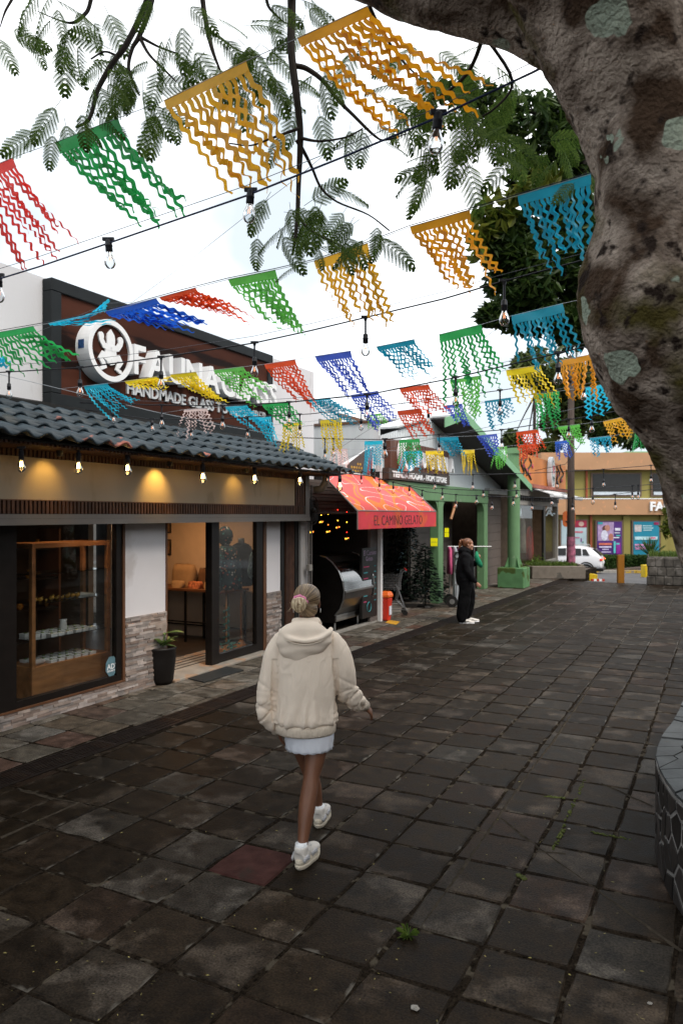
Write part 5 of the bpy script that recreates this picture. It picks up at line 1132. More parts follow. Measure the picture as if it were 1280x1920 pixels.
for x0, y0, x1, y1 in ((1109, 886, 1204, 931), (1222, 886, 1300, 931)):
    f = part('window', MB().box(*BB(x0, y0, x1, y1, .12, .3)), m_wfr, bl, local=True)
    part('pane', MB().box(*BB(x0 + 3, y0 + 2.5, x1 - 3, y1 - 3, .09, .118)), m_blk, f, local=True); part('sill_board', MB().box(*BB(x0 + 4, y1 - 9, x1 - 4, y1 - 3.2, .06, .088)), M('pale sill', (.45, .50, .55), rough=.5, bump=0), f, local=True)
part('pipe', MB().box(*BB(1099.5, 881, 1102.5, 935, .1, .25)), M('brick red pipe', (.28, .07, .03), rough=.6, bump=0), bl, local=True); part('pipe', MB().box(*BB(1107, 966, 1111, 1040, .1, .25)), M('brick red pipe b', (.28, .07, .03), rough=.6, bump=0), bl, local=True)
part('stone_plinth', MB().box(*BB(1030, 1041, 1340, 1062, .1, .25)), m_rub, bl, local=True)
for x0, x1 in ((1078, 1086), (1169, 1182), (1239, 1252)): part('pilaster', MB().box(*BB(x0, 966, x1, 1041, .05, .25)), m_olive, bl, local=True)
q = MB(); Mt = Matrix.Translation((bx_x(1213) - ox, -.32, bz_z(957) - oz)) @ Matrix(((1, 0, 0, 0), (0, 0, -1, 0), (0, 1, 0, 0), (0, 0, 0, 1))); text(q, 'FARMACIA', Mt, .78, .06, .03); part('shop_lettering', q, m_letter, bl, local=True)
def poster(x0, y0, x1, y1, bg, lab, deco):
    o = thing('window_poster', lab, 'poster', CL(bx_x((x0 + x1) / 2), ZB, bz_z(y1)), TH)
    part('frame', MB().box((bx_x(x0 - 3) - bx_x((x0 + x1) / 2), .0, -.08), (bx_x(x1 + 3) - bx_x((x0 + x1) / 2), .24, bz_z(y0) - bz_z(y1) + .08)), m_wfr, o, local=True)
    xm = (x0 + x1) / 2
    part('sheet', MB().box((bx_x(x0) - bx_x(xm), -.02, 0), (bx_x(x1) - bx_x(xm), -.002, bz_z(y0) - bz_z(y1))), M(lab[:20], bg, rough=.4, var=.12, scale=1.5, bump=0), o, local=True)
    for i, (a, b, c, d, colr, kind) in enumerate(deco):
        q = MB(); e = .03 + .004 * i
        if kind == 'b': q.box((bx_x(a) - bx_x(xm), -e, bz_z(d) - bz_z(y1)), (bx_x(c) - bx_x(xm), -e + .002, bz_z(b) - bz_z(y1)))
        else: q.ball(((bx_x(a) + bx_x(c)) / 2 - bx_x(xm), -e, (bz_z(b) + bz_z(d)) / 2 - bz_z(y1)), ((bx_x(c) - bx_x(a)) / 2, .005, (bz_z(b) - bz_z(d)) / 2), 12)
        part('printed_block', q, M('print ink', colr, rough=.4, var=.25, scale=6, bump=0), o, local=True)
poster(1119, 978, 1165, 1040, (.075, .025, .17), 'purple window poster with a woman in white beside bottles', [(1120, 979, 1150, 1014, (.35, .25, .42), 'b'), (1128, 985, 1140, 998, (.10, .04, .04), 'o'), (1133, 984, 1143, 996, (.42, .20, .15), 'o'), (1126, 994, 1139, 1014, (.55, .55, .66), 'o'), (1140, 1000, 1149, 1014, (.42, .16, .12), 'o'), (1120, 979, 1129, 983, (.03, .30, .34), 'b'), (1152, 990, 1162, 995, (.6, .6, .7), 'b'), (1151, 998, 1161, 1000, (.5, .5, .6), 'b'), (1154, 1003, 1162, 1005, (.05, .45, .4), 'b'), (1149, 1007, 1160, 1009, (.6, .6, .7), 'b'), (1122, 1018, 1146, 1022, (.55, .14, .10), 'b'), (1122, 1024, 1145, 1027, (.5, .45, .65), 'b'), (1128, 1029, 1140, 1031, (.5, .45, .65), 'b'), (1126, 1034, 1144, 1036, (.5, .45, .65), 'b'), (1149, 1015, 1153, 1037, (.1, .45, .48), 'b'), (1154, 1017, 1162, 1038, (.22, .02, .25), 'b'), (1154, 1018, 1160, 1021, (.12, .5, .55), 'b')])
poster(1187, 978, 1235, 1041, (.012, .20, .30), 'blue window poster with white text and a pink banner', [(1189, 984, 1202, 997, (.45, .42, .42), 'b'), (1204, 985, 1222, 987, (.35, .55, .6), 'b'), (1204, 989, 1224, 991, (.35, .55, .6), 'b'), (1205, 993, 1221, 995, (.35, .55, .6), 'b'), (1225, 979, 1234, 984, (.25, .02, .08), 'b'), (1189, 1006, 1232, 1012, (.40, .60, .65), 'b'), (1219, 1007, 1228, 1010, (.55, .12, .2), 'b'), (1189, 1020, 1224, 1023, (.50, .22, .40), 'b'), (1189, 1025, 1218, 1027, (.50, .22, .40), 'b'), (1190, 1028, 1211, 1030, (.50, .22, .40), 'b')])
poster(1052, 976, 1099, 1040, (.36, .46, .50), 'pale blue window poster with a red header beside the pole', [(1074, 976, 1099, 989, (.28, .02, .05), 'b'), (1084, 978, 1094, 987, (.5, .35, .3), 'o'), (1076, 996, 1092, 999, (.45, .12, .16), 'b'), (1076, 1007, 1086, 1009, (.40, .12, .2), 'b'), (1088, 1009, 1090, 1016, (.18, .05, .2), 'b'), (1091, 1015, 1093, 1018, (.05, .18, .12), 'b'), (1062, 998, 1068, 1006, (.10, .30, .22), 'o')])
# verge: dark ramp wall + yellow kerb + hedge
o = thing('verge_wall', 'low dark sloping verge wall under the hedge', 'wall', CL(bx_x(1150), 44, -1.2), TH)
q = MB(); z0 = -1.3; xa, xb = (1128 - 640) / FP * 44, (1262 - 640) / FP * 44; ox2 = bx_x(1150) 
q.add([(xa, -.2, HC - (1083 - HY) / FP * 44), (xb, -.2, HC - (1074 - HY) / FP * 44), (xb, -.2, HC - (1058 - HY) / FP * 44), (xa, -.2, HC - (1070 - HY) / FP * 44), (xa, .4, HC - (1083 - HY) / FP * 44), (xb, .4, HC - (1074 - HY) / FP * 44), (xb, .4, HC - (1058 - HY) / FP * 44), (xa, .4, HC - (1070 - HY) / FP * 44)], [(0, 1, 2, 3), (7, 6, 5, 4), (3, 2, 6, 7), (1, 5, 6, 2), (0, 3, 7, 4)])
q.v = [(x - ox2, y, z + 1.2) for x, y, z in q.v]; part('wall', q, M('verge wall render', (.10, .075, .06), rough=.85, var=.2), o, local=True)
q = MB(); zk = HC - (1074 - HY) / FP * 41.5
for i in range(12): q.box((9.5 + i * 1.0 - 0, 0, -.25), (9.5 + i * 1.0 + .98, .35, .12), i % 3 == 1)
q.v = [Matrix.Translation(CL(0, 41.5, zk)) @ Matrix.Rotation(TH, 4, 'Z') @ Vector((x + 4, y, z)) for x, y, z in q.v]
q.v = [(x, y, z) for x, y, z in q.v]; single('street_kerb', q, [M('worn yellow kerb paint', (.42, .27, .04), rough=.8, var=.3, scale=3, bump=.2, wear=((.22, .18, .13), .5)), m_conc], 'worn yellow painted kerb along the far side of the road', 'kerb')
def leafcloud(q, n, f, size, rr=R, flat=.6):
    cs = np.array([f() for _ in range(n)]); rs = np.random.RandomState(n)
    a = rs.normal(size=(n, 3)); a[:, 2] *= flat; a /= np.linalg.norm(a, axis=1)[:, None]; b = rs.normal(size=(n, 3)); b -= a * (a * b).sum(1)[:, None]; b /= np.linalg.norm(b, axis=1)[:, None]
    s = size * rs.uniform(.6, 1.3, (n, 1)); a *= s; b *= s * .42
    V = np.stack([cs - a, cs + b - a * .1, cs + a, cs - b - a * .1], 1).reshape(-1, 3); base = len(q.v)
    q.v += [tuple(x) for x in V.tolist()]; q.f += [(base + 4 * i, base + 4 * i + 1, base + 4 * i + 2, base + 4 * i + 3) for i in range(n)]; q.m += [0] * n
hd = thing('clipped_hedge', 'dark green clipped hedge in front of the posters', 'hedge', CL((1190 - 640) / FP * 45, 45.2, -.6), TH)
hx0, hx1 = (1126 - 640) / FP * 45, (1246 - 640) / FP * 45; q = MB()
def hf():
    x = R.uniform(hx0, hx1); t = (x - hx0) / (hx1 - hx0); zb_ = HC - (1069 - t * 12 - HY) / FP * 45 - .1; zt_ = HC - (1045 - 0 * t - HY) / FP * 45
    f_ = R.random(); y = R.uniform(-.2, 1.2); z = zb_ + (zt_ - zb_) * R.random()
    if f_ < .6: y = -.2 + R.gauss(0, .05)
    elif f_ < .9: z = zt_ + R.gauss(0, .06)
    return (x - (1190 - 640) / FP * 45, y, z + .6)
leafcloud(q, 4500, hf, .085); part('leaves', q, m_hedge, hd, local=True)['kind'] = 'stuff'
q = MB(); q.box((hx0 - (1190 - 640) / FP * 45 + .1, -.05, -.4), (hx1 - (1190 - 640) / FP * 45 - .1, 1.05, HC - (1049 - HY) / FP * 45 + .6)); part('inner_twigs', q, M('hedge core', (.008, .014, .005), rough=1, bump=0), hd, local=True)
sb = CL((1222 - 640) / FP * 44, 44.2, 0); q = MB()
for k in range(140):
    a = R.uniform(0, 6.28); el = R.uniform(.6, 1.5); b = Vector((sb.x, sb.y, -.4)); d = Vector((math.cos(a) * math.cos(el), math.sin(a) * math.cos(el), math.sin(el))); l = R.uniform(.5, 1.1); s_ = d.orthogonal().normalized() * .02
    q.add([b + s_ * .5, b - s_ * .5, b + d * l - s_, b + d * l * 1.15, b + d * l + s_], [(0, 1, 2, 3, 4)])
single('spiky_shrub', q, m_hedge, 'dark spiky shrub at the right end of the hedge', 'shrub')

# ================================================================ CAR
car = thing('parked_car', 'white hatchback parked on the road seen from its rear left corner', 'car', CL((1131 - 640) / FP * 39, 39, -1.08), TH + math.radians(180 - 24))
m_car = M('white car paint', (.78, .78, .80), rough=.25, var=.02, bump=0, coat=.6); m_tyre = M('tyre rubber', (.012, .012, .012), rough=.8, bump=0)
sts = [(0.0, .40, .62, .80, .82, .70, .70), (.06, .30, .58, .96, 1.0, .84, .78), (.30, .24, .56, 1.02, 1.22, .88, .72), (.62, .22, .55, 1.02, 1.48, .89, .66), (1.3, .22, .55, 1.00, 1.55, .90, .66), (2.3, .22, .55, .97, 1.52, .90, .66), (2.75, .22, .55, .96, 1.30, .90, .70), (3.15, .22, .55, .94, 1.0, .89, .78), (3.8, .24, .55, .86, .90, .86, .74), (4.15, .30, .55, .70, .72, .72, .6)]
q = MB(); 
for (x, zb_, zm, zbelt, zr, hw, hr) in sts:
    sec = [(hw * .93, zb_), (hw, zm), (hw * .985, zbelt), (hr + .06, zr - .06), (hr - .08, zr)]
    for y, z in sec: q.v.append((x, y, z))
    for y, z in reversed(sec): q.v.append((x, -y, z))
for i in range(len(sts) - 1):
    for k in range(9): a = i * 10 + k; q.f.append((a, a + 1, a + 11, a + 10)); q.m.append(0)
    q.f.append((i * 10 + 9, i * 10, i * 10 + 10, i * 10 + 19)); q.m.append(0)
q.f.append(tuple(reversed(range(10)))); q.f.append(tuple(range((len(sts) - 1) * 10, len(sts) * 10))); q.m += [0, 0]
o = part('body', q, m_car, car, local=True, smooth=True); o.modifiers.new('s', 'SUBSURF').levels = 2; o.modifiers['s'].render_levels = 2
def sidepoly(mb, pts, sgn, yf):
    vs = [(x, sgn * yf(x, z), z) for x, z in pts] + [(x, sgn * (yf(x, z) - .05), z) for x, z in pts]; n = len(pts)
    mb.add(vs, [tuple(range(n)), tuple(range(2 * n - 1, n - 1, -1))] + [(i, n + i, n + (i + 1) % n, (i + 1) % n) for i in range(n)])
yf = lambda x, z: .895 - .17 * max(0, (z - 1.0)) / .5 + .002
for s_ in (1, -1):
    for pts in ([(.62, 1.06), (.95, 1.06), (.98, 1.38), (.80, 1.38)], [(1.02, 1.05), (1.75, 1.04), (1.75, 1.42), (1.05, 1.41)], [(1.80, 1.04), (2.75, 1.02), (2.35, 1.40), (1.80, 1.42)]):
        q = MB(); sidepoly(q, pts, s_, yf); part('side_window', q, m_blk, car, local=True)
q = MB(); q.add([(.055, -.58, 1.06), (.055, .58, 1.06), (.37, .50, 1.40), (.37, -.50, 1.40), (.2, -.58, 1.04), (.2, .58, 1.04), (.5, .5, 1.38), (.5, -.5, 1.38)], [(0, 1, 2, 3), (7, 6, 5, 4), (0, 4, 5, 1), (1, 5, 6, 2), (2, 6, 7, 3), (3, 7, 4, 0)]); part('rear_window', q, m_blk, car, local=True)
m_tl = emis('red tail lamp', (.6, .02, .01), .25)
for s_ in (1, -1):
    q = MB(); q.ball((.06, s_ * .70, .84), (.09, .19, .075), 12); o = part('tail_light', q, m_tl, car, local=True, smooth=True); part('indicator', MB().ball((.0, s_ * .72, .83), (.05, .06, .03), 8), m_fo, o, local=True)
    q = MB(); q.ball((4.0, s_ * .6, .70), (.12, .16, .07), 12); part('headlight', q, m_steel, car, local=True, smooth=True)
    part('roof_rail', MB().tube([(.7, s_ * .52, 1.52), (.8, s_ * .52, 1.585), (2.0, s_ * .52, 1.575), (2.1, s_ * .52, 1.52)], .016, 6), m_steel, car, local=True)
    for x in (.78, 3.35):
        w = part('wheel', MB().tube([(x, s_ * .74, .31), (x, s_ * .90, .31)], .31, 28), m_tyre, car, local=True); part('rim', MB().tube([(x, s_ * .88, .31), (x, s_ * .912, .31)], .20, 20), m_steel, w, local=True)
        q = MB(); q.tube([(x + .37 * math.cos(t), s_ * .90, .33 + .37 * math.sin(t)) for t in [math.pi * i / 12 for i in range(13)]], .03, 6); part('arch_trim', q, m_black, car, local=True)
part('bumper', MB().box((-.05, -.74, .24), (.3, .74, .40)), m_black, car, local=True, bev=.03)
part('number_plate', MB().box((-.03, -.25, .62), (.0, .25, .74)), m_whitemetal, car, local=True)

# ================================================================ TREES
def crom(pts, k=8):
    P_ = [np.array(p, float) for p in pts]; P_ = [2 * P_[0] - P_[1]] + P_ + [2 * P_[-1] - P_[-2]]; out = []
    for i in range(1, len(P_) - 2):
        for j in range(k):
            t = j / k; a, b, c, d = P_[i - 1:i + 3]; out.append(.5 * ((2 * b) + (-a + c) * t + (2 * a - 5 * b + 4 * c - d) * t * t + (-a + 3 * b - 3 * c + d) * t ** 3))
    out.append(P_[-2]); return out
def px4(l):   # (px,py,Z,r_px) -> xyz r
    return [(*W(x, y, Z), r / FP * Z) for x, y, Z, r in l]
def bark_tube(mb, pts, n, amp, k=8, lump=0):
    q = MB(); pp = crom(pts, k); q.tube([p[:3] for p in pp], [max(.002, p[3]) for p in pp], n)
    ce = [Vector(p[:3]) for p in pp]
    for i in range(len(pp)):
        for j in range(n):
            v = Vector(q.v[i * n + j]); d = (v - ce[i]).normalized(); f = noise.noise(v * 2.6) * amp + noise.noise(v * 8) * amp * .45 + noise.noise(v * 22) * amp * .25
            q.v[i * n + j] = tuple(v + d * f)
    mb.add(q.v, q.f)
def bark_mat():
    m, t, b = base_mat('mottled bark'); L_ = t.links; g = N(t, 'ShaderNodeNewGeometry'); pos = g.outputs['Position']
    def nz(s, d=6, dist=0): n = N(t, 'ShaderNodeTexNoise'); n.inputs['Scale'].default_value = s; n.inputs['Detail'].default_value = d; n.inputs['Distortion'].default_value = dist; L_.new(pos, n.inputs[0]); return n.outputs['Fac']
    def rp(f, p0, p1, c0=(0, 0, 0), c1=(1, 1, 1)): r = N(t, 'ShaderNodeValToRGB'); e = r.color_ramp.elements; e[0].position = p0; e[1].position = p1; e[0].color = rgb(c0); e[1].color = rgb(c1); L_.new(f, r.inputs[0]); return r.outputs[0]
    def mixc(f, a, c): x = N(t, 'ShaderNodeMix', data_type='RGBA'); L_.new(f, x.inputs[0]); L_.new(a, x.inputs[6]); x.inputs[7].default_value = rgb(c); return x.outputs[2]
    base = rp(nz(4.5, 8, .6), .40, .60, (.080, .050, .033), (.47, .385, .32))
    moss = rp(nz(2.6, 5), .58, .68); base = mixc(moss, base, (.085, .070, .020))
    dk = rp(nz(11, 8, .2), .58, .66); base = mixc(dk, base, (.030, .020, .016))
    vo = N(t, 'ShaderNodeTexVoronoi'); vo.inputs['Scale'].default_value = 4.2; vo.inputs['Randomness'].default_value = 1.0
    wp_ = N(t, 'ShaderNodeVectorMath', operation='ADD'); nn = N(t, 'ShaderNodeTexNoise'); nn.inputs['Scale'].default_value = 9; L_.new(pos, nn.inputs[0]); sc_ = N(t, 'ShaderNodeVectorMath', operation='SCALE'); sc_.inputs['Scale'].default_value = .10; L_.new(nn.outputs['Color'], sc_.inputs[0]); L_.new(pos, wp_.inputs[0]); L_.new(sc_.outputs[0], wp_.inputs[1]); L_.new(wp_.outputs[0], vo.inputs['Vector'])
    sx = N(t, 'ShaderNodeSeparateColor'); L_.new(vo.outputs['Color'], sx.inputs[0])
    th = N(t, 'ShaderNodeMapRange'); th.inputs[3].default_value = -.12; th.inputs[4].default_value = .52; L_.new(sx.outputs[0], th.inputs[0])
    df = N(t, 'ShaderNodeMath', operation='SUBTRACT'); L_.new(th.outputs[0], df.inputs[0]); L_.new(vo.outputs['Distance'], df.inputs[1])
    lf = rp(df.outputs[0], .0, .012); lc = N(t, 'ShaderNodeMath', operation='MULTIPLY'); lc.inputs[1].default_value = .85; L_.new(lf, lc.inputs[0])
    base = mixc(lc.outputs[0], base, (.42, .50, .40))
    L_.new(base, b.inputs['Base Color']); b.inputs['Roughness'].default_value = .9; b.inputs['Specular IOR Level'].default_value = .1
    ad = N(t, 'ShaderNodeMath', operation='ADD'); L_.new(nz(55, 10, 0), ad.inputs[0]); L_.new(nz(14, 10, 0), ad.inputs[1])
    bp = N(t, 'ShaderNodeBump'); bp.inputs['Strength'].default_value = 1.0; bp.inputs['Distance'].default_value = .03; L_.new(ad.outputs[0], bp.inputs['Height']); L_.new(bp.outputs[0], b.inputs['Normal']); return m
m_bark = bark_mat()
ft_base = CL(2.75, 3.85, .5)
ft = thing('feathery_street_tree', 'big leaning street tree with mottled lichen bark and feathery leaves on the right', 'tree', ft_base)
q = MB()
bark_tube(q, px4([(1640, 1560, 3.85, 165), (1560, 1350, 3.75, 140), (1470, 1150, 3.6, 128), (1395, 970, 3.45, 128), (1350, 810, 3.3, 124), (1282, 670, 3.15, 150), (1243, 540, 3.1, 150), (1232, 420, 3.05, 118), (1224, 300, 3.0, 110), (1205, 190, 3.0, 120), (1165, 80, 2.95, 128), (1095, -60, 2.9, 132), (980, -230, 2.9, 130), (850, -420, 3.0, 105), (650, -640, 3.2, 80)]), 72, .035, 14)
bark_tube(q, px4([(1195, 150, 3.1, 88), (1105, 40, 3.15, 106), (990, -18, 3.2, 104), (865, -46, 3.25, 94), (752, -80, 3.35, 88), (640, -128, 3.5, 80), (520, -210, 3.8, 62), (380, -300, 4.2, 46), (200, -330, 4.6, 34), (0, -330, 5.0, 22)]), 48, .02, 14)
part('trunk', q, m_bark, ft, smooth=True)
# hanging branches (traced), joined to the overhead limb
BR = [
 [(500, -235, 4.0, 12), (540, -90, 4.3, 10), (547, 0, 4.5, 8.5), (546, 90, 4.5, 7.5), (556, 180, 4.5, 7), (563, 250, 4.55, 6), (560, 340, 4.6, 5), (557, 410, 4.6, 4), (552, 455, 4.6, 3), (548, 478, 4.6, 2)],
 [(556, 262, 4.55, 4), (570, 285, 4.6, 3.5), (585, 315, 4.65, 3), (602, 352, 4.7, 2.5), (632, 378, 4.7, 2), (690, 402, 4.75, 1.4), (730, 432, 4.8, 1)],
 [(557, 400, 4.6, 3), (575, 425, 4.6, 2.4), (605, 445, 4.6, 2), (645, 462, 4.6, 1.2)],
 [(552, 122, 4.5, 5), (575, 128, 4.5, 4.6), (605, 150, 4.5, 4.2), (632, 185, 4.5, 3.6), (662, 215, 4.5, 3), (700, 252, 4.5, 2.4), (722, 262, 4.5, 1.6), (762, 250, 4.5, 1)],
 [(562, 258, 4.55, 3), (600, 264, 4.5, 2.2), (650, 256, 4.5, 1.6), (680, 240, 4.5, 1)],
 [(560, 240, 4.5, 3), (510, 258, 4.5, 2.2), (470, 272, 4.5, 1.5), (430, 268, 4.5, 1)],
 [(380, -300, 4.2, 8), (372, -120, 4.6, 6), (380, 0, 4.8, 5), (388, 50, 4.8, 4.4), (395, 82, 4.8, 4), (402, 105, 4.8, 3), (412, 130, 4.8, 2)],
 [(388, 55, 4.8, 3), (415, 72, 4.8, 2), (450, 95, 4.8, 1.3), (500, 110, 4.8, 1)],
 [(350, -310, 4.4, 9), (305, -120, 4.9, 7), (275, 0, 5.0, 6), (238, 80, 5.0, 5.6), (220, 105, 5.0, 5), (202, 132, 5.0, 5), (182, 170, 5.0, 4.4), (172, 210, 5.0, 3.6), (162, 228, 5.0, 3), (142, 238, 5.0, 2)],
 [(300, -316, 4.5, 8), (295, -100, 4.9, 6.5), (284, 0, 4.9, 5.5), (262, 65, 4.9, 4.6), (248, 90, 4.9, 3.6), (241, 125, 4.9, 3), (250, 155, 4.9, 2.2), (262, 178, 4.9, 1.4)],
 [(262, 70, 4.9, 3.6), (280, 102, 4.9, 2.6), (310, 132, 4.9, 2), (330, 152, 4.9, 1.3)],
 [(266, 70, 4.9, 3), (300, 88, 4.9, 2), (335, 100, 4.9, 1.2)],
 [(200, -330, 4.6, 6), (185, -120, 5.0, 5), (170, 0, 5.1, 4), (155, 30, 5.1, 3.4), (135, 42, 5.1, 2.6), (108, 36, 5.1, 1.5), (70, 20, 5.1, 1)],
 [(222, 105, 5.0, 2.6), (196, 96, 5.0, 1.8), (170, 110, 5.0, 1.2)],
 [(480, -240, 4.1, 5), (505, -80, 4.4, 4), (500, 0, 4.5, 3), (520, 30, 4.5, 2), (540, 45, 4.5, 1)],
 [(100, -330, 4.9, 5), (60, -120, 5.1, 4), (30, -20, 5.2, 3), (10, 20, 5.2, 2), (0, 50, 5.2, 1)],
 [(900, -30, 3.8, 8), (905, 60, 4.4, 5), (880, 130, 4.7, 4), (840, 170, 4.8, 3), (800, 190, 4.9, 2)], [(905, 60, 4.4, 4), (960, 150, 4.8, 3), (930, 200, 4.9, 2), (880, 230, 5, 1.4)], [(700, -100, 3.9, 6), (690, 0, 4.6, 4), (730, 80, 4.8, 3), (770, 130, 4.9, 2), (800, 150, 5, 1)]]
q = MB()
for b_ in BR: bark_tube(q, px4(b_), 7, .002, 5)
part('branches', q, m_twig, ft, smooth=True)
def frond_mesh(seed):
    rr = random.Random(seed); q = MB(); n = 10; droop = .5
    def P(t): return Vector((0, t, -droop * t * t * .5))
    q.tube([P(i / 6) for i in range(7)], [.006, .006, .005, .005, .004, .003, .002], 4)
    for i in range(1, n + 1):
        t = .14 + .86 * i / n; b = P(t); l = .29 * (math.sin(math.pi * min(1, .18 + .78 * t)) ** .7) * rr.uniform(.85, 1.1)
        for s_ in (-1, 1):
            d = Vector((s_ * .72, .62, -.28)).normalized(); nm = Vector((0, .1, 1)); side = d.cross(nm).normalized()
            q.add([b - side * .003, b + side * .003, b + d * l * .6 + side * .011, b + d * l, b + d * l * .6 - side * .011], [(0, 1, 2, 3, 4)])
            m_ = 15
            for k in range(1, m_ + 1):
                c = b + d * (l * k / m_) + Vector((0, 0, -.05 * (k / m_) ** 2)); ll = .040 * (1 - .45 * (k / m_) ** 2)
                for s2 in (-1, 1):
                    e = (side * s2 + d * .45).normalized() * ll; f = d * .0076
                    q.add([c - f, c + f, c + e + f * .7, c + e - f * .7], [(0, 1, 2, 3)])
    return mk('frond', q, m_feather)
FR = [frond_mesh(i) for i in range(3)]
nfr = 0
def frond(p, dpx, dpy, ln, Z):
    """leaf from p pointing along photo direction with random depth lean"""
    global nfr
    if nfr >= 298: return
    nfr += 1
    right = Vector((cT, sT, 0)); fwd = Vector((-sT, cT, 0)); up = Vector((0, 0, 1))
    d = (right * dpx - up * dpy).normalized() + fwd * R.uniform(-.45, .45); d.normalize()
    nrm = (-fwd * R.uniform(.3, 1) + up * R.uniform(-.2, .9) + right * R.uniform(-.5, .5)); nrm = (nrm - d * nrm.dot(d)).normalized(); x = d.cross(nrm)
    Mx = Matrix((x, d, nrm)).transposed().to_4x4(); Mx.translation = p
    o = bpy.data.objects.new('frond', FR[R.randrange(3)]); C.objects.link(o); o.parent = ft; o.matrix_local = wm(ft).inverted() @ Mx @ Matrix.Scale(ln, 4)
CLS = [(15, 30, 5, 25, 60, 5.2), (5, 70, 4, 18, 70, 5.2), (90, 20, 7, 35, 80, 5.1), (95, 60, 3, 10, 95, 5.1), (165, 45, 7, 35, 80, 5.1), (210, 80, 7, 30, 80, 5.0), (110, 200, 5, 22, 75, 5.0), (150, 215, 7, 25, 70, 5), (190, 110, 5, 20, 90, 5.0), (235, 130, 5, 20, 80, 4.9), (265, 175, 7, 20, 85, 4.9), (310, 110, 6, 30, 70, 4.9), (300, 190, 6, 20, 85, 4.9), (340, 60, 6, 35, 75, 4.8), (330, 20, 5, 30, 75, 4.9), (395, 110, 6, 25, 80, 4.8), (430, 80, 7, 30, 85, 4.8), (470, 110, 7, 30, 90, 4.8), (500, 150, 6, 25, 80, 4.8), (480, 60, 4, 25, 75, 4.6), (520, 20, 5, 20, 70, 4.5), (580, 20, 6, 25, 80, 4.6), (590, 100, 4, 20, 80, 4.6), (550, 220, 3, 15, 60, 4.6), (470, 180, 5, 30, 75, 4.8), (540, 390, 8, 30, 80, 4.65), (600, 390, 9, 28, 85, 4.7), (640, 440, 8, 30, 80, 4.7), (690, 420, 6, 25, 75, 4.8), (560, 450, 6, 22, 70, 4.6), (520, 420, 5, 12, 75, 4.65),
 (620, 210, 4, 25, 70, 4.7), (680, 240, 6, 30, 75, 4.6), (740, 120, 8, 40, 85, 4.9), (800, 110, 10, 40, 90, 5.0), (850, 200, 10, 35, 95, 5.0), (880, 260, 10, 30, 95, 5.0), (830, 300, 6, 20, 90, 5.0), (770, 200, 6, 30, 85, 4.9), (920, 200, 8, 35, 85, 5), (900, 130, 8, 30, 85, 5), (960, 230, 8, 35, 85, 5.1), (1040, 260, 7, 30, 80, 5.2), (1090, 320, 5, 20, 80, 5.2)]
for (x, y, n_, sp, ln, Z) in CLS:
    for k in range(max(2, int(n_ * .75))):
        z = Z + R.uniform(-.25, .25); p = W(x + R.gauss(0, sp * .95), y + R.gauss(0, sp * .85), z); a = R.gauss(1.5, 1.0)
        frond(p, math.cos(a), math.sin(a) * .9 + .15, ln / FP * z * R.uniform(.8, 1.25), z)
# overhead crown (out of the picture above the camera, shades the near paving)
q = MB()
def crown():
    while True:
        x, y = R.uniform(-5.5, 6), R.uniform(-6, 4.4)
        if (x - .6) ** 2 / 30 + (y + .3) ** 2 / 26 > 1: continue
        z = R.uniform(5.8, 8.2)
        if y > min(3.2, (z - 2.1) / .72 - .35): continue
        return CL(x, y, z)
leafcloud(q, 5000, crown, .20); part('crown', q, m_leaf, ft)['kind'] = 'stuff'

# trees and shop fronts on the near side of the street, right of the lens (they stand beside the plaza, off the picture)
def off_tree(x, y, z0, z1, rad, n, seed, lab):
    o = thing('street_tree', lab, 'tree', (x, y, 0)); q = MB(); bark_tube(q, [(x, y, 0, .22), (x + .1, y, 1.6, .18), (x, y + .1, z0, .14), (x, y, z1 - .8, .05)], 12, .02, 4); part('trunk', q, m_bark, o, smooth=True)
    def f():
        while True:
            a, b, c = R.uniform(-1, 1), R.uniform(-1, 1), R.uniform(-1, 1)
            if a * a + b * b + c * c < 1: return (x + a * rad, y + b * rad, (z0 + z1) / 2 + c * (z1 - z0) / 2)
    q = MB(); leafcloud(q, n, f, .20); part('crown', q, m_leaf, o)['kind'] = 'stuff'
off_tree(6.6, 3.0, 2.6, 6.2, 2.8, 3800, 1, 'broad street tree beside the curved planter, right of the picture'); off_tree(6.4, 10.5, 2.6, 5.8, 2.6, 3300, 2, 'broad street tree halfway along the plaza, right of the picture'); off_tree(6.4, 17.5, 2.6, 5.8, 2.6, 3300, 3, 'broad street tree at the far end of the plaza, right of the picture')
o = thing('opposite_shops', 'plain two storey shop row across the plaza, right of the picture', 'building', (11, 6, 0))
part('wall', MB().box((9.5, -14, 0), (15, 24, 5.6)), m_brntrim, o); part('canopy', MB().box((8.3, -14, 2.7), (9.49, 24, 2.85)), m_greytrim, o)
for k in range(9): w = part('window', MB().box((9.44, -12 + k * 4, .5), (9.49, -9.4 + k * 4, 2.3)), m_frame, o); part('pane', MB().box((9.42, -11.9 + k * 4, .6), (9.438, -9.5 + k * 4, 2.2)), m_blk, w)

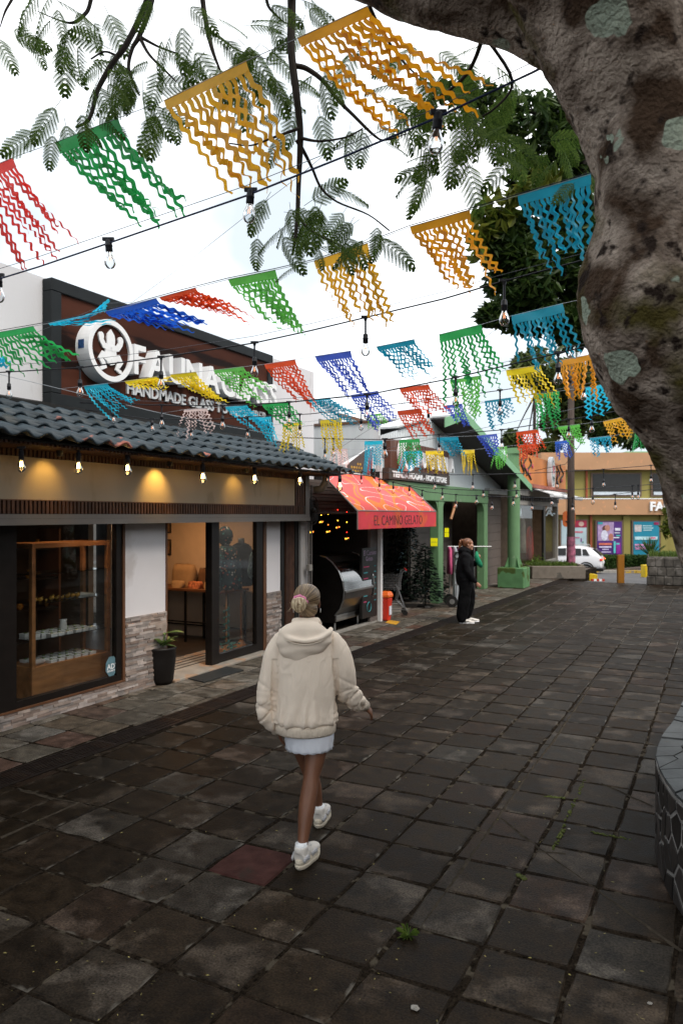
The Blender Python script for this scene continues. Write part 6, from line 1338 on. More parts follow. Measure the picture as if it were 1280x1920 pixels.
# planter for the tree: mortar body, dark flagstones set in the face, coping slabs
outl = [(4.6, 7.9), (3.6, 7.1), (2.9, 6.2), (2.48, 5.5), (2.16, 5.0), (1.96, 4.62), (1.86, 4.3), (1.80, 4.0), (1.80, 3.75), (1.88, 3.48), (2.05, 3.25), (2.35, 3.05), (2.8, 2.95), (3.4, 3.0), (4.0, 3.2)]
ol = [p for p in crom([(a, b, 0) for a, b in outl], 6)]
tp = thing('tree_planter', 'curved planter of dark flat stones in pale mortar at the right edge', 'planter', CL(3.0, 4.5, 0))
HP = .60; q = MB(); n = len(ol)
for p in ol: q.v.append(tuple(CL(p[0], p[1], -.02))); q.v.append(tuple(CL(p[0], p[1], HP - .02)))
for i in range(n - 1): q.f.append((2 * i, 2 * i + 1, 2 * i + 3, 2 * i + 2)); q.m.append(0)
b0 = len(q.v)
ctr = np.array((3.4, 4.8))
for p in ol:
    d = ctr - p[:2]; d /= np.linalg.norm(d); w_ = p[:2] + d * .36; q.v.append(tuple(CL(p[0], p[1], HP - .02))); q.v.append(tuple(CL(w_[0], w_[1], HP - .02))); q.v.append(tuple(CL(w_[0], w_[1], HP - .15)))
for i in range(n - 1):
    a = b0 + 3 * i; q.f += [(a, a + 1, a + 4, a + 3), (a + 1, a + 2, a + 5, a + 4)]; q.m += [0, 0]
part('mortar_wall', q, m_joint, tp, smooth=False)
# arc length param
seg = [0]; 
for i in range(1, n): seg.append(seg[-1] + float(np.linalg.norm(ol[i][:2] - ol[i - 1][:2])))
def on_wall(s, off):
    s = max(0, min(seg[-1] - 1e-4, s)); i = max(j for j in range(n) if seg[j] <= s); i = min(i, n - 2); t = (s - seg[i]) / max(1e-6, seg[i + 1] - seg[i]); p = ol[i][:2] * (1 - t) + ol[i + 1][:2] * t
    tg = ol[i + 1][:2] - ol[i][:2]; tg /= np.linalg.norm(tg); nr = np.array((-tg[1], tg[0])) 
    if np.dot(nr, ctr - p) > 0: nr = -nr
    return p + nr * off
# 2D Voronoi stones on (s,z) by half-plane clipping
def voronoi(sites, x0, x1, y0, y1, shrink, dmax):
    out = []
    for i, (sx, sy) in enumerate(sites):
        poly = [(max(x0, sx - dmax), y0), (min(x1, sx + dmax), y0), (min(x1, sx + dmax), y1), (max(x0, sx - dmax), y1)]
        for j, (tx, ty) in enumerate(sites):
            if i == j or abs(tx - sx) > 2 * dmax: continue
            mx_, my_ = (sx + tx) / 2, (sy + ty) / 2; nx, ny = tx - sx, ty - sy; l = math.hypot(nx, ny); nx /= l; ny /= l; c = nx * mx_ + ny * my_ - shrink
            new = []
            for k in range(len(poly)):
                a, b = poly[k], poly[(k + 1) % len(poly)]; da, db = nx * a[0] + ny * a[1] - c, nx * b[0] + ny * b[1] - c
                if da <= 0: new.append(a)
                if (da < 0) != (db < 0): t = da / (da - db); new.append((a[0] + (b[0] - a[0]) * t, a[1] + (b[1] - a[1]) * t))
            poly = new
            if len(poly) < 3: break
        if len(poly) >= 3: out.append(poly)
    return out
rr = random.Random(5); sites = []
for i in range(int(seg[-1] / .115)):
    for j in range(4): sites.append(((i + .5 + rr.uniform(-.6, .6)) * .115, (j + .5 + rr.uniform(-.6, .6)) * .145))
cnt = 0; rest = MB()
for poly in voronoi(sites, 0, seg[-1], .0, HP - .04, .011, .22):
    cx_ = sum(p[0] for p in poly) / len(poly); cy_ = sum(p[1] for p in poly) / len(poly)
    dd = rr.uniform(.003, .009); k_ = len(poly)
    fr_ = [CL(*on_wall(p[0], dd), p[1]) for p in [((p_[0] - cx_) * .94 + cx_, (p_[1] - cy_) * .94 + cy_) for p_ in poly]]; md = [CL(*on_wall(p[0], dd * .7), p[1]) for p in poly]; bk = [CL(*on_wall(p[0], -.01), p[1]) for p in poly]
    vs = bk + md + fr_; fs = [(i, (i + 1) % k_, k_ + (i + 1) % k_, k_ + i) for i in range(k_)] + [(k_ + i, k_ + (i + 1) % k_, 2 * k_ + (i + 1) % k_, 2 * k_ + i) for i in range(k_)] + [tuple(range(2 * k_, 3 * k_))]
    q = MB().add(vs, fs); wall_px = on_wall(cx_, 0); vis = wall_px[1] > 2.6 and wall_px[0] / wall_px[1] < .52
    if vis: part('face_stone', q, m_flagst, tp)
    else: rest.add(q.v, q.f)
if rest.v: part('face_stones', rest, m_flagst, tp)['kind'] = 'stuff'
sites = [((i + .5 + rr.uniform(-.35, .35)) * .17, (j + .5 + rr.uniform(-.35, .35)) * .17) for i in range(int(seg[-1] / .17)) for j in range(2)]
for poly in voronoi(sites, 0, seg[-1], 0.0, .35, .006, .3):
    k_ = len(poly); z = HP + rr.uniform(-.004, .008)
    def tw(p): a = on_wall(p[0], 0); d = ctr - a; d /= np.linalg.norm(d); return a + d * p[1]
    a_ = [tw(p) for p in poly]; q = MB().add([CL(*p, z - .03) for p in a_] + [CL(*p, z) for p in a_], [tuple(range(k_, 2 * k_)), tuple(reversed(range(k_)))] + [(i, (i + 1) % k_, k_ + (i + 1) % k_, k_ + i) for i in range(k_)])
    part('coping_stone', q, m_flagtop, tp)
q = MB(); q.v = [tuple(CL(*(p[:2] + (ctr - p[:2]) * .1), HP - .10)) for p in ol] + [tuple(CL(4.5, 5, HP - .10))]; q.f = [(i, i + 1, len(ol)) for i in range(len(ol) - 1)]; q.m = [0] * len(q.f); part('soil', q, m_earth, tp)
def gr():
    p = ol[R.randrange(len(ol))][:2]; d = ctr - p; l = np.linalg.norm(d); t = R.uniform(.38, 1.2); w_ = p + d / l * t + np.array((R.uniform(-.1, .1), R.uniform(-.1, .1))); v = CL(w_[0], w_[1], HP - .1); return v
part('grass', blades(1500, gr, .16, m_grass, .004), m_grass, tp)['kind'] = 'stuff'

# broadleaf tree behind the leaning trunk
bt = W(1420, 965, 9.6); bt.z = 0
dt = thing('broadleaf_tree', 'dense dark broadleaf tree behind the leaning trunk', 'tree', bt)
q = MB(); bark_tube(q, [(bt.x, bt.y, 0, .2), (bt.x - .1, bt.y, 2.0, .17), (*W(1290, 650, 9.3), .14), (*W(1160, 500, 8.9), .10), (*W(1040, 380, 8.6), .06)], 14, .02, 6)
for l in ([(1130, 520, 8.9, 12), (1040, 520, 8.5, 8), (960, 500, 8.2, 4), (920, 470, 8, 2)], [(1060, 420, 8.7, 9), (980, 360, 8.3, 5), (940, 330, 8.1, 3)], [(1100, 480, 8.8, 10), (1090, 300, 8.5, 7), (1000, 210, 8.2, 4), (900, 190, 8.0, 2)], [(1060, 250, 8.3, 6), (1030, 330, 8.2, 4), (990, 300, 8.0, 2)]): bark_tube(q, px4(l), 7, .004, 5)
part('trunk', q, m_twig, dt, smooth=True)
def leaves2(q, n, f, size, seed=1):
    rs = np.random.RandomState(seed); cs = np.array([f() for _ in range(n)])
    a = rs.normal(size=(n, 3)); a[:, 2] = a[:, 2] * .6 - .5; a /= np.linalg.norm(a, axis=1)[:, None]; b = rs.normal(size=(n, 3)); b -= a * (a * b).sum(1)[:, None]; b /= np.linalg.norm(b, axis=1)[:, None]; c = np.cross(a, b)
    s = size * rs.uniform(.6, 1.25, (n, 1)); w = s * .40
    V = np.stack([cs - a * s, cs - a * s * .2 + b * w + c * w * .35, cs + a * s * .45 + b * w * .72 + c * w * .3, cs + a * s * 1.05 - c * s * .15, cs + a * s * .45 - b * w * .72 + c * w * .3, cs - a * s * .2 - b * w + c * w * .35], 1).reshape(-1, 3); base = len(q.v)
    q.v += [tuple(x) for x in V.tolist()]
    for i in range(n): k = base + 6 * i; q.f += [(k, k + 1, k + 2, k + 3), (k, k + 3, k + 4, k + 5)]; q.m += [0, 0]
def ell(specs):
    tot = [s[5] for s in specs]
    def f():
        s = R.choices(specs, tot)[0]
        while True:
            a, b, c = R.uniform(-1, 1), R.uniform(-1, 1), R.uniform(-1, 1); r = a * a + b * b + c * c
            if r < 1 and (r > .3 or R.random() < .5): break
        Z = s[4] + c * (s[2] / FP * s[4]) * .8; return W(s[0] + a * s[2], s[1] + b * s[3], Z)
    return f
q = MB(); leaves2(q, 6200, ell([(1045, 470, 110, 95, 8.8, 5), (980, 520, 75, 70, 8.4, 3), (1000, 590, 85, 40, 8.6, 2.0), (945, 450, 55, 60, 8.2, 2), (1080, 370, 70, 80, 8.8, 2.4), (1010, 340, 60, 50, 8.3, .7), (1080, 600, 60, 60, 8.8, 1.6), (920, 590, 25, 25, 8.2, .4), (1100, 260, 50, 80, 8.6, 1.2)]), .085)
part('crown', q, m_leaf, dt)['kind'] = 'stuff'
q = MB(); leaves2(q, 1500, ell([(1000, 230, 80, 60, 8.2, 2.6), (930, 210, 60, 50, 8.1, 1.6), (1060, 230, 55, 80, 8.3, 2.2), (990, 310, 40, 40, 8.1, .5), (870, 170, 60, 30, 8.0, .6)]), .075, 2); part('upper_leaves', q, m_leaf, dt)['kind'] = 'stuff'
q = MB(); leaves2(q, 260, ell([(930, 400, 35, 50, 8.0, 2), (1010, 340, 50, 30, 8.0, 1.4), (900, 440, 25, 60, 8.0, 1.2), (985, 370, 40, 20, 8, 1)]), .095, 3); part('young_leaves', q, m_leafy, dt)['kind'] = 'stuff'

# far trees and palms
def far_tree(px, Z, base_z, specs, n, size, lab, mat=None, nm='leafy_tree', seed=3, tr=1.0):
    b = W(px, 965, Z); b.z = base_z; o = thing(nm, lab, 'tree', b); q = MB(); s0_ = specs[0]; top = W(s0_[0], s0_[1], s0_[4])
    kn = W(px, 740, Z) if tr == 1 else b.lerp(top, .6); bark_tube(q, [(*b, .22 * tr), (b.x + .1, b.y, b.z + 1, .18 * tr), (*(W(px, 740, Z) if tr == 1 else b.lerp(top, .6)), .12 * tr), (*top, .05 * tr)], 9, .02, 4)
    for s in specs[1:]: t = W(s[0], s[1], s[4]); m_ = kn; q2 = [(*m_, .09 * tr), (*(m_.lerp(t, .5) + Vector((0, 0, .1))), .05 * tr), (*t, .02 * tr)]; bark_tube(q, q2, 6, .01, 4)
    part('trunk', q, m_twig, o, smooth=True); q = MB(); leaves2(q, n, ell(specs), size, seed); part('crown', q, mat or m_far, o)['kind'] = 'stuff'; return o
far_tree(1290, 27, -.3, [(1110, 745, 60, 45, 27, 2), (1060, 720, 55, 50, 26.5, 2), (1150, 690, 55, 45, 27, 1.6), (1170, 760, 55, 60, 27.5, 2), (1000, 690, 45, 40, 26, 1.0), (1060, 790, 50, 35, 27, 1)], 7500, .16, 'leafy green tree behind the bunting above the orange building', seed=11)
far_tree(1330, 32, -.6, [(1190, 790, 50, 55, 32, 2), (1140, 800, 45, 35, 31, 1.4), (1215, 720, 40, 60, 32, 1.5)], 4000, .17, 'dark leafy tree partly behind the leaning trunk in the distance', m_leaf, seed=12)
far_tree(1003, 60, -1.3, [(1030, 838, 22, 16, 60, 1), (985, 845, 30, 14, 60, 1.3), (960, 825, 20, 20, 60, 1)], 1600, .28, 'distant leafy tree rising behind the craft shop roof', seed=13)
def palm(px, py, Z, n, ln, lab):
    t = W(px, py, Z); b = W(1340, 965, Z); b.z = -.5; o = thing('palm_tree', lab, 'palm', b); q = MB(); bark_tube(q, [(*b, .16), (*W(1330, 820, Z), .12), (*W(1270, 700, Z), .11), (*W((px + 1270) / 2, min(py + 50, 690), Z), .10), (*t, .09)], 10, .01, 5); part('trunk', q, m_twig, o, smooth=True)
    for k in range(n):
        a = k * 2.4; el = R.uniform(-.1, .9); q = MB(); P_ = []
        for i in range(9): s = i / 8; P_.append(t + Vector((math.cos(a) * ln * s * math.cos(el), math.sin(a) * ln * s * math.cos(el), ln * (math.sin(el) * s - .75 * s * s))))
        q.tube(P_, [.02] * 4 + [.012] * 5, 4)
        for i in range(34):
            s = .1 + .9 * i / 34; f = s * 8; j = min(7, int(f)); c = P_[j].lerp(P_[j + 1], f - j); d = (P_[j + 1] - P_[j]).normalized(); sd = d.cross(Vector((0, 0, 1))).normalized(); l = .42 * ln / 2 * math.sin(math.pi * (.15 + .8 * s))
            for s2 in (-1, 1): e = (sd * s2 * .8 + d * .55 + Vector((0, 0, -.35))).normalized() * l; w_ = d * .022; q.add([c - w_, c + w_, c + e], [(0, 1, 2)])
        part('palm_leaf', q, m_palm, o)
palm(1088, 640, 21, 11, 1.5, 'palm crown with pale fronds beside the leaning trunk'); palm(1225, 775, 26, 9, 1.6, 'small palm with drooping fronds near the top of the orange building')
q = MB()
nb = W(1262, 955, 18); far_tree(1290, 18, 0, [(1262, 960, 20, 18, 18, 1), (1252, 990, 14, 18, 18, 1), (1275, 920, 18, 22, 18, 1)], 260, .11, 'small feathery young tree poking out beside the trunk before the posters', m_leafy, 'young_tree', 14, .25)

# ================================================================ weeds, litter
w0 = GP(765, 1756); q = MB()
for k in range(34):
    a = R.uniform(0, 6.28); l = R.uniform(.04, .075); d = Vector((math.cos(a), math.sin(a), 0)); s_ = Vector((-d.y, d.x, 0)) * .004; el = R.uniform(.1, .7)
    q.add([w0 - s_ * .5, w0 + s_ * .5, w0 + d * l * .6 + s_ + Vector((0, 0, l * el)), w0 + d * l + Vector((0, 0, l * el * .8)), w0 + d * l * .6 - s_ + Vector((0, 0, l * el))], [(0, 1, 2, 3, 4)])
single('weed_tuft', q, m_grass, 'small green weed tuft growing in a paving joint near the front', 'weed')
q = MB()
for k in range(230):
    p = GP(R.uniform(0, 1250), 1330 + 590 * R.random() ** .8); 
    if p.x < -4.7: continue
    l = R.uniform(.004, .012); a = R.uniform(0, 6.28); d = Vector((math.cos(a), math.sin(a), 0)) * l; s_ = Vector((-d.y, d.x, 0)) * .3; z = Vector((0, 0, .006))
    q.add([p - d + z, p + s_ + z * 1.4, p + d + z, p - s_ + z], [(0, 1, 2, 3)])
single('fallen_leaflets', q, M('dry leaflets', (.20, .17, .06), rough=.8, var=.3, rnd=.6, bump=0), 'tiny fallen leaflets scattered over the dark paving', 'leaf litter', kind='stuff')
for (x, y, r, lab) in ((778, 1894, .022, 'pale crumpled scrap on the paving at the bottom edge'), (1218, 1885, .012, 'small bluish white scrap on the paving at bottom right'), (1066, 1557, .010, 'small white scrap beside the mossy paving joint')):
    p = GP(x, y); q = MB().ball((p.x, p.y, .006), (r, r * .7, .004), 8); q.v = [(a + R.uniform(-.003, .003), b + R.uniform(-.003, .003), c + R.uniform(0, .004)) for a, b, c in q.v]; single('paper_scrap', q, m_conc, lab, 'litter')
# yellow/other details: leaning stick on the green beam
a = onU(846, 966, HU + .04); b = onU(852, 950, HU + .05); single('wooden_stick', MB().tube([a + Vector((0, -.05, -.1)), b + Vector((0, .12, .12))], .035, 6), m_wood, 'short wooden stick wedged against the first green post', 'stick')

# ================================================================ STRINGS, LIGHT CABLES, BUNTING, BULBS
PC = {'red': paper('red tissue', (.80, .045, .035)), 'redor': paper('red orange tissue', (.80, .085, .02)), 'green': paper('green tissue', (.03, .42, .10)), 'lgreen': paper('light green tissue', (.15, .58, .09)), 'yellow': paper('golden tissue', (.90, .47, .03)), 'amber': paper('amber tissue', (.85, .36, .012)), 'lemon': paper('lemon tissue', (.95, .72, .02)), 'teal': paper('teal tissue', (.01, .34, .50)), 'cyan': paper('cyan tissue', (.02, .58, .80)), 'blue': paper('blue tissue', (.02, .13, .68)), 'pink': paper('pale pink tissue', (.85, .66, .63)), 'ind': paper('indigo tissue', (.06, .12, .60))}
RIGHT = Vector((cT, sT, 0)); FWD = Vector((-sT, cT, 0)); UP = Vector((0, 0, 1))
class Line:
    def __init__(s, pts, x0, Z0, x1, Z1): s.p = pts; s.x0, s.x1, s.i0, s.i1 = x0, x1, 1 / Z0, 1 / Z1
    def Z(s, x): return 1 / (s.i0 + (s.i1 - s.i0) * (x - s.x0) / (s.x1 - s.x0))
    def y(s, x):
        for a, b in zip(s.p, s.p[1:]):
            if x <= b[0]: break
        return a[1] + (b[1] - a[1]) * (x - a[0]) / (b[0] - a[0])
    def P(s, x, dy=0): return W(x, s.y(x) + dy, s.Z(x))
    def make(s, nm, mat, r, lab, cat, grp=None, dy=0, step=30):
        xs = []; 
        for a, b in zip(s.p, s.p[1:]):
            k = max(1, int((b[0] - a[0]) / step)); xs += [a[0] + (b[0] - a[0]) * i / k for i in range(k)]
        xs.append(s.p[-1][0]); q = MB().tube([s.P(x, dy) for x in xs], r, 6); return single(nm, q, mat, lab, cat, grp, smooth=True)
L1 = Line([(-80, 338), (37, 290), (102, 267), (220, 221), (305, 189), (460, 114), (555, 72), (690, 10), (900, -95)], 0, 5.4, 690, 4.0)
L2 = Line([(-120, 560), (0, 522), (72, 500), (190, 460), (460, 367), (640, 295), (805, 226), (1000, 134), (1120, 70)], 0, 5.2, 820, 3.6)
L3 = Line([(-60, 634), (0, 622), (120, 601), (242, 573), (339, 546), (426, 524), (515, 506), (588, 489), (688, 456), (768, 425), (880, 393), (968, 367), (1110, 325), (1160, 310)], 0, 7.2, 1110, 4.9)
L4 = Line([(-40, 700), (18, 697), (150, 689), (300, 670), (475, 643), (580, 620), (685, 595), (831, 560), (929, 531), (1094, 487), (1140, 475)], 0, 7.35, 945, 5.35)
L5 = Line([(110, 729), (157, 724), (233, 715), (320, 702), (400, 694), (495, 683), (590, 668), (655, 658), (705, 650), (823, 627), (902, 608), (958, 592), (1053, 569), (1130, 552)], 110, 8.1, 1095, 7.1)
L6 = Line([(150, 755), (280, 759), (416, 761), (542, 754), (580, 750), (688, 740), (780, 722), (848, 709), (1003, 672), (1045, 662), (1130, 642)], 150, 8.25, 1100, 6.4)
L7 = Line([(160, 768), (280, 786), (400, 786), (514, 779), (580, 776), (680, 765), (780, 753), (935, 732), (1000, 722), (1090, 702), (1180, 680)], 160, 8.35, 1100, 9)
L8 = Line([(300, 775), (345, 768), (420, 763), (490, 757), (578, 750), (655, 741), (748, 727), (803, 721), (843, 713), (902, 704), (948, 694), (1012, 684), (1048, 676), (1150, 656)], 300, 9.0, 1120, 8.0)
L9 = Line([(470, 800), (530, 795), (600, 788), (693, 778), (742, 771), (830, 761), (908, 752), (998, 740), (1093, 727), (1180, 712)], 500, 11.0, 1160, 10.2)
L10 = Line([(540, 820), (640, 823), (720, 824), (780, 817), (840, 814), (939, 806), (1061, 787), (1110, 780), (1230, 755)], 560, 11.8, 1110, 10.5)
L11 = Line([(610, 830), (683, 827), (748, 825), (818, 820), (893, 817), (967, 810), (1045, 800), (1130, 790), (1220, 770)], 660, 12.6, 1180, 12)
L12 = Line([(600, 840), (690, 843), (757, 846), (830, 845), (889, 843), (975, 834), (1040, 828), (1145, 817), (1230, 804)], 660, 13.2, 1180, 13.5)
LA = Line([(700, 884), (780, 890), (880, 890), (975, 888), (1060, 884), (1130, 880), (1240, 871)], 700, 13, 1200, 15)
LB_ = Line([(740, 905), (790, 914), (880, 919), (1000, 920), (1092, 917), (1240, 907)], 740, 13.2, 1200, 15.4)
LC = Line([(715, 898), (760, 910), (800, 922), (860, 928), (960, 932), (1065, 934), (1130, 930), (1240, 915)], 715, 12.6, 1200, 14.6)
L1.make('bunting_string', m_string, .0022, 'highest bunting string, carrying the large green and golden flags', 'string')
L2.make('light_cable', m_bluecable, .0062, 'thick blue light cable, the nearest and highest of the light cables', 'cable'); L2.make('support_wire', m_wire, .0022, 'thin wire running just above the thick blue light cable', 'wire', dy=-19)
L3.make('bunting_string', m_string, .0024, 'bunting string crossing before the frog emblem up to the large teal flag', 'string'); L3.make('support_wire', m_cable, .0034, 'dark wire doubled along the bunting string of the large teal flag', 'wire', dy=-3)
L4.make('light_cable', m_cable, .0060, 'black light cable sagging across the big white sign letters', 'cable'); L4.make('support_wire', m_wire, .002, 'thin wire above the cable that crosses the sign letters', 'wire', dy=-13)
L5.make('bunting_string', m_string, .0020, 'bunting string of the long green flag in the middle of the sky', 'string')
L6.make('light_cable', m_cable, .0062, 'black light cable running along the lower edge of the shop sign', 'cable'); L6.make('support_wire', m_wire, .002, 'thin wire above the cable under the shop sign', 'wire', dy=-7)
L7.make('light_cable', m_cable, .0050, 'black light cable just above the corrugated eave', 'cable')
L8.make('bunting_string', m_string, .0020, 'bunting string of the pale pink flag over the eave', 'string'); L9.make('bunting_string', m_string, .0022, 'bunting string in front of the green gable tip', 'string')
L10.make('light_cable', m_cable, .0070, 'black light cable crossing in front of the store gable', 'cable'); L11.make('bunting_string', m_string, .0025, 'far bunting string of the small cyan and red flags', 'string'); L12.make('bunting_string', m_string, .0025, 'farthest and lowest bunting string above the store sign', 'string')
LA.make('light_cable', m_cable, .0065, 'upper of the three low light cables across the end of the street', 'cable'); LB_.make('light_cable', m_cable, .0060, 'middle of the three low light cables across the end of the street', 'cable'); LC.make('light_cable', m_cable, .0060, 'lowest of the three low light cables across the end of the street', 'cable')
def wire(pts, lab, r=.0025, mat=None):
    q = MB().tube([W(*p) for p in pts], r, 5); single('overhead_wire', q, mat or m_wire, lab, 'wire')
wire([(-20, 662, 7.3), (70, 622, 7.2), (205, 568, 6.8), (247, 567, 6.6), (350, 492, 5.9), (460, 405, 5.4), (560, 330, 4.9), (640, 262, 4.5)], 'thin wire slanting from the white parapet up to the hanging branch', .0016)
wire([(-20, 697, 7.3), (110, 728, 8.1), (290, 772, 8.6), (430, 800, 9.8), (560, 822, 11.5)], 'pale stay wire running down along the eave', .003, m_string)
wire([(620, 850, 13), (700, 800, 12), (800, 720, 11), (900, 640, 10), (1000, 560, 9)], 'thin wire slanting up from the honeycomb sign into the dark tree', .003)
wire([(600, 868, 14), (700, 846, 14), (860, 812, 13), (1060, 770, 13), (1230, 726, 13)], 'thin far wire rising behind the small flags', .004); wire([(560, 800, 12), (740, 782, 12), (960, 746, 12), (1200, 700, 12)], 'thin far wire rising over the green gable', .004)
wire([(1110, 803, 24), (1060, 870, 25), (990, 885, 26)], 'service wire from the utility pole to the orange parapet', .01, m_cable)

fl_rr = random.Random(21)
def flag(L_, x0, x1, hh, dl, dr, n, col, lab, nseg=26, fringe=False, dy=0, amp=1.0, grp=None, slack=.25):
    rr = fl_rr; mat = PC[col]
    p0, p1 = L_.P(x0, dy), L_.P(x1, dy); Z = (L_.Z(x0) + L_.Z(x1)) / 2; S = Z / FP
    o = thing('bunting_flag', lab, 'bunting flag', (p0 + p1) / 2, 0, grp or 'tissue paper bunting flags over the street')
    hv = p1 - p0; wd = hv.length; hd_ = hv.normalized()
    def D(d): return RIGHT * d[0] * S - UP * d[1] * S
    def hdr(d): v = D(d); return (v.normalized() * .55 - UP * .45).normalized() * (hh * S * .78)
    lean = rr.uniform(-.12, .12)
    q = MB(); k = 8
    for i in range(k + 1):
        t = i / k; a = p0.lerp(p1, t); h = hdr(dl).lerp(hdr(dr), t) + FWD * lean * hh * S; bl = FWD * (.10 * hh * S * math.sin(t * 9 + x0))
        q.v += [tuple(a + UP * .004), tuple(a + h * .5 + bl), tuple(a + h * rr.uniform(.94, 1.04) + bl * .5)]
    for i in range(k):
        for j in range(2): a = i * 3 + j; q.f.append((a, a + 1, a + 4, a + 3)); q.m.append(0)
    part('header', q, mat, o, smooth=True)
    fr = MB()
    clump = [rr.uniform(-.08, .08) for _ in range(n)]; fph = rr.uniform(0, 6.28)
    # strips bunch together in groups as they blow
    gsh = 0
    for i in range(n):
        if rr.random() < .3: gsh = rr.uniform(-.15, .15)
        t = (i + .5) / n; a = p0.lerp(p1, t) + (hdr(dl).lerp(hdr(dr), t) + FWD * lean * hh * S) * .97
        d = D(dl).lerp(D(dr), t); le = rr.uniform(.74, 1.10)
        if rr.random() < .12: le *= rr.uniform(.65, .85)
        d = d * le + hd_ * wd * (gsh + clump[i] * .6) + FWD * d.length * rr.uniform(-.22, .22) + hd_ * wd * rr.gauss(0, .035)
        ln = d.length; dn = d.normalized(); up_ = -UP; perp = (hd_ - dn * hd_.dot(dn)).normalized()
        w0_ = wd / n * rr.uniform(.33, .43); wl = max(wd * .155, .045) * rr.uniform(.86, 1.18); am = w0_ * rr.uniform(.6, 1.05) * amp; ph = fph + rr.gauss(0, .9); tw = rr.uniform(-.5, .5); dtw = rr.uniform(-1.3, 1.3); sg = slack * rr.uniform(.3, 1.3)
        q = MB(); ns = min(max(nseg, int(ln / wl * 11)), 110)
        if fringe: ns = min(ns, 26)
        dr1, dr2 = rr.uniform(-1, 1), rr.uniform(-1, 1)
        for s_ in range(ns + 1):
            u = s_ / ns; env = min(1, u * 6)
            c = a + d * u + UP * (sg * ln * .35 * (u - u * u) * (1 if abs(d.z) < ln * .8 else .2)) * -1 + perp * (am * env * math.sin(2 * math.pi * ln * u / wl + ph) + .085 * ln * dr1 * math.sin(u * 3.6 + dr2 * 2) * u)
            g = tw + dtw * u + .35 * math.sin(u * 9 + ph); wv = (perp * math.cos(g) + FWD * math.sin(g)) * (w0_ * (.95 if u < .93 else .5))
            q.v += [tuple(c - wv), tuple(c + wv)]
        for s_ in range(ns): b = 2 * s_; q.f.append((b, b + 1, b + 3, b + 2)); q.m.append(0)
        if fringe: fr.add(q.v, q.f)
        else: part('strip', q, mat, o)
    if fringe: part('fringe', fr, mat, o)['kind'] = 'stuff'
    return o
flag(L1, -62, 24, 26, (80, 165), (125, 135), 13, 'red', 'red bunting flag cut by the left edge, its strips hanging toward the lower right')
flag(L1, 103, 221, 32, (140, 135), (130, 160), 14, 'green', 'large green bunting flag under the feathery branch, first green flag of the top string')
flag(L1, 307, 461, 26, (115, 160), (130, 200), 13, 'yellow', 'large pale golden bunting flag left of the thick hanging branch', nseg=40)
flag(L1, 557, 688, 26, (180, 175), (205, 145), 13, 'amber', 'largest golden bunting flag just right of the hanging branch at the top', nseg=40)
lt = Line([(1200, -25), (1360, -85)], 1200, 3.8, 1360, 3.6); lt.make('bunting_string', m_string, .0022, 'short bunting string end beyond the trunk in the top right corner', 'string')
flag(lt, 1215, 1330, 24, (40, 45), (45, 50), 12, 'teal', 'teal bunting flag peeking past the trunk in the top right corner')
flag(L3, -22, 62, 16, (60, 70), (90, 45), 14, 'green', 'green bunting flag blowing sideways at the left edge before the parapet', slack=.6)
flag(L3, 90, 192, 8, (115, 0), (12, -30), 12, 'cyan', 'turquoise bunting flag blown upward over the frog emblem', slack=.2)
flag(L3, 196, 292, 18, (150, 30), (80, 28), 14, 'blue', 'blue bunting flag blown sideways over the left part of the sign', slack=.1)
flag(L3, 298, 366, 12, (140, 25), (95, 50), 13, 'redor', 'red bunting flag blowing sideways against the sky above the sign', slack=-.3)
flag(L3, 427, 516, 20, (110, 95), (60, 110), 13, 'lgreen', 'mid green bunting flag between the sideways red flag and a golden one')
flag(L3, 588, 689, 22, (65, 105), (48, 125), 12, 'yellow', 'pale golden bunting flag third from the right on the second string')
flag(L3, 768, 880, 20, (85, 120), (45, 145), 12, 'amber', 'golden bunting flag in mid sky left of the dark broadleaf tree')
flag(L3, 970, 1107, 24, (50, 130), (8, 140), 14, 'teal', 'large teal bunting flag before the dark broadleaf tree')
flag(L5, 157, 201, 9, (45, 60), (65, 28), 12, 'cyan', 'small cyan bunting flag below the frog emblem', nseg=18)
flag(L5, 233, 292, 9, (72, 15), (45, -12), 13, 'lemon', 'lemon yellow bunting flag blown sideways across the sign tagline, left one of two', nseg=18)
flag(L5, 318, 367, 10, (62, 30), (65, 55), 12, 'lemon', 'lemon yellow bunting flag before the middle letters of the sign, right one of two', nseg=18)
flag(L5, 400, 456, 10, (70, 60), (55, 38), 12, 'lgreen', 'light green bunting flag before the last letters of the sign', nseg=18)
flag(L5, 495, 553, 13, (72, 78), (42, 75), 12, 'redor', 'red bunting flag right of the sign against the parapet end')
flag(L5, 590, 657, 16, (72, 68), (40, 78), 13, 'ind', 'indigo bunting flag in mid sky, upper of the two indigo flags', )
flag(L5, 705, 776, 12, (72, 52), (42, 55), 13, 'teal', 'teal bunting flag between the upper indigo flag and the long green one')
flag(L5, 823, 902, 20, (22, 135), (45, 90), 12, 'green', 'long green bunting flag in the middle of the sky')
flag(L5, 958, 1054, 22, (25, 90), (40, 85), 14, 'teal', 'teal bunting flag below the dark broadleaf tree')
flag(L8, 345, 388, 6, (-22, 58), (28, 45), 9, 'pink', 'pale pink bunting flag over the corrugated eave', nseg=16, amp=1.5)
flag(L8, 422, 463, 7, (42, 38), (60, 40), 10, 'cyan', 'cyan bunting flag below the end of the sign letters', nseg=16); flag(L8, 474, 508, 6, (32, 45), (18, 50), 9, 'cyan', 'short cyan bunting flag hanging beside the yellow one at the eave', nseg=16, dy=26)
flag(L8, 490, 541, 10, (50, 42), (38, 32), 11, 'green', 'dark green bunting flag at the lower right corner of the sign', nseg=16)
flag(L8, 577, 618, 6, (58, 48), (60, 36), 10, 'teal', 'teal bunting flag blowing right under the red flag by the parapet end', nseg=16)
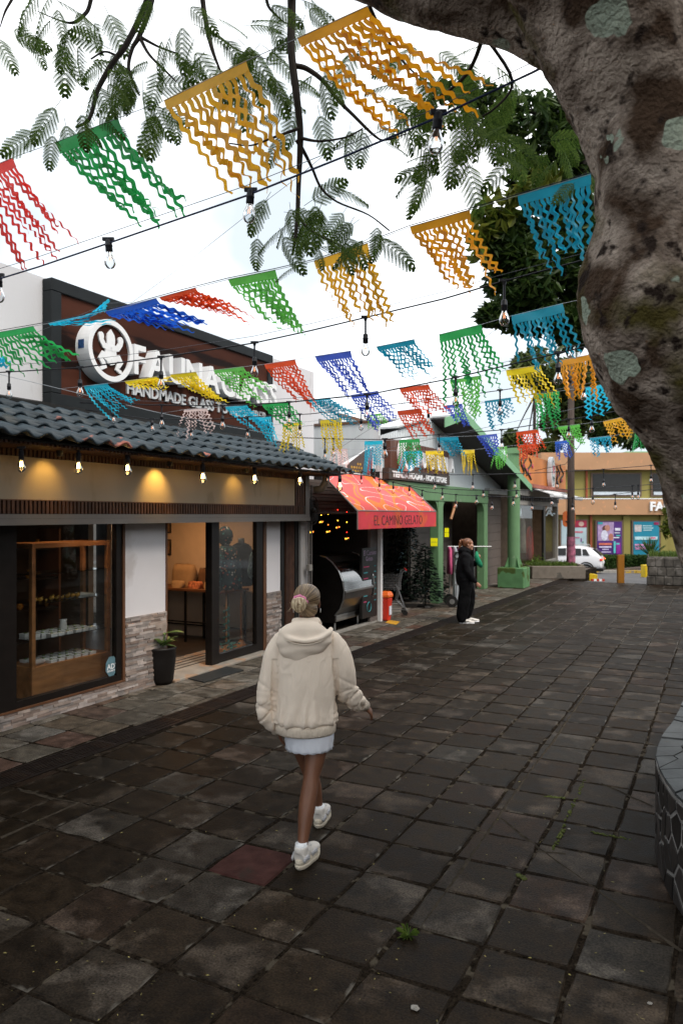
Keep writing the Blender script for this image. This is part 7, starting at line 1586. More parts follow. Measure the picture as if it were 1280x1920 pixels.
flag(L8, 657, 708, 11, (45, 60), (40, 45), 11, 'ind', 'indigo bunting flag in mid sky, lower of the two indigo flags', nseg=18)
flag(L8, 748, 803, 13, (45, 60), (42, 42), 11, 'redor', 'red orange bunting flag right of the lower indigo flag', nseg=18)
flag(L8, 843, 902, 9, (18, 78), (-2, 75), 11, 'lgreen', 'light green bunting flag hanging below the long green flag', nseg=18)
flag(L8, 948, 1013, 15, (22, 62), (38, 60), 12, 'lemon', 'yellow bunting flag below the teal flag on the right', nseg=20)
flag(L8, 1046, 1119, 14, (14, 72), (-4, 78), 13, 'amber', 'amber bunting flag between the yellow flag and the leaning trunk', nseg=20)
SM = [(L9, 530, 566, 8, (-6, 52), (0, 52), 'lemon', 'yellow bunting flag hanging straight beside the end of the eave'), (L9, 600, 640, 9, (6, 60), (8, 55), 'lemon', 'yellow bunting flag hanging just right of the eave end before the white annex'), (L9, 690, 716, 4, (-2, 26), (14, 20), 'lgreen', 'tiny light green bunting flag below the lower indigo flag'), (L9, 744, 788, 12, (26, 48), (28, 42), 'redor', 'red orange bunting flag before the green gable tip'), (L9, 830, 866, 6, (30, 30), (14, 46), 'ind', 'small indigo bunting flag left of the light green hanging flag'), (L9, 908, 957, 5, (12, 58), (8, 34), 'teal', 'small teal bunting flag under the middle of the long cable'), (L9, 1000, 1048, 9, (10, 62), (6, 58), 'green', 'green bunting flag half behind the yellow flag'), (L9, 1093, 1160, 8, (2, 58), (22, 32), 'cyan', 'cyan bunting flag next to the leaning trunk'),
 (L11, 683, 717, 9, (2, 50), (-2, 48), 'cyan', 'cyan bunting flag hanging before the honeycomb sign'), (L11, 748, 786, 8, (-4, 48), (8, 40), 'green', 'green bunting flag hanging before the store logo'), (L11, 818, 858, 9, (26, 32), (14, 32), 'teal', 'teal bunting flag before the right side of the gable'), (L11, 893, 931, 5, (28, 36), (14, 36), 'ind', 'small indigo bunting flag before the green barge board'), (L11, 967, 1009, 8, (10, 36), (12, 34), 'redor', 'upper small red bunting flag above the orange parapet'), (L11, 1045, 1086, 7, (26, 38), (14, 28), 'lgreen', 'small light green bunting flag in front of the utility pole'), (L11, 1130, 1177, 8, (16, 38), (16, 32), 'yellow', 'small golden bunting flag above the orange building roof'),
 (L12, 621, 651, 4, (-2, 36), (2, 34), 'pink', 'pale pink bunting flag just left of the honeycomb sign'), (L12, 757, 791, 6, (-16, 42), (2, 34), 'cyan', 'cyan bunting flag overlapping the round store logo'), (L12, 797, 831, 9, (4, 40), (5, 36), 'lemon', 'yellow bunting flag before the store sign letters, left of two'), (L12, 864, 889, 9, (2, 42), (2, 38), 'lemon', 'yellow bunting flag right of the store sign, right of two'), (L12, 925, 950, 3, (-3, 42), (3, 34), 'lgreen', 'tiny green bunting flag at the top of the green column'), (L12, 974, 1004, 6, (-1, 32), (4, 28), 'redor', 'lower small red bunting flag above the orange parapet'), (L12, 1040, 1066, 6, (2, 32), (6, 28), 'blue', 'small blue bunting flag beside the utility pole top'), (L12, 1105, 1146, 5, (2, 32), (0, 30), 'teal', 'small dark teal bunting flag over the roof of the orange building'), (L12, 1190, 1213, 5, (-6, 34), (0, 28), 'green', 'small green bunting flag touching the edge of the trunk')]
for (L_, a, b, hh, dl, dr, c, lab) in SM: flag(L_, a, b, hh, dl, dr, 9, c, lab, nseg=12, fringe=True, amp=1.25)
# loose end of a cyan flag at the left edge
q = MB(); lz = Line([(-60, 668), (10, 660)], 0, 7.2, 10, 7.2)
flag(lz, -50, -6, 8, (60, 12), (18, 10), 5, 'cyan', 'cyan bunting flag mostly outside the left edge', nseg=14)

# bulbs: shared meshes, unit size = total height 1 (socket .42, glass .58), origin at the top of the socket
ms_k = mk('socket', MB().lathe([(.05, -.0), (.085, -.02), (.11, -.06), (.115, -.20), (.125, -.21), (.125, -.24), (.115, -.25), (.12, -.40), (.10, -.43)], (0, 0, 0), 14), m_cable, True)
ms_g = mk('glass', MB().lathe([(.085, -.42), (.10, -.50), (.155, -.62), (.19, -.74), (.18, -.86), (.12, -.95), (.03, -1.0)], (0, 0, 0), 18, cap=False), m_gbulb, True)
ms_f = mk('filament', MB().tube([(-.02, 0, -.5), (-.03, 0, -.72), (.0, 0, -.6), (.03, 0, -.72), (.02, 0, -.5)], .008, 4), m_fil)
ms_l = mk('filament', MB().tube([(-.03, 0, -.5), (-.05, 0, -.74), (.0, 0, -.6), (.05, 0, -.74), (.03, 0, -.5)], .022, 5), m_fillit)
ms_h = mk('hanger', MB().box((-.19, -.05, .0), (.19, .05, .10)).lathe([(.06, -.12), (.09, .0)], (0, 0, 0), 8), m_cable)
def bulb(x, ytop, ybot, Z, lab, sz, lit=False, grp=None, tilt=0):
    """ytop on the cable, ybot the foot of the glass, sz the photo height of socket + glass"""
    s = sz / FP * Z; top = W(x, ytop, Z); so = W(x, ybot, Z) + UP * s
    o = thing('string_bulb', lab, 'light bulb', so, 0, grp or 'string light bulbs over the street')
    inst('socket', ms_k, o, (0, 0, 0), (0, tilt, 0), s); inst('glass', ms_g, o, (0, 0, 0), (0, tilt, 0), s); inst('filament', ms_l if lit else ms_f, o, (0, 0, 0), (0, tilt, TH), s)
    dz = top.z - so.z
    inst('hanger', ms_h, o, (0, 0, dz - .02 * s), (0, 0, TH), s)
    if dz > .15 * s:
        part('cord', MB().tube([so, top], .05 * s, 6), m_cable, o)
    return o
for x, yb, sz, lab in ((-2, 568, 52, 'clear bulb at the left edge on the blue cable'), (203, 505, 57, 'clear bulb on the blue cable under the large green flag'), (470, 418, 64, 'clear bulb on the blue cable under the pale golden flag'), (822, 288, 80, 'largest clear bulb, on the blue cable right of the golden flag')): bulb(x, L2.y(x) - 6, yb, L2.Z(x), lab, sz, tilt=R.uniform(-.1, .1))
for x, yb, sz, lab in ((17, 748, 30, 'clear bulb at the left end of the cable across the sign'), (150, 745, 34, 'clear bulb before the lower left of the frog emblem'), (302, 731, 36, 'clear bulb before the big sign letters, between the two lemon flags'), (477, 707, 38, 'clear bulb before the last sign letter under the green flag'), (685, 668, 43, 'clear bulb in mid sky above the upper indigo flag'), (945, 611, 50, 'clear bulb against the dark broadleaf tree')): bulb(x, L4.y(x), yb, L4.Z(x), lab, sz)
for x, yb, sz, lab in ((303, 802, 26, 'clear bulb under the sign left of the pale pink flag'), (417, 806, 27, 'clear bulb under the sign right of the pale pink flag'), (542, 799, 28, 'clear bulb by the dark green flag at the sign corner'), (688, 787, 33, 'clear bulb under the upper indigo flag'), (854, 762, 34, 'clear bulb before the long green flag'), (1046, 722, 42, 'clear bulb between the yellow and amber flags')): bulb(x, L6.y(x), yb, L6.Z(x), lab, sz)
for x, yb, sz, lab in ((212, 795, 24, 'clear bulb before the roof under the small cyan flag'), (285, 811, 24, 'clear bulb before the eave left of two close bulbs'), (358, 822, 20, 'clear bulb hidden behind the pale pink flag'), (464, 823, 24, 'clear bulb before the roof below the cyan flag'), (562, 818, 22, 'clear bulb before the roof behind the yellow flag'), (677, 807, 22, 'clear bulb left of the tiny light green flag'), (803, 797, 24, 'clear bulb before the red orange flags'), (937, 778, 28, 'clear bulb before the small teal flag'), (1094, 752, 28, 'clear bulb before the cyan flag by the trunk')): bulb(x, L7.y(x), yb, L7.Z(x), lab, sz)
for x, yb, sz, lab in ((609, 862, 20, 'clear bulb under the yellow flag at the eave end'), (625, 856, 20, 'clear bulb beside the pale pink flag at the eave end'), (721, 860, 30, 'clear bulb before the left edge of the store sign'), (823, 850, 20, 'clear bulb before the middle of the store gable'), (940, 843, 22, 'clear bulb before the top of the green column'), (1066, 823, 24, 'clear bulb before the utility pole top'), (1109, 812, 24, 'clear bulb above the orange building roof'), (1198, 800, 26, 'clear bulb at the edge of the leaning trunk')): bulb(x, L10.y(x), yb, L10.Z(x), lab, sz)
names = [(815, LA, 918, 'low clear bulb before the store sign tagline'), (886, LA, 919, 'low clear bulb before the white ribbed siding'), (965, LA, 917, 'low clear bulb at the upper part of the green column'), (1044, LA, 917, 'low clear bulb before the orange parapet end'), (1131, LA, 914, 'low clear bulb before the upper window of the orange building'), (1220, LA, 906, 'low clear bulb beside the trunk before the orange building'),
 (829, LB_, 938, 'low clear bulb under the store sign by its right corner'), (906, LB_, 934, 'low clear bulb before the second green post top'), (968, LB_, 936, 'low clear bulb at the lower part of the green column capital'), (1111, LB_, 946, 'low clear bulb at the left end of the orange floor band'), (1196, LB_, 937, 'low clear bulb below the right end of the upper window'), (1185, LB_, 937, 'low clear bulb second from the right below the upper window'),
 (791, LC, 940, 'low clear bulb over the right end of the awning'), (854, LC, 954, 'low clear bulb before the first green post'), (893, LC, 946, 'low clear bulb before the middle of the green beam'), (922, LC, 957, 'low clear bulb at the second green post corner'), (962, LC, 949, 'low clear bulb on the left side of the green column'), (997, LC, 958, 'low clear bulb before the craft shop window lettering'), (1034, LC, 949, 'low clear bulb before the rolled white awning'), (1073, LC, 960, 'low clear bulb before the utility pole'), (1153, LC, 956, 'low clear bulb before the middle of the orange floor band')]
for x, L_, yb, lab in names: bulb(x, L_.y(x), yb, L_.Z(x), lab, 16)
for x, yt, yb, lab in ((613, 886, 905, 'unlit bulb at the left corner over the awning'), (677, 885, 908, 'unlit bulb hanging from the last eave tile over the awning'), (711, 899, 922, 'unlit bulb over the middle of the awning'), (737, 904, 926, 'unlit bulb right of the middle of the awning'), (767, 912, 930, 'unlit bulb near the right slope of the awning')): bulb(x, yt, yb, 11.6, lab, 16)
q = MB().tube([W(600, 884, 11.3), W(640, 890, 11.3), W(680, 884, 11.5), W(715, 898, 12.6)], .006, 5); single('light_cable', q, m_cable, 'short black light cable draped over the top of the awning', 'cable')
# lit eave bulbs
for i, (x, yb, lab) in enumerate(((40, 886, 'dim bulb at the left end of the row under the eave'), (147, 889, 'glowing bulb second from the left under the eave'), (239, 893, 'lit bulb third from the left under the eave'), (380, 907, 'lit bulb fourth from the left under the eave'), (477, 909, 'bright yellow bulb fifth from the left under the eave'), (562, 911, 'bright yellow bulb at the right corner post of the gift shop'), (637, 921, 'lit orange bulb in front of the awning cloth'))):
    p = onU(x, yb, -5.52) if i < 6 else W(637, 921, 11.2); Z = -p.x * sT + p.y * cT
    sz = [42, 42, 42, 38, 34, 30, 30][i]; bulb(x, yb - sz - (4 if i < 6 else 14), yb, Z, lab, sz, lit=True, grp='lit bulbs under the eave')
    d = bpy.data.lights.new('bulb_glow', 'POINT'); d.energy = [.15, .6, .8, 1.0, 1.1, .7, .4][i]; d.color = (1, .62, .22); d.shadow_soft_size = .03
    lo = bpy.data.objects.new('bulb_glow', d); C.objects.link(lo); lo.location = p + Vector((0, 0, sz * .35 / FP * Z)); lo['kind'] = 'helper'
# two small down spots tucked under the eave wash the cream panel
for i, (px, en) in enumerate(((112, 4), (318, 10), (462, 3))):
    p = onU(px, 850, -5.72); p.z = 2.69
    sp = thing('eave_spotlight', ['small black spotlight under the eave at the left, its glow left of the second bulb', 'small black spotlight under the eave between the third and fourth bulbs', 'small black spotlight under the eave left of the fifth bulb'][i], 'spotlight', p); part('housing', MB().lathe([(.03, -.02), (.035, .05)], p, 12), m_black, sp)
    d = bpy.data.lights.new('spot_glow', 'SPOT'); d.energy = en; d.color = (1, .58, .12); d.spot_size = math.radians(95); d.spot_blend = .8; d.shadow_soft_size = .03
    lo = bpy.data.objects.new('spot_glow', d); C.objects.link(lo); lo.location = p + Vector((0, 0, -.03)); dr_ = Vector((-.22, 0, -.24)); lo.rotation_euler = dr_.to_track_quat('-Z', 'Y').to_euler()
# interior lamps of the shops (ceiling fixtures, some added as fill)
def ceil_lamp(loc, en, col, size, lab):
    o = thing('ceiling_lamp', lab, 'lamp', loc); part('shade', MB().lathe([(.10, .0), (.14, .03), (.14, .06)], loc, 20), m_whitemetal, o)
    d = bpy.data.lights.new('lamp_glow', 'AREA'); d.energy = en; d.color = col; d.size = size; l = bpy.data.objects.new('lamp_glow', d); C.objects.link(l); l.location = Vector(loc) + Vector((0, 0, -.02))
ceil_lamp((-7.6, 9.0, 2.33), 10, (1, .50, .20), .3, 'warm ceiling lamp above the bag table in the gift shop'); ceil_lamp((-8.0, 26.0, 2.9), 12, (1, .8, .6), .4, 'second ceiling lamp inside the craft shop nearer the green column'); ceil_lamp((-6.42, 9.0, 2.36), 2.2, (1, .8, .6), .2, 'small added fill lamp over the two dress forms'); ceil_lamp((-6.34, 6.3, 2.36), 5.5, (1, .62, .34), .25, 'warm added fill lamp above the display cabinet')  # dress form and cabinet lamps are added to brighten them, no known fixtures
ceil_lamp((-8.2, 27.0, 2.9), 22, (1, .75, .5), .4, 'ceiling lamp inside the craft shop')

# ================================================================ PEOPLE
def organic(name, mb, mats, parent, voxel, smooth=4, disp=None, fac=.6):
    """one continuous skin over overlapping tapered forms (local coordinates of the parent)"""
    me = mk(name, mb, mats if not isinstance(mats, (list, tuple)) else mats[0]); t = bpy.data.objects.new('tmp_body', me); C.objects.link(t)
    r = t.modifiers.new('r', 'REMESH'); r.mode = 'VOXEL'; r.voxel_size = voxel
    s = t.modifiers.new('s', 'SMOOTH'); s.iterations = smooth; s.factor = fac
    bpy.context.view_layer.update(); dg = bpy.context.evaluated_depsgraph_get(); m2 = bpy.data.meshes.new_from_object(t.evaluated_get(dg)); bpy.data.objects.remove(t)
    m2.name = name
    if disp:
        m2.update(); nv = len(m2.vertices); co = np.empty(nv * 3); no = np.empty(nv * 3); m2.vertices.foreach_get('co', co); m2.vertices.foreach_get('normal', no)
        co = co.reshape(-1, 3); no = no.reshape(-1, 3); d = np.array([disp(*p) for p in co]); co = co + no * d[:, None]; m2.vertices.foreach_set('co', co.ravel())
    m2.polygons.foreach_set('use_smooth', [True] * len(m2.polygons)); m2.update()
    o = bpy.data.objects.new(name, m2); C.objects.link(o); o.parent = parent; return o
def tub(q, pts, n=14, ref=(1, 0, 0), k=4, caps=True):
    """pts: (x,y,z,rx,ry) smoothed"""
    pp = crom([tuple(p) if len(p) == 5 else (*p, p[3]) for p in pts], k); q.tube([p[:3] for p in pp], [(max(.003, p[3]), max(.003, p[4])) for p in pp], n, ref=ref)
    if not caps: return
    q.ball(pp[0][:3], (pp[0][3], pp[0][3], pp[0][3] * .8), 10); q.ball(pp[-1][:3], (pp[-1][3], pp[-1][3], pp[-1][3] * .8), 10)
def hand(q, w, d, palm, s=1.0, curl=.5, thumb=1):
    """w wrist, d pointing direction, palm = palm normal; five separate curled fingers"""
    w, d, palm = Vector(w), Vector(d).normalized(), Vector(palm).normalized(); palm = (palm - d * palm.dot(d)).normalized(); sd = d.cross(palm).normalized()
    q.tube([w - d * .02, w + d * .02, w + d * .05 * s, w + d * .085 * s], [(.020 * s, .016 * s), (.027 * s, .014 * s), (.036 * s, .013 * s), (.036 * s, .011 * s)], 12, ref=sd)
    for i, (o_, l) in enumerate(((-.027, .062), (-.009, .070), (.009, .066), (.026, .052))):
        b = w + d * .080 * s + sd * o_ * s; p = [b]; a = 0
        for k, f in enumerate((.42, .33, .25)): a += curl * (.55 + .2 * k); p.append(p[-1] + (d * math.cos(a) + palm * math.sin(a)) * l * f * s)
        q.tube(p, [.0085 * s, .008 * s, .0075 * s, .006 * s], 8)
    b = w + d * .028 * s - sd * .024 * s * thumb; q.tube([b, b + (d * .6 - sd * thumb * .7 + palm * .3).normalized() * .03 * s, b + (d * .8 - sd * thumb * .45 + palm * .6).normalized() * .058 * s], [.012 * s, .010 * s, .007 * s], 8)
def head(q, c, f, r, s=1.0):
    """skull, jaw, nose, lips, ears; f = facing, r = right"""
    c = Vector(c); f = Vector(f).normalized(); r = Vector(r).normalized(); u = Vector((0, 0, 1)); P_ = lambda a, b, h: c + (r * a + f * b + u * h) * s
    def eb(p, rx, ry, rz, n=14):
        b0 = len(q.v); q.ball((0, 0, 0), (1, 1, 1), n)
        for i in range(b0, len(q.v)): x, y, z = q.v[i]; q.v[i] = tuple(p + (r * x * rx + f * y * ry + u * z * rz) * s)
    eb(P_(0, -.012, .03), .074, .092, .082); eb(P_(0, .025, -.03), .058, .066, .080); eb(P_(0, .058, -.085), .034, .034, .026); eb(P_(0, .04, .045), .060, .052, .045)
    eb(P_(0, .094, -.022), .013, .018, .020, 10); eb(P_(0, .088, -.004), .009, .012, .026, 10); eb(P_(0, .082, -.056), .022, .012, .007, 10); eb(P_(0, .080, -.066), .019, .012, .007, 10)
    for k in (-1, 1):
        eb(P_(k * .074, -.008, -.012), .009, .019, .032, 10); eb(P_(k * .045, .062, -.02), .024, .022, .024, 10); eb(P_(k * .030, .078, .022), .022, .012, .006, 10)
    return P_
def face_bits(parent, P_, f, r, s, mwhite, miris):
    for k in (-1, 1):
        q = MB(); p = P_(k * .030, .079, .004); q.ball(p, (.012 * s,) * 3, 10); part('eye', q, mwhite, parent, local=True, smooth=True)
        q = MB(); q.ball(P_(k * .031, .0885, .004), (.0055 * s,) * 3, 8); part('iris', q, miris, parent, local=True)
def hairmat(name, c1, c2, sc=60):
    m, t, b = base_mat(name); L_ = t.links; tc = N(t, 'ShaderNodeTexCoord'); mp = N(t, 'ShaderNodeMapping'); mp.inputs['Scale'].default_value = (sc, sc, 4); L_.new(tc.outputs['Object'], mp.inputs[0])
    n = N(t, 'ShaderNodeTexNoise'); n.inputs['Scale'].default_value = 1.6; n.inputs['Detail'].default_value = 3; L_.new(mp.outputs[0], n.inputs[0]); r = N(t, 'ShaderNodeValToRGB'); e = r.color_ramp.elements; e[0].position = .38; e[1].position = .62; e[0].color = rgb(c1); e[1].color = rgb(c2)
    L_.new(n.outputs['Fac'], r.inputs[0]); L_.new(r.outputs[0], b.inputs['Base Color']); b.inputs['Roughness'].default_value = .42
    bp = N(t, 'ShaderNodeBump'); bp.inputs['Strength'].default_value = .6; bp.inputs['Distance'].default_value = .004; L_.new(n.outputs['Fac'], bp.inputs['Height']); L_.new(bp.outputs[0], b.inputs['Normal']); return m
def swept_hair(name, c1, c2, cen):
    """strands combed towards the bun: bands run radially from it"""
    m, t, b = base_mat(name); L_ = t.links; tc = N(t, 'ShaderNodeTexCoord'); mp = N(t, 'ShaderNodeMapping'); mp.inputs['Location'].default_value = (-cen[0], -cen[1], -cen[2]); L_.new(tc.outputs['Object'], mp.inputs[0])
    s = N(t, 'ShaderNodeSeparateXYZ'); L_.new(mp.outputs[0], s.inputs[0]); at = N(t, 'ShaderNodeMath', operation='ARCTAN2'); L_.new(s.outputs[0], at.inputs[0]); L_.new(s.outputs[2], at.inputs[1]); ln = N(t, 'ShaderNodeVectorMath', operation='LENGTH'); L_.new(mp.outputs[0], ln.inputs[0])
    cb = N(t, 'ShaderNodeCombineXYZ'); L_.new(at.outputs[0], cb.inputs[0]); L_.new(ln.outputs['Value'], cb.inputs[1]); m2 = N(t, 'ShaderNodeMapping'); m2.inputs['Scale'].default_value = (16, 5, 1); L_.new(cb.outputs[0], m2.inputs[0])
    n = N(t, 'ShaderNodeTexNoise'); n.inputs['Scale'].default_value = 1; n.inputs['Detail'].default_value = 3; L_.new(m2.outputs[0], n.inputs[0]); r = N(t, 'ShaderNodeValToRGB'); e = r.color_ramp.elements; e[0].position = .36; e[1].position = .66; e[0].color = rgb(c1); e[1].color = rgb(c2); L_.new(n.outputs['Fac'], r.inputs[0])
    L_.new(r.outputs[0], b.inputs['Base Color']); b.inputs['Roughness'].default_value = .4; bp = N(t, 'ShaderNodeBump'); bp.inputs['Strength'].default_value = .7; bp.inputs['Distance'].default_value = .005; L_.new(n.outputs['Fac'], bp.inputs['Height']); L_.new(bp.outputs[0], b.inputs['Normal']); return m
def cloth(name, col, rough=.85, var=.06, weave=400, rib=None):
    m, t, b = base_mat(name); L_ = t.links; tc = N(t, 'ShaderNodeTexCoord')
    n = N(t, 'ShaderNodeTexNoise'); n.inputs['Scale'].default_value = 5; n.inputs['Detail'].default_value = 6; L_.new(tc.outputs['Object'], n.inputs[0]); r = N(t, 'ShaderNodeValToRGB'); e = r.color_ramp.elements; e[0].position = .3; e[1].position = .7
    e[0].color = rgb([c * (1 - var) for c in col]); e[1].color = rgb([min(1, c * (1 + var)) for c in col]); L_.new(n.outputs['Fac'], r.inputs[0]); L_.new(r.outputs[0], b.inputs['Base Color']); b.inputs['Roughness'].default_value = rough; b.inputs['Specular IOR Level'].default_value = .12
    mp = N(t, 'ShaderNodeMapping'); L_.new(tc.outputs['Object'], mp.inputs[0])
    if rib: mp.inputs['Scale'].default_value = rib
    n2 = N(t, 'ShaderNodeTexNoise'); n2.inputs['Scale'].default_value = 1 if rib else weave; L_.new(mp.outputs[0], n2.inputs[0]); bp = N(t, 'ShaderNodeBump'); bp.inputs['Strength'].default_value = (1 if col[0] > .72 else .3) if rib else .15; bp.inputs['Distance'].default_value = (.010 if col[0] > .72 else .003) if rib else .001; L_.new(n2.outputs['Fac'], bp.inputs['Height']); L_.new(bp.outputs[0], b.inputs['Normal']); return m
m_hood = cloth('cream fleece', (.88, .75, .62), var=.05); m_skirt = cloth('white ribbed knit', (.70, .72, .78), rib=(160, 160, 2)); m_shoe = M('white leather', (.66, .62, .57), rough=.45, var=.08, scale=12, bump=.1); m_sole = M('cream rubber sole', (.62, .55, .44), rough=.6, var=.1, bump=.1); m_silver = M('pale silver panel', (.50, .50, .52), rough=.35, var=.1, bump=0)
m_blond = swept_hair('dark blond hair', (.055, .030, .016), (.36, .25, .14), (-.040, -.120, 1.545)); m_blond2 = hairmat('blond bun hair', (.30, .20, .11), (.74, .60, .40)); m_scr = M('pink scrunchie', (.75, .25, .42), rough=.8, var=.15, scale=30, bump=.5, bscale=120)
m_eyew = M('eye white', (.7, .68, .65), rough=.2, bump=0); m_iris = M('brown iris', (.05, .03, .02), rough=.2, bump=0)

wo = thing('person', 'woman walking away in a cream hoodie, short white skirt and chunky sneakers', 'person', CL(-.222, 4.7, 0), TH)
# local axes: x right of the picture, y away from the lens, z up
q = MB()
# rear (right) leg
tub(q, [(.075, .0, .90, .085, .10), (.070, -.02, .76, .078, .085), (.058, -.05, .60, .068, .072), (.035, -.10, .47, .050, .055), (.022, -.15, .38, .053, .057), (.008, -.20, .29, .050, .055), (-.006, -.255, .17, .034, .037), (-.012, -.28, .10, .031, .034)], 18)
tub(q, [(-.014, -.29, .075, .030, .035), (.005, -.245, .055, .034, .030), (.045, -.15, .04, .038, .022)], 12)
# front (left) leg
tub(q, [(-.065, .02, .90, .085, .10), (-.055, .09, .74, .078, .088), (-.045, .16, .60, .068, .072), (-.020, .22, .47, .050, .054), (.012, .245, .38, .050, .056), (.040, .265, .28, .047, .052), (.063, .29, .16, .032, .035), (.070, .30, .10, .030, .033)], 18)
tub(q, [(.070, .29, .080, .030, .034), (.085, .37, .055, .034, .028), (.105, .47, .04, .038, .022)], 12)
tub(q, [(0.005, .0, .84, .14, .10), (.0, .0, .95, .145, .105), (-.005, .0, 1.05, .12, .095), (-.005, -.01, 1.18, .135, .10), (-.002, -.01, 1.30, .15, .09), (.0, -.005, 1.37, .08, .07), (.003, .0, 1.44, .052, .055), (.005, .01, 1.48, .050, .055)], 18)
tub(q, [(-.15, 0, 1.32, .05, .05), (-.205, -.01, 1.15, .043, .043), (-.235, .0, 1.0, .036, .036), (-.225, .03, .86, .032, .032), (-.19, .04, .745, .024, .024)], 12)
tub(q, [(.15, 0, 1.32, .05, .05), (.205, .02, 1.15, .043, .043), (.255, .05, 1.0, .036, .036), (.312, .13, .908, .032, .032), (.366, .21, .838, .024, .024)], 12)
hand(q, (-.185, .045, .735), (.25, .15, -1), (.9, .2, .2), 1.0, .5, 1)
hand(q, (.369, .215, .836), (.6, .45, -.65), (-.6, .3, -.5), 1.0, .6, -1)
fdir = Vector((-.10, 1, 0)).normalized(); rdir = Vector((1, .10, 0)).normalized()
Ph = head(q, (.003, .012, 1.545), fdir, rdir, 1.04)
body = organic('body', q, m_skin, wo, .0065, 3)
face_bits(wo, Ph, fdir, rdir, 1.04, m_eyew, m_iris)
# hair: scalp cap pulled back into a low bun
q = MB(); c = Vector((.002, .002, 1.578))
b0 = len(q.v); q.ball((0, 0, 0), (1, 1, 1), 28)
for i in range(b0, len(q.v)): x, y, z = q.v[i]; q.v[i] = tuple(c + rdir * x * .086 + fdir * (y * .101 - .006) + Vector((0, 0, z * .086)))
q.ball(Ph(0, -.062, -.035), (.066, .050, .055), 16); q.ball(Ph(-.03, -.085, -.01), (.05, .04, .045), 14)
def hd(x, y, z):
    return .0015 * noise.noise(Vector((x * 30, y * 30, z * 16)))
hair = organic('hair', q, m_blond, wo, .005, 3, hd)
# cut the cap away over the face
me = hair.data; import bmesh
bm = bmesh.new(); bm.from_mesh(me); dl = [f for f in bm.faces if (lambda p: (p.dot(fdir) > .028 and p.z < .055) or (p.dot(fdir) > -.002 and p.z < -.01) or (p.z < -.07 and p.dot(fdir) > -.03))(f.calc_center_median() - Vector((.003, .012, 1.56)))]
bmesh.ops.delete(bm, geom=dl, context='FACES'); bm.to_mesh(me); bm.free()
q = MB(); bc_ = Vector((-.040, -.120, 1.545)); 
for k in range(3):
    pts = []
    for i in range(34): a = i / 33 * 2 * math.pi * 1.9 + k * 2.1; r = .040 - .033 * i / 33; pts.append(bc_ + Vector((r * math.cos(a), -.004 - .020 * i / 33, r * math.sin(a) * .95)))
    q.tube(pts, [.013 - .004 * i / 33 for i in range(34)], 8)
q.ball(bc_ + Vector((0, .008, 0)), (.041, .028, .040), 14)
part('bun', q, m_blond2, wo, local=True, smooth=True)
q = MB(); rr = random.Random(4)
for i in range(9): a = rr.uniform(0, 6.28); p = bc_ + Vector((.03 * math.cos(a), 0, .034 * math.sin(a))); q.tube([p, p + Vector((rr.uniform(-.02, .01) - .01, -.005, rr.uniform(-.02, .01))), p + Vector((rr.uniform(-.04, .01) - .012, -.005, rr.uniform(-.05, .0)))], [.0012, .001, .0006], 4)
part('loose_strands', q, m_blond2, wo, local=True)
q = MB(); pts = [bc_ + Vector((.006 + .039 * math.cos(a), .022, .008 + .040 * math.sin(a))) for a in [2 * math.pi * i / 24 for i in range(25)]]; q.tube(pts, [.012 + .003 * math.sin(i * 2.3) for i in range(25)], 10); part('scrunchie', q, m_scr, wo, local=True, smooth=True)
q = MB(); ea = Ph(.082, -.010, -.052); q.tube([ea + Vector((0, .009 * math.cos(a), .011 * math.sin(a))) for a in [2 * math.pi * i / 12 for i in range(13)]], .0026, 6); part('earring', q, m_steel, wo, local=True); q = MB(); ea = Ph(-.082, -.010, -.052); q.tube([ea + Vector((0, .009 * math.cos(a), .011 * math.sin(a))) for a in [2 * math.pi * i / 12 for i in range(13)]], .0026, 6); part('earring', q, m_steel, wo, local=True)
# hoodie
def folds(x, y, z):
    e = max(0, 1 - abs(z - .83) / .14); u = noise.noise(Vector((x * 11, y * 11, z * 3.2))); w_ = noise.noise(Vector((x * 5 + z * 4, y * 5, z * 5 - x * 4)))
    v_ = noise.noise(Vector((x * 16 - z * 5, y * 6, z * 4.0 + x * 3)))
    d = .008 * w_ + .004 * u + .011 * e * .8 * math.sin(x * 88 + 6 * u) - .002 * max(0, .2 - abs(v_)) / .2 + .006 * noise.noise(Vector((x * 7 + z * 5, y * 4, z * 5 - x * 9))) + .001 * noise.noise(Vector((x * 26, y * 26, z * 26)))
    if abs(x) > .20 and z < 1.0: d += .010 * noise.noise(Vector((x * 8, y * 8, z * 26)))
    for (fx, fz, sl_, s_, a_) in ((-.24, .845, .9, .010, .014), (-.25, .885, -.5, .009, .010), (-.24, .93, .7, .010, .008), (-.24, 1.02, -.6, .012, .006), (.29, .93, .9, .010, .012), (.27, .985, .3, .011, .010), (.25, 1.05, -.5, .013, .007), (.33, .88, 1.1, .010, .009)):
        if x * fx > 0 and abs(x) > .19: d -= .65 * a_ * math.exp(-((z - fz - (x - fx) * sl_) / s_) ** 2)
    ds = abs(abs(x + .0) - (.165 + .06 * max(0, 1.30 - z)))    # dropped shoulder seam
    if z > 1.0 and ds < .005: d -= .006
    r1 = noise.noise(Vector((x * 13 + z * 9, y * 8, z * 9 - x * 7))); d += .0035 * max(0, 1 - abs(r1) / .10) * max(0, noise.noise(Vector((x * 4, y * 4 + 3, z * 4))) + .15)
    if .80 < z < 1.2 and abs(abs(x + .004) - .192) < .016: d -= .010
    return d
q = MB()
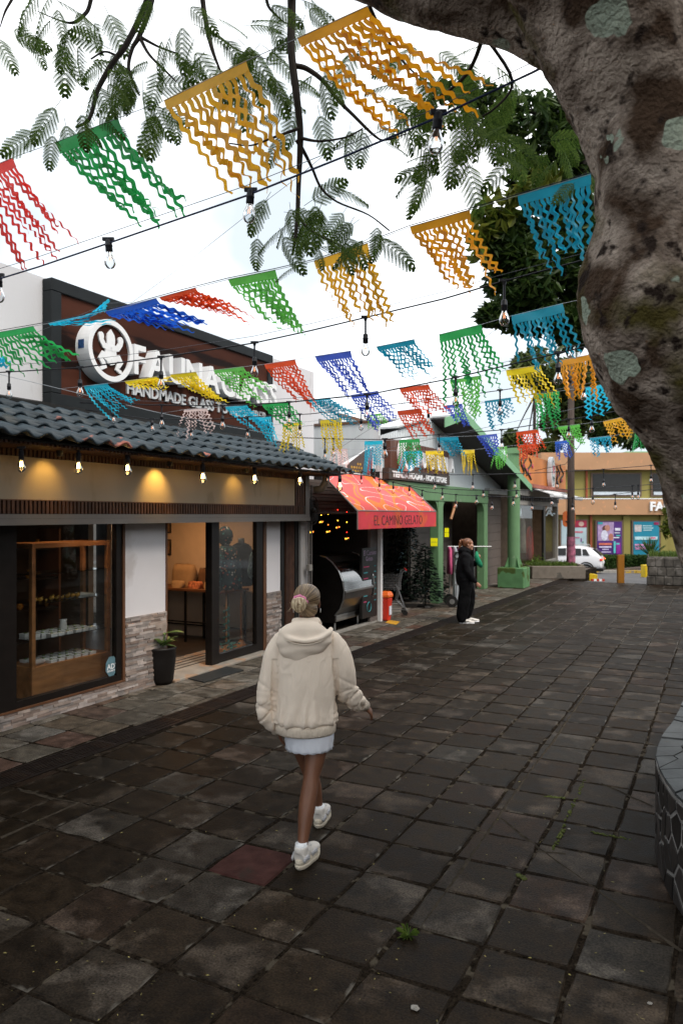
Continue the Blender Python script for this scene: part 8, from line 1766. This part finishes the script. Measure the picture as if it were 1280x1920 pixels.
tub(q, [(-.006, .0, .778, .186, .152), (-.006, .0, .803, .206, .172), (-.006, .0, .85, .208, .174), (-.008, -.005, .92, .200, .166), (-.006, -.012, 1.06, .198, .158), (-.004, -.014, 1.18, .202, .152), (-.002, -.012, 1.27, .196, .135), (-.001, -.008, 1.335, .165, .110), (.0, -.004, 1.375, .108, .085), (.002, .0, 1.41, .075, .072)], 30, k=5, caps=False)
tub(q, [(-.135, -.004, 1.318, .068, .078), (-.180, -.006, 1.22, .082, .088), (-.218, -.014, 1.10, .074, .085), (-.243, -.018, .98, .070, .080), (-.250, -.006, .87, .070, .078), (-.232, .012, .80, .062, .066), (-.203, .030, .752, .044, .046)], 20, k=4)
tub(q, [(.135, -.004, 1.318, .068, .078), (.185, .004, 1.22, .088, .090), (.225, .022, 1.10, .088, .090), (.254, .055, .99, .080, .080), (.292, .105, .920, .070, .070), (.328, .160, .873, .057, .056), (.352, .192, .850, .043, .042)], 20, k=4)
jacket = organic('hoodie', q, m_hood, wo, .006, 4, folds)
part('hem_band', MB().tube([(-.006, 0, .722), (-.006, 0, .733), (-.006, 0, .768), (-.006, 0, .790)], [(.184, .150), (.192, .158), (.194, .160), (.190, .156)], 240, ref=(1, 0, 0)), cloth('cream rib knit', (.76, .65, .53), rib=(120, 120, 3)), wo, local=True, smooth=True)
for o in [wo.children[-1]]:
    me = o.data; 
    for i, v in enumerate(me.vertices):
        a = math.atan2(v.co.y / .14, (v.co.x + .006) / .19); k_ = 1 + .026 * math.sin(a * 48) + .008 * math.sin(a * 17); v.co.x = -.006 + (v.co.x + .006) * k_; v.co.y *= k_; v.co.z += .004 * math.sin(a * 5)
m_rib = cloth('cream cuff rib', (.76, .65, .53), rib=(160, 160, 6))
part('cuff', MB().tube([(-.199, .037, .760), (-.195, .040, .742), (-.188, .043, .706)], [.044, .042, .037], 20), m_rib, wo, local=True, smooth=True)
part('cuff', MB().tube([(.346, .184, .855), (.358, .199, .846), (.380, .228, .826)], [.044, .042, .037], 20), m_rib, wo, local=True, smooth=True)
# hood lying on the back
q = MB(); b0 = len(q.v); q.ball((0, 0, 0), (1, 1, 1), 26)
for i in range(b0, len(q.v)):
    x, y, z = q.v[i]; w_ = 1 - .42 * max(0, -z) ** 1.5; q.v[i] = (-.010 + x * .172 * w_ - .050 * max(0, -z), -.115 + y * .066 - .02 * z * .3, 1.312 + z * .138)
q.tube([tuple(p) for p in crom([(-.155, -.05, 1.372), (-.140, -.125, 1.362), (-.085, -.176, 1.340), (.0, -.190, 1.326), (.085, -.176, 1.342), (.142, -.125, 1.368), (.158, -.05, 1.382)], 4)], .017, 10)
q.tube([(-.080, .02, 1.40), (-.070, -.055, 1.43), (0, -.078, 1.435), (.070, -.055, 1.435), (.080, .02, 1.405)], [.022, .024, .025, .024, .022], 12)
q.tube([(0, -.10, 1.37), (.0, -.075, 1.42), (.002, -.064, 1.455)], [(.12, .04), (.085, .03), (.065, .016)], 18, ref=(1, 0, 0))
part_ = organic('hood', q, m_hood, wo, .0065, 5, lambda x, y, z: .006 * noise.noise(Vector((x * 14, y * 14, z * 14))) + .004 * math.sin(z * 70 + 20 * abs(x)) * max(0, 1 - abs(z - 1.28) / .09))
q = MB(); seam = [(-.150, -.135, 1.348), (-.088, -.190, 1.324), (.0, -.206, 1.310), (.088, -.190, 1.326), (.150, -.135, 1.354)]
pp = crom(seam, 6); q.tube([tuple(p) for p in pp], .0028, 5); part('hood_seam', q, m_rib, wo, local=True)
# skirt, slightly flared with a lettuce hem
q = MB(); k = 72; rows_ = [(.84, .150, .115, 0), (.76, .154, .126, 0), (.68, .152, .132, .0), (.640, .145, .132, .006), (.622, .145, .135, .018)]
for (z, rx, ry, f) in rows_:
    for j in range(k): a = 2 * math.pi * j / k; m_ = 1 + f * 2.2 * math.sin(a * 16) + .006 * math.sin(a * 36); q.v.append((.018 + rx * m_ * math.cos(a), -.005 + ry * m_ * math.sin(a), z + (.004 * math.sin(a * 16 + 1) if f else 0)))
for i in range(4):
    for j in range(k): q.f.append((i * k + j, i * k + (j + 1) % k, (i + 1) * k + (j + 1) % k, (i + 1) * k + j)); q.m.append(0)
o = part('skirt', q, m_skirt, wo, local=True, smooth=True); s_ = o.modifiers.new('s', 'SOLIDIFY'); s_.thickness = .004
q = MB(); n_ = len(rows_) - 1
# shoes
def sneaker(heel, toe, w=.046, pitch=0.0, low=True):
    """chunky sneaker in person space from heel point to toe point on the ground"""
    h, t = Vector(heel), Vector(toe); d = (t - h); L0 = d.length; d.normalize(); s_ = Vector((d.y, -d.x, 0)); u = s_.cross(d).normalized() if pitch else Vector((0, 0, 1)); u = Vector((0, 0, 1)) if not pitch else u
    if u.z < 0: u = -u
    def ringp(f, wd, z0, z1): return [(f, wd, z0, z1)]
    prof = [(0.0, .62, .0), (.10, .86, 0), (.3, .90, 0), (.5, .88, 0), (.7, 1.06, 0), (.88, .94, .006), (1.0, .50, .016)]
    so = MB(); n = 16
    def shell(q, pr, z0f, z1f, n=18, grow=1.0):
        for (f, wf, lift) in pr:
            pass
    # sole: stacked outline
    def outline(grow, z, fz=lambda f: 0):
        out = []
        for k_ in range(28):
            a = 2 * math.pi * k_ / 28; f = .5 - .5 * math.cos(a) ; side = math.sin(a); f_ = f; wf = np.interp(f_, [p[0] for p in prof], [p[1] for p in prof]); x = f_ * L0 * 1.0; wid_ = w * wf * grow * (abs(side) ** .6) * (1 if side > 0 else -1)
            out.append(h + d * (x + (grow - 1) * L0 * (f - .5)) + s_ * wid_ + u * (z + fz(f_)))
        return out
    lvls = [(.96, .0), (1.04, .012), (1.06, .022), (1.0, .027), (1.05, .033), (1.03, .045), (.96, .050)]
    for g, z in lvls: so.v += [tuple(p) for p in outline(g, z, lambda f: (.022 * max(0, f - .8) * 2 if z < .03 else .012 * max(0, f - .7)) + (.010 * (1 - min(1, f * 3)) if z > .03 else 0))]
    for i in range(len(lvls) - 1):
        for k_ in range(28): so.f.append((i * 28 + k_, i * 28 + (k_ + 1) % 28, (i + 1) * 28 + (k_ + 1) % 28, (i + 1) * 28 + k_)); so.m.append(0)
    so.f.append(tuple(reversed(range(28)))); so.f.append(tuple(range((len(lvls) - 1) * 28, len(lvls) * 28))); so.m += [0, 0]
    sh = part('sneaker', so, m_sole, wo, local=True, smooth=False)
    up = MB(); st_ = [(.04, .034, .075, .045), (.16, .038, .098, .048), (.32, .038, .092, .048), (.50, .037, .074, .046), (.70, .042, .054, .042), (.88, .038, .040, .036), (.97, .022, .024, .03)]
    up.tube([h + d * (f * L0) + u * (.045 + hh * .30) for f, ww, hh, _ in st_], [(ww, hh * .62) for f, ww, hh, _ in st_], 20, ref=s_)
    up.tube([h + d * (.15 * L0) + u * .09, h + d * (.17 * L0) + u * .115, h + d * (.17 * L0) + u * .128], [(.038, .046), (.040, .048), (.039, .046)], 18, ref=s_)
    o = organic('upper', up, m_shoe, sh, .005, 4)
    o.parent = sh
    for f0, f1, zz in ((.02, .26, .058), (.42, .66, .056)):
        pq = MB()
        for sg in (-1, 1): pq.tube([h + d * (f0 * L0) + s_ * sg * .040 + u * zz, h + d * ((f0 + f1) / 2 * L0) + s_ * sg * .0455 + u * (zz + .012), h + d * (f1 * L0) + s_ * sg * .043 + u * (zz - .004)], [(.006, .016), (.006, .020), (.005, .012)], 8, ref=s_)
        part('silver_overlay', pq, m_silver, sh, local=True, smooth=True)
    lc = MB()
    for k_ in range(5): f = .40 + k_ * .075; lc.tube([h + d * (f * L0) - s_ * .026 + u * (.112 - k_ * .008), h + d * ((f + .02) * L0) + u * (.124 - k_ * .010), h + d * (f * L0) + s_ * .026 + u * (.112 - k_ * .008)], .0035, 5)
    lc.tube([h + d * (.38 * L0) + u * .125, h + d * (.36 * L0) + s_ * .03 + u * .135, h + d * (.42 * L0) + s_ * .035 + u * .11], .003, 5); part('laces', lc, m_letter, sh, local=True)
    part('sock', MB().tube([h + d * (.17 * L0) + u * .10, h + d * (.16 * L0) + u * .145], [.037, .035], 14), m_letter, sh, local=True, smooth=True)
sneaker((-.035, -.335, .002), (.070, -.095, .002)); sneaker((.062, .245, .002), (.118, .505, .002))

# ---- second person, seen in profile facing right
p2 = thing('person', 'person in black hoodie and wide black trousers standing side on by the drain', 'person', CL((873 - 640) / FP * 14.4, 14.4, 0), TH)
X2, Y2 = Vector((1, 0, 0)), Vector((0, 1, 0))
q = MB()
tub(q, [(-.02, -.09, .86, .10, .09), (-.01, -.10, .65, .085, .075), (-.03, -.10, .46, .06, .055), (-.06, -.10, .28, .055, .05), (-.07, -.10, .09, .035, .035)], 14); tub(q, [(.0, .09, .86, .10, .09), (.06, .10, .65, .085, .075), (.07, .10, .46, .06, .055), (.05, .10, .28, .055, .05), (.06, .10, .09, .035, .035)], 14)
tub(q, [(-.01, 0, .86, .13, .16), (-.02, 0, 1.0, .13, .15), (-.01, 0, 1.2, .13, .17), (-.02, 0, 1.32, .10, .16), (.0, 0, 1.40, .055, .055), (.02, 0, 1.45, .05, .05)], 16)
tub(q, [(-.02, -.17, 1.30, .05, .05), (-.03, -.20, 1.08, .042, .042), (.08, -.20, .90, .034, .034), (.17, -.19, .80, .024, .024)], 12); tub(q, [(-.01, .17, 1.30, .05, .05), (.05, .20, 1.10, .042, .042), (.20, .16, 1.14, .034, .034), (.26, .12, 1.20, .024, .024)], 12)
hand(q, (.175, -.19, .79), (.6, .1, -.6), (0, 1, 0), 1, .6, 1); hand(q, (.265, .115, 1.205), (.3, -.4, .7), (-1, 0, 0), 1, .8, -1)
fd2 = Vector((1, .05, -.12)).normalized(); rd2 = Vector((0, -1, 0)); P2 = head(q, (.045, 0, 1.525), fd2, rd2, 1.02)
organic('body', q, m_skin2, p2, .008, 3); face_bits(p2, P2, fd2, rd2, 1.02, m_eyew, m_iris)
m_ginger = hairmat('ginger hair', (.06, .020, .009), (.30, .12, .05))
q = MB(); c = Vector((.028, 0, 1.562)); q.ball(c, (.103, .087, .083), 22); q.ball(c + Vector((-.045, 0, -.05)), (.055, .06, .05), 14)
hair = organic('hair', q, m_ginger, p2, .006, 3); me = hair.data; bm = bmesh.new(); bm.from_mesh(me)
bmesh.ops.delete(bm, geom=[f for f in bm.faces if (lambda p: (p.x > .045 and p.z < .055 - .0) or (p.x > .0 and p.z < -.012))(f.calc_center_median() - Vector((.045, 0, 1.545)))], context='FACES'); bm.to_mesh(me); bm.free()
q = MB(); tub(q, [(-.05, 0, 1.60, .020, .024), (-.08, 0, 1.605, .026, .030), (-.11, 0, 1.56, .028, .032), (-.115, 0, 1.48, .022, .026), (-.13, 0, 1.41, .008, .010)], 12); organic('ponytail', q, m_ginger, p2, .006, 2, lambda x, y, z: .006 * math.sin(x * 150 + z * 40))
m_blk1 = cloth('black fleece', (.006, .006, .007)); m_blk2 = cloth('black trousers', (.0025, .0025, .003))
def f2(x, y, z): return .012 * noise.noise(Vector((x * 9, y * 9, z * 7))) + .006 * noise.noise(Vector((x * 20, y * 20, z * 16)))
q = MB(); tub(q, [(-.02, 0, .80, .17, .20), (-.02, 0, .92, .175, .205), (-.02, 0, 1.08, .165, .20), (-.01, 0, 1.2, .16, .20), (-.02, 0, 1.31, .12, .18), (-.01, 0, 1.39, .08, .09), (.0, 0, 1.43, .075, .08)], 22)
tub(q, [(-.02, -.16, 1.30, .075, .07), (-.03, -.205, 1.10, .07, .065), (.06, -.215, .92, .062, .058), (.155, -.195, .815, .042, .042)], 14); tub(q, [(-.01, .16, 1.30, .075, .07), (.05, .205, 1.11, .068, .06), (.18, .17, 1.13, .06, .055), (.25, .125, 1.19, .042, .042)], 14)
tub(q, [(-.10, -.0, 1.37, .05, .08), (-.08, 0, 1.42, .06, .10), (.02, 0, 1.43, .05, .07)], 12); q.tube([(-.11, .04, 1.34), (-.12, 0, 1.39), (-.11, -.05, 1.40), (.02, -.09, 1.40), (.07, -.04, 1.37)], .032, 10)
organic('hoodie', q, m_blk1, p2, .010, 4, f2)
q = MB(); tub(q, [(-.02, 0, .90, .155, .19), (-.02, 0, .82, .165, .19), (-.01, 0, .75, .15, .16)], 18)
tub(q, [(-.03, -.09, .84, .13, .12), (-.03, -.10, .64, .125, .115), (-.06, -.10, .40, .12, .11), (-.085, -.10, .20, .115, .105), (-.09, -.10, .09, .10, .095)], 16); tub(q, [(.0, .09, .84, .13, .12), (.07, .10, .64, .125, .115), (.085, .10, .40, .105, .10), (.05, .10, .22, .10, .095), (.04, .10, .13, .09, .09)], 16)
organic('trousers', q, m_blk2, p2, .010, 3, f2)
for (x, y, z) in ((-.13, -.11, 0), (.0, .10, 0.0)):
    q = MB(); tub(q, [(x + .02, y, z + .045, .040, .040), (x + .12, y, z + .045, .045, .040), (x + .20, y, z + .036, .045, .030), (x + .25, y, z + .030, .032, .022)], 14, ref=(0, 1, 0)); sh = organic('shoe', q, m_shoe, p2, .006, 2)
    part('sole', MB().box((x - .015, y - .045, z), (x + .275, y + .045, z + .022)), m_letter, sh, local=True, bev=.012)
    pq = MB(); pq.tube([(x + .06, y - .047, z + .055), (x + .10, y - .050, z + .035), (x + .17, y - .046, z + .058)], [.006, .008, .002], 6); part('dark_mark', pq, m_black, sh, local=True)
gb = wm(p2) @ Vector((.22, .06, 1.22)); q = MB(); q.tube([gb + Vector((0, 0, .16)), gb + Vector((0, 0, .05)), gb + RIGHT * .05 + Vector((0, 0, -.07)), gb + RIGHT * .10 + Vector((0, 0, -.14))], [(.02, .03), (.05, .04), (.06, .04), (.03, .03)], 12)
single('cloth_bag', q, M('green cloth', (.02, .26, .13), rough=.8, var=.3, scale=14, bump=.3), 'small green cloth bag held at the chest of the black hoodie wearer', 'bag', smooth=True)
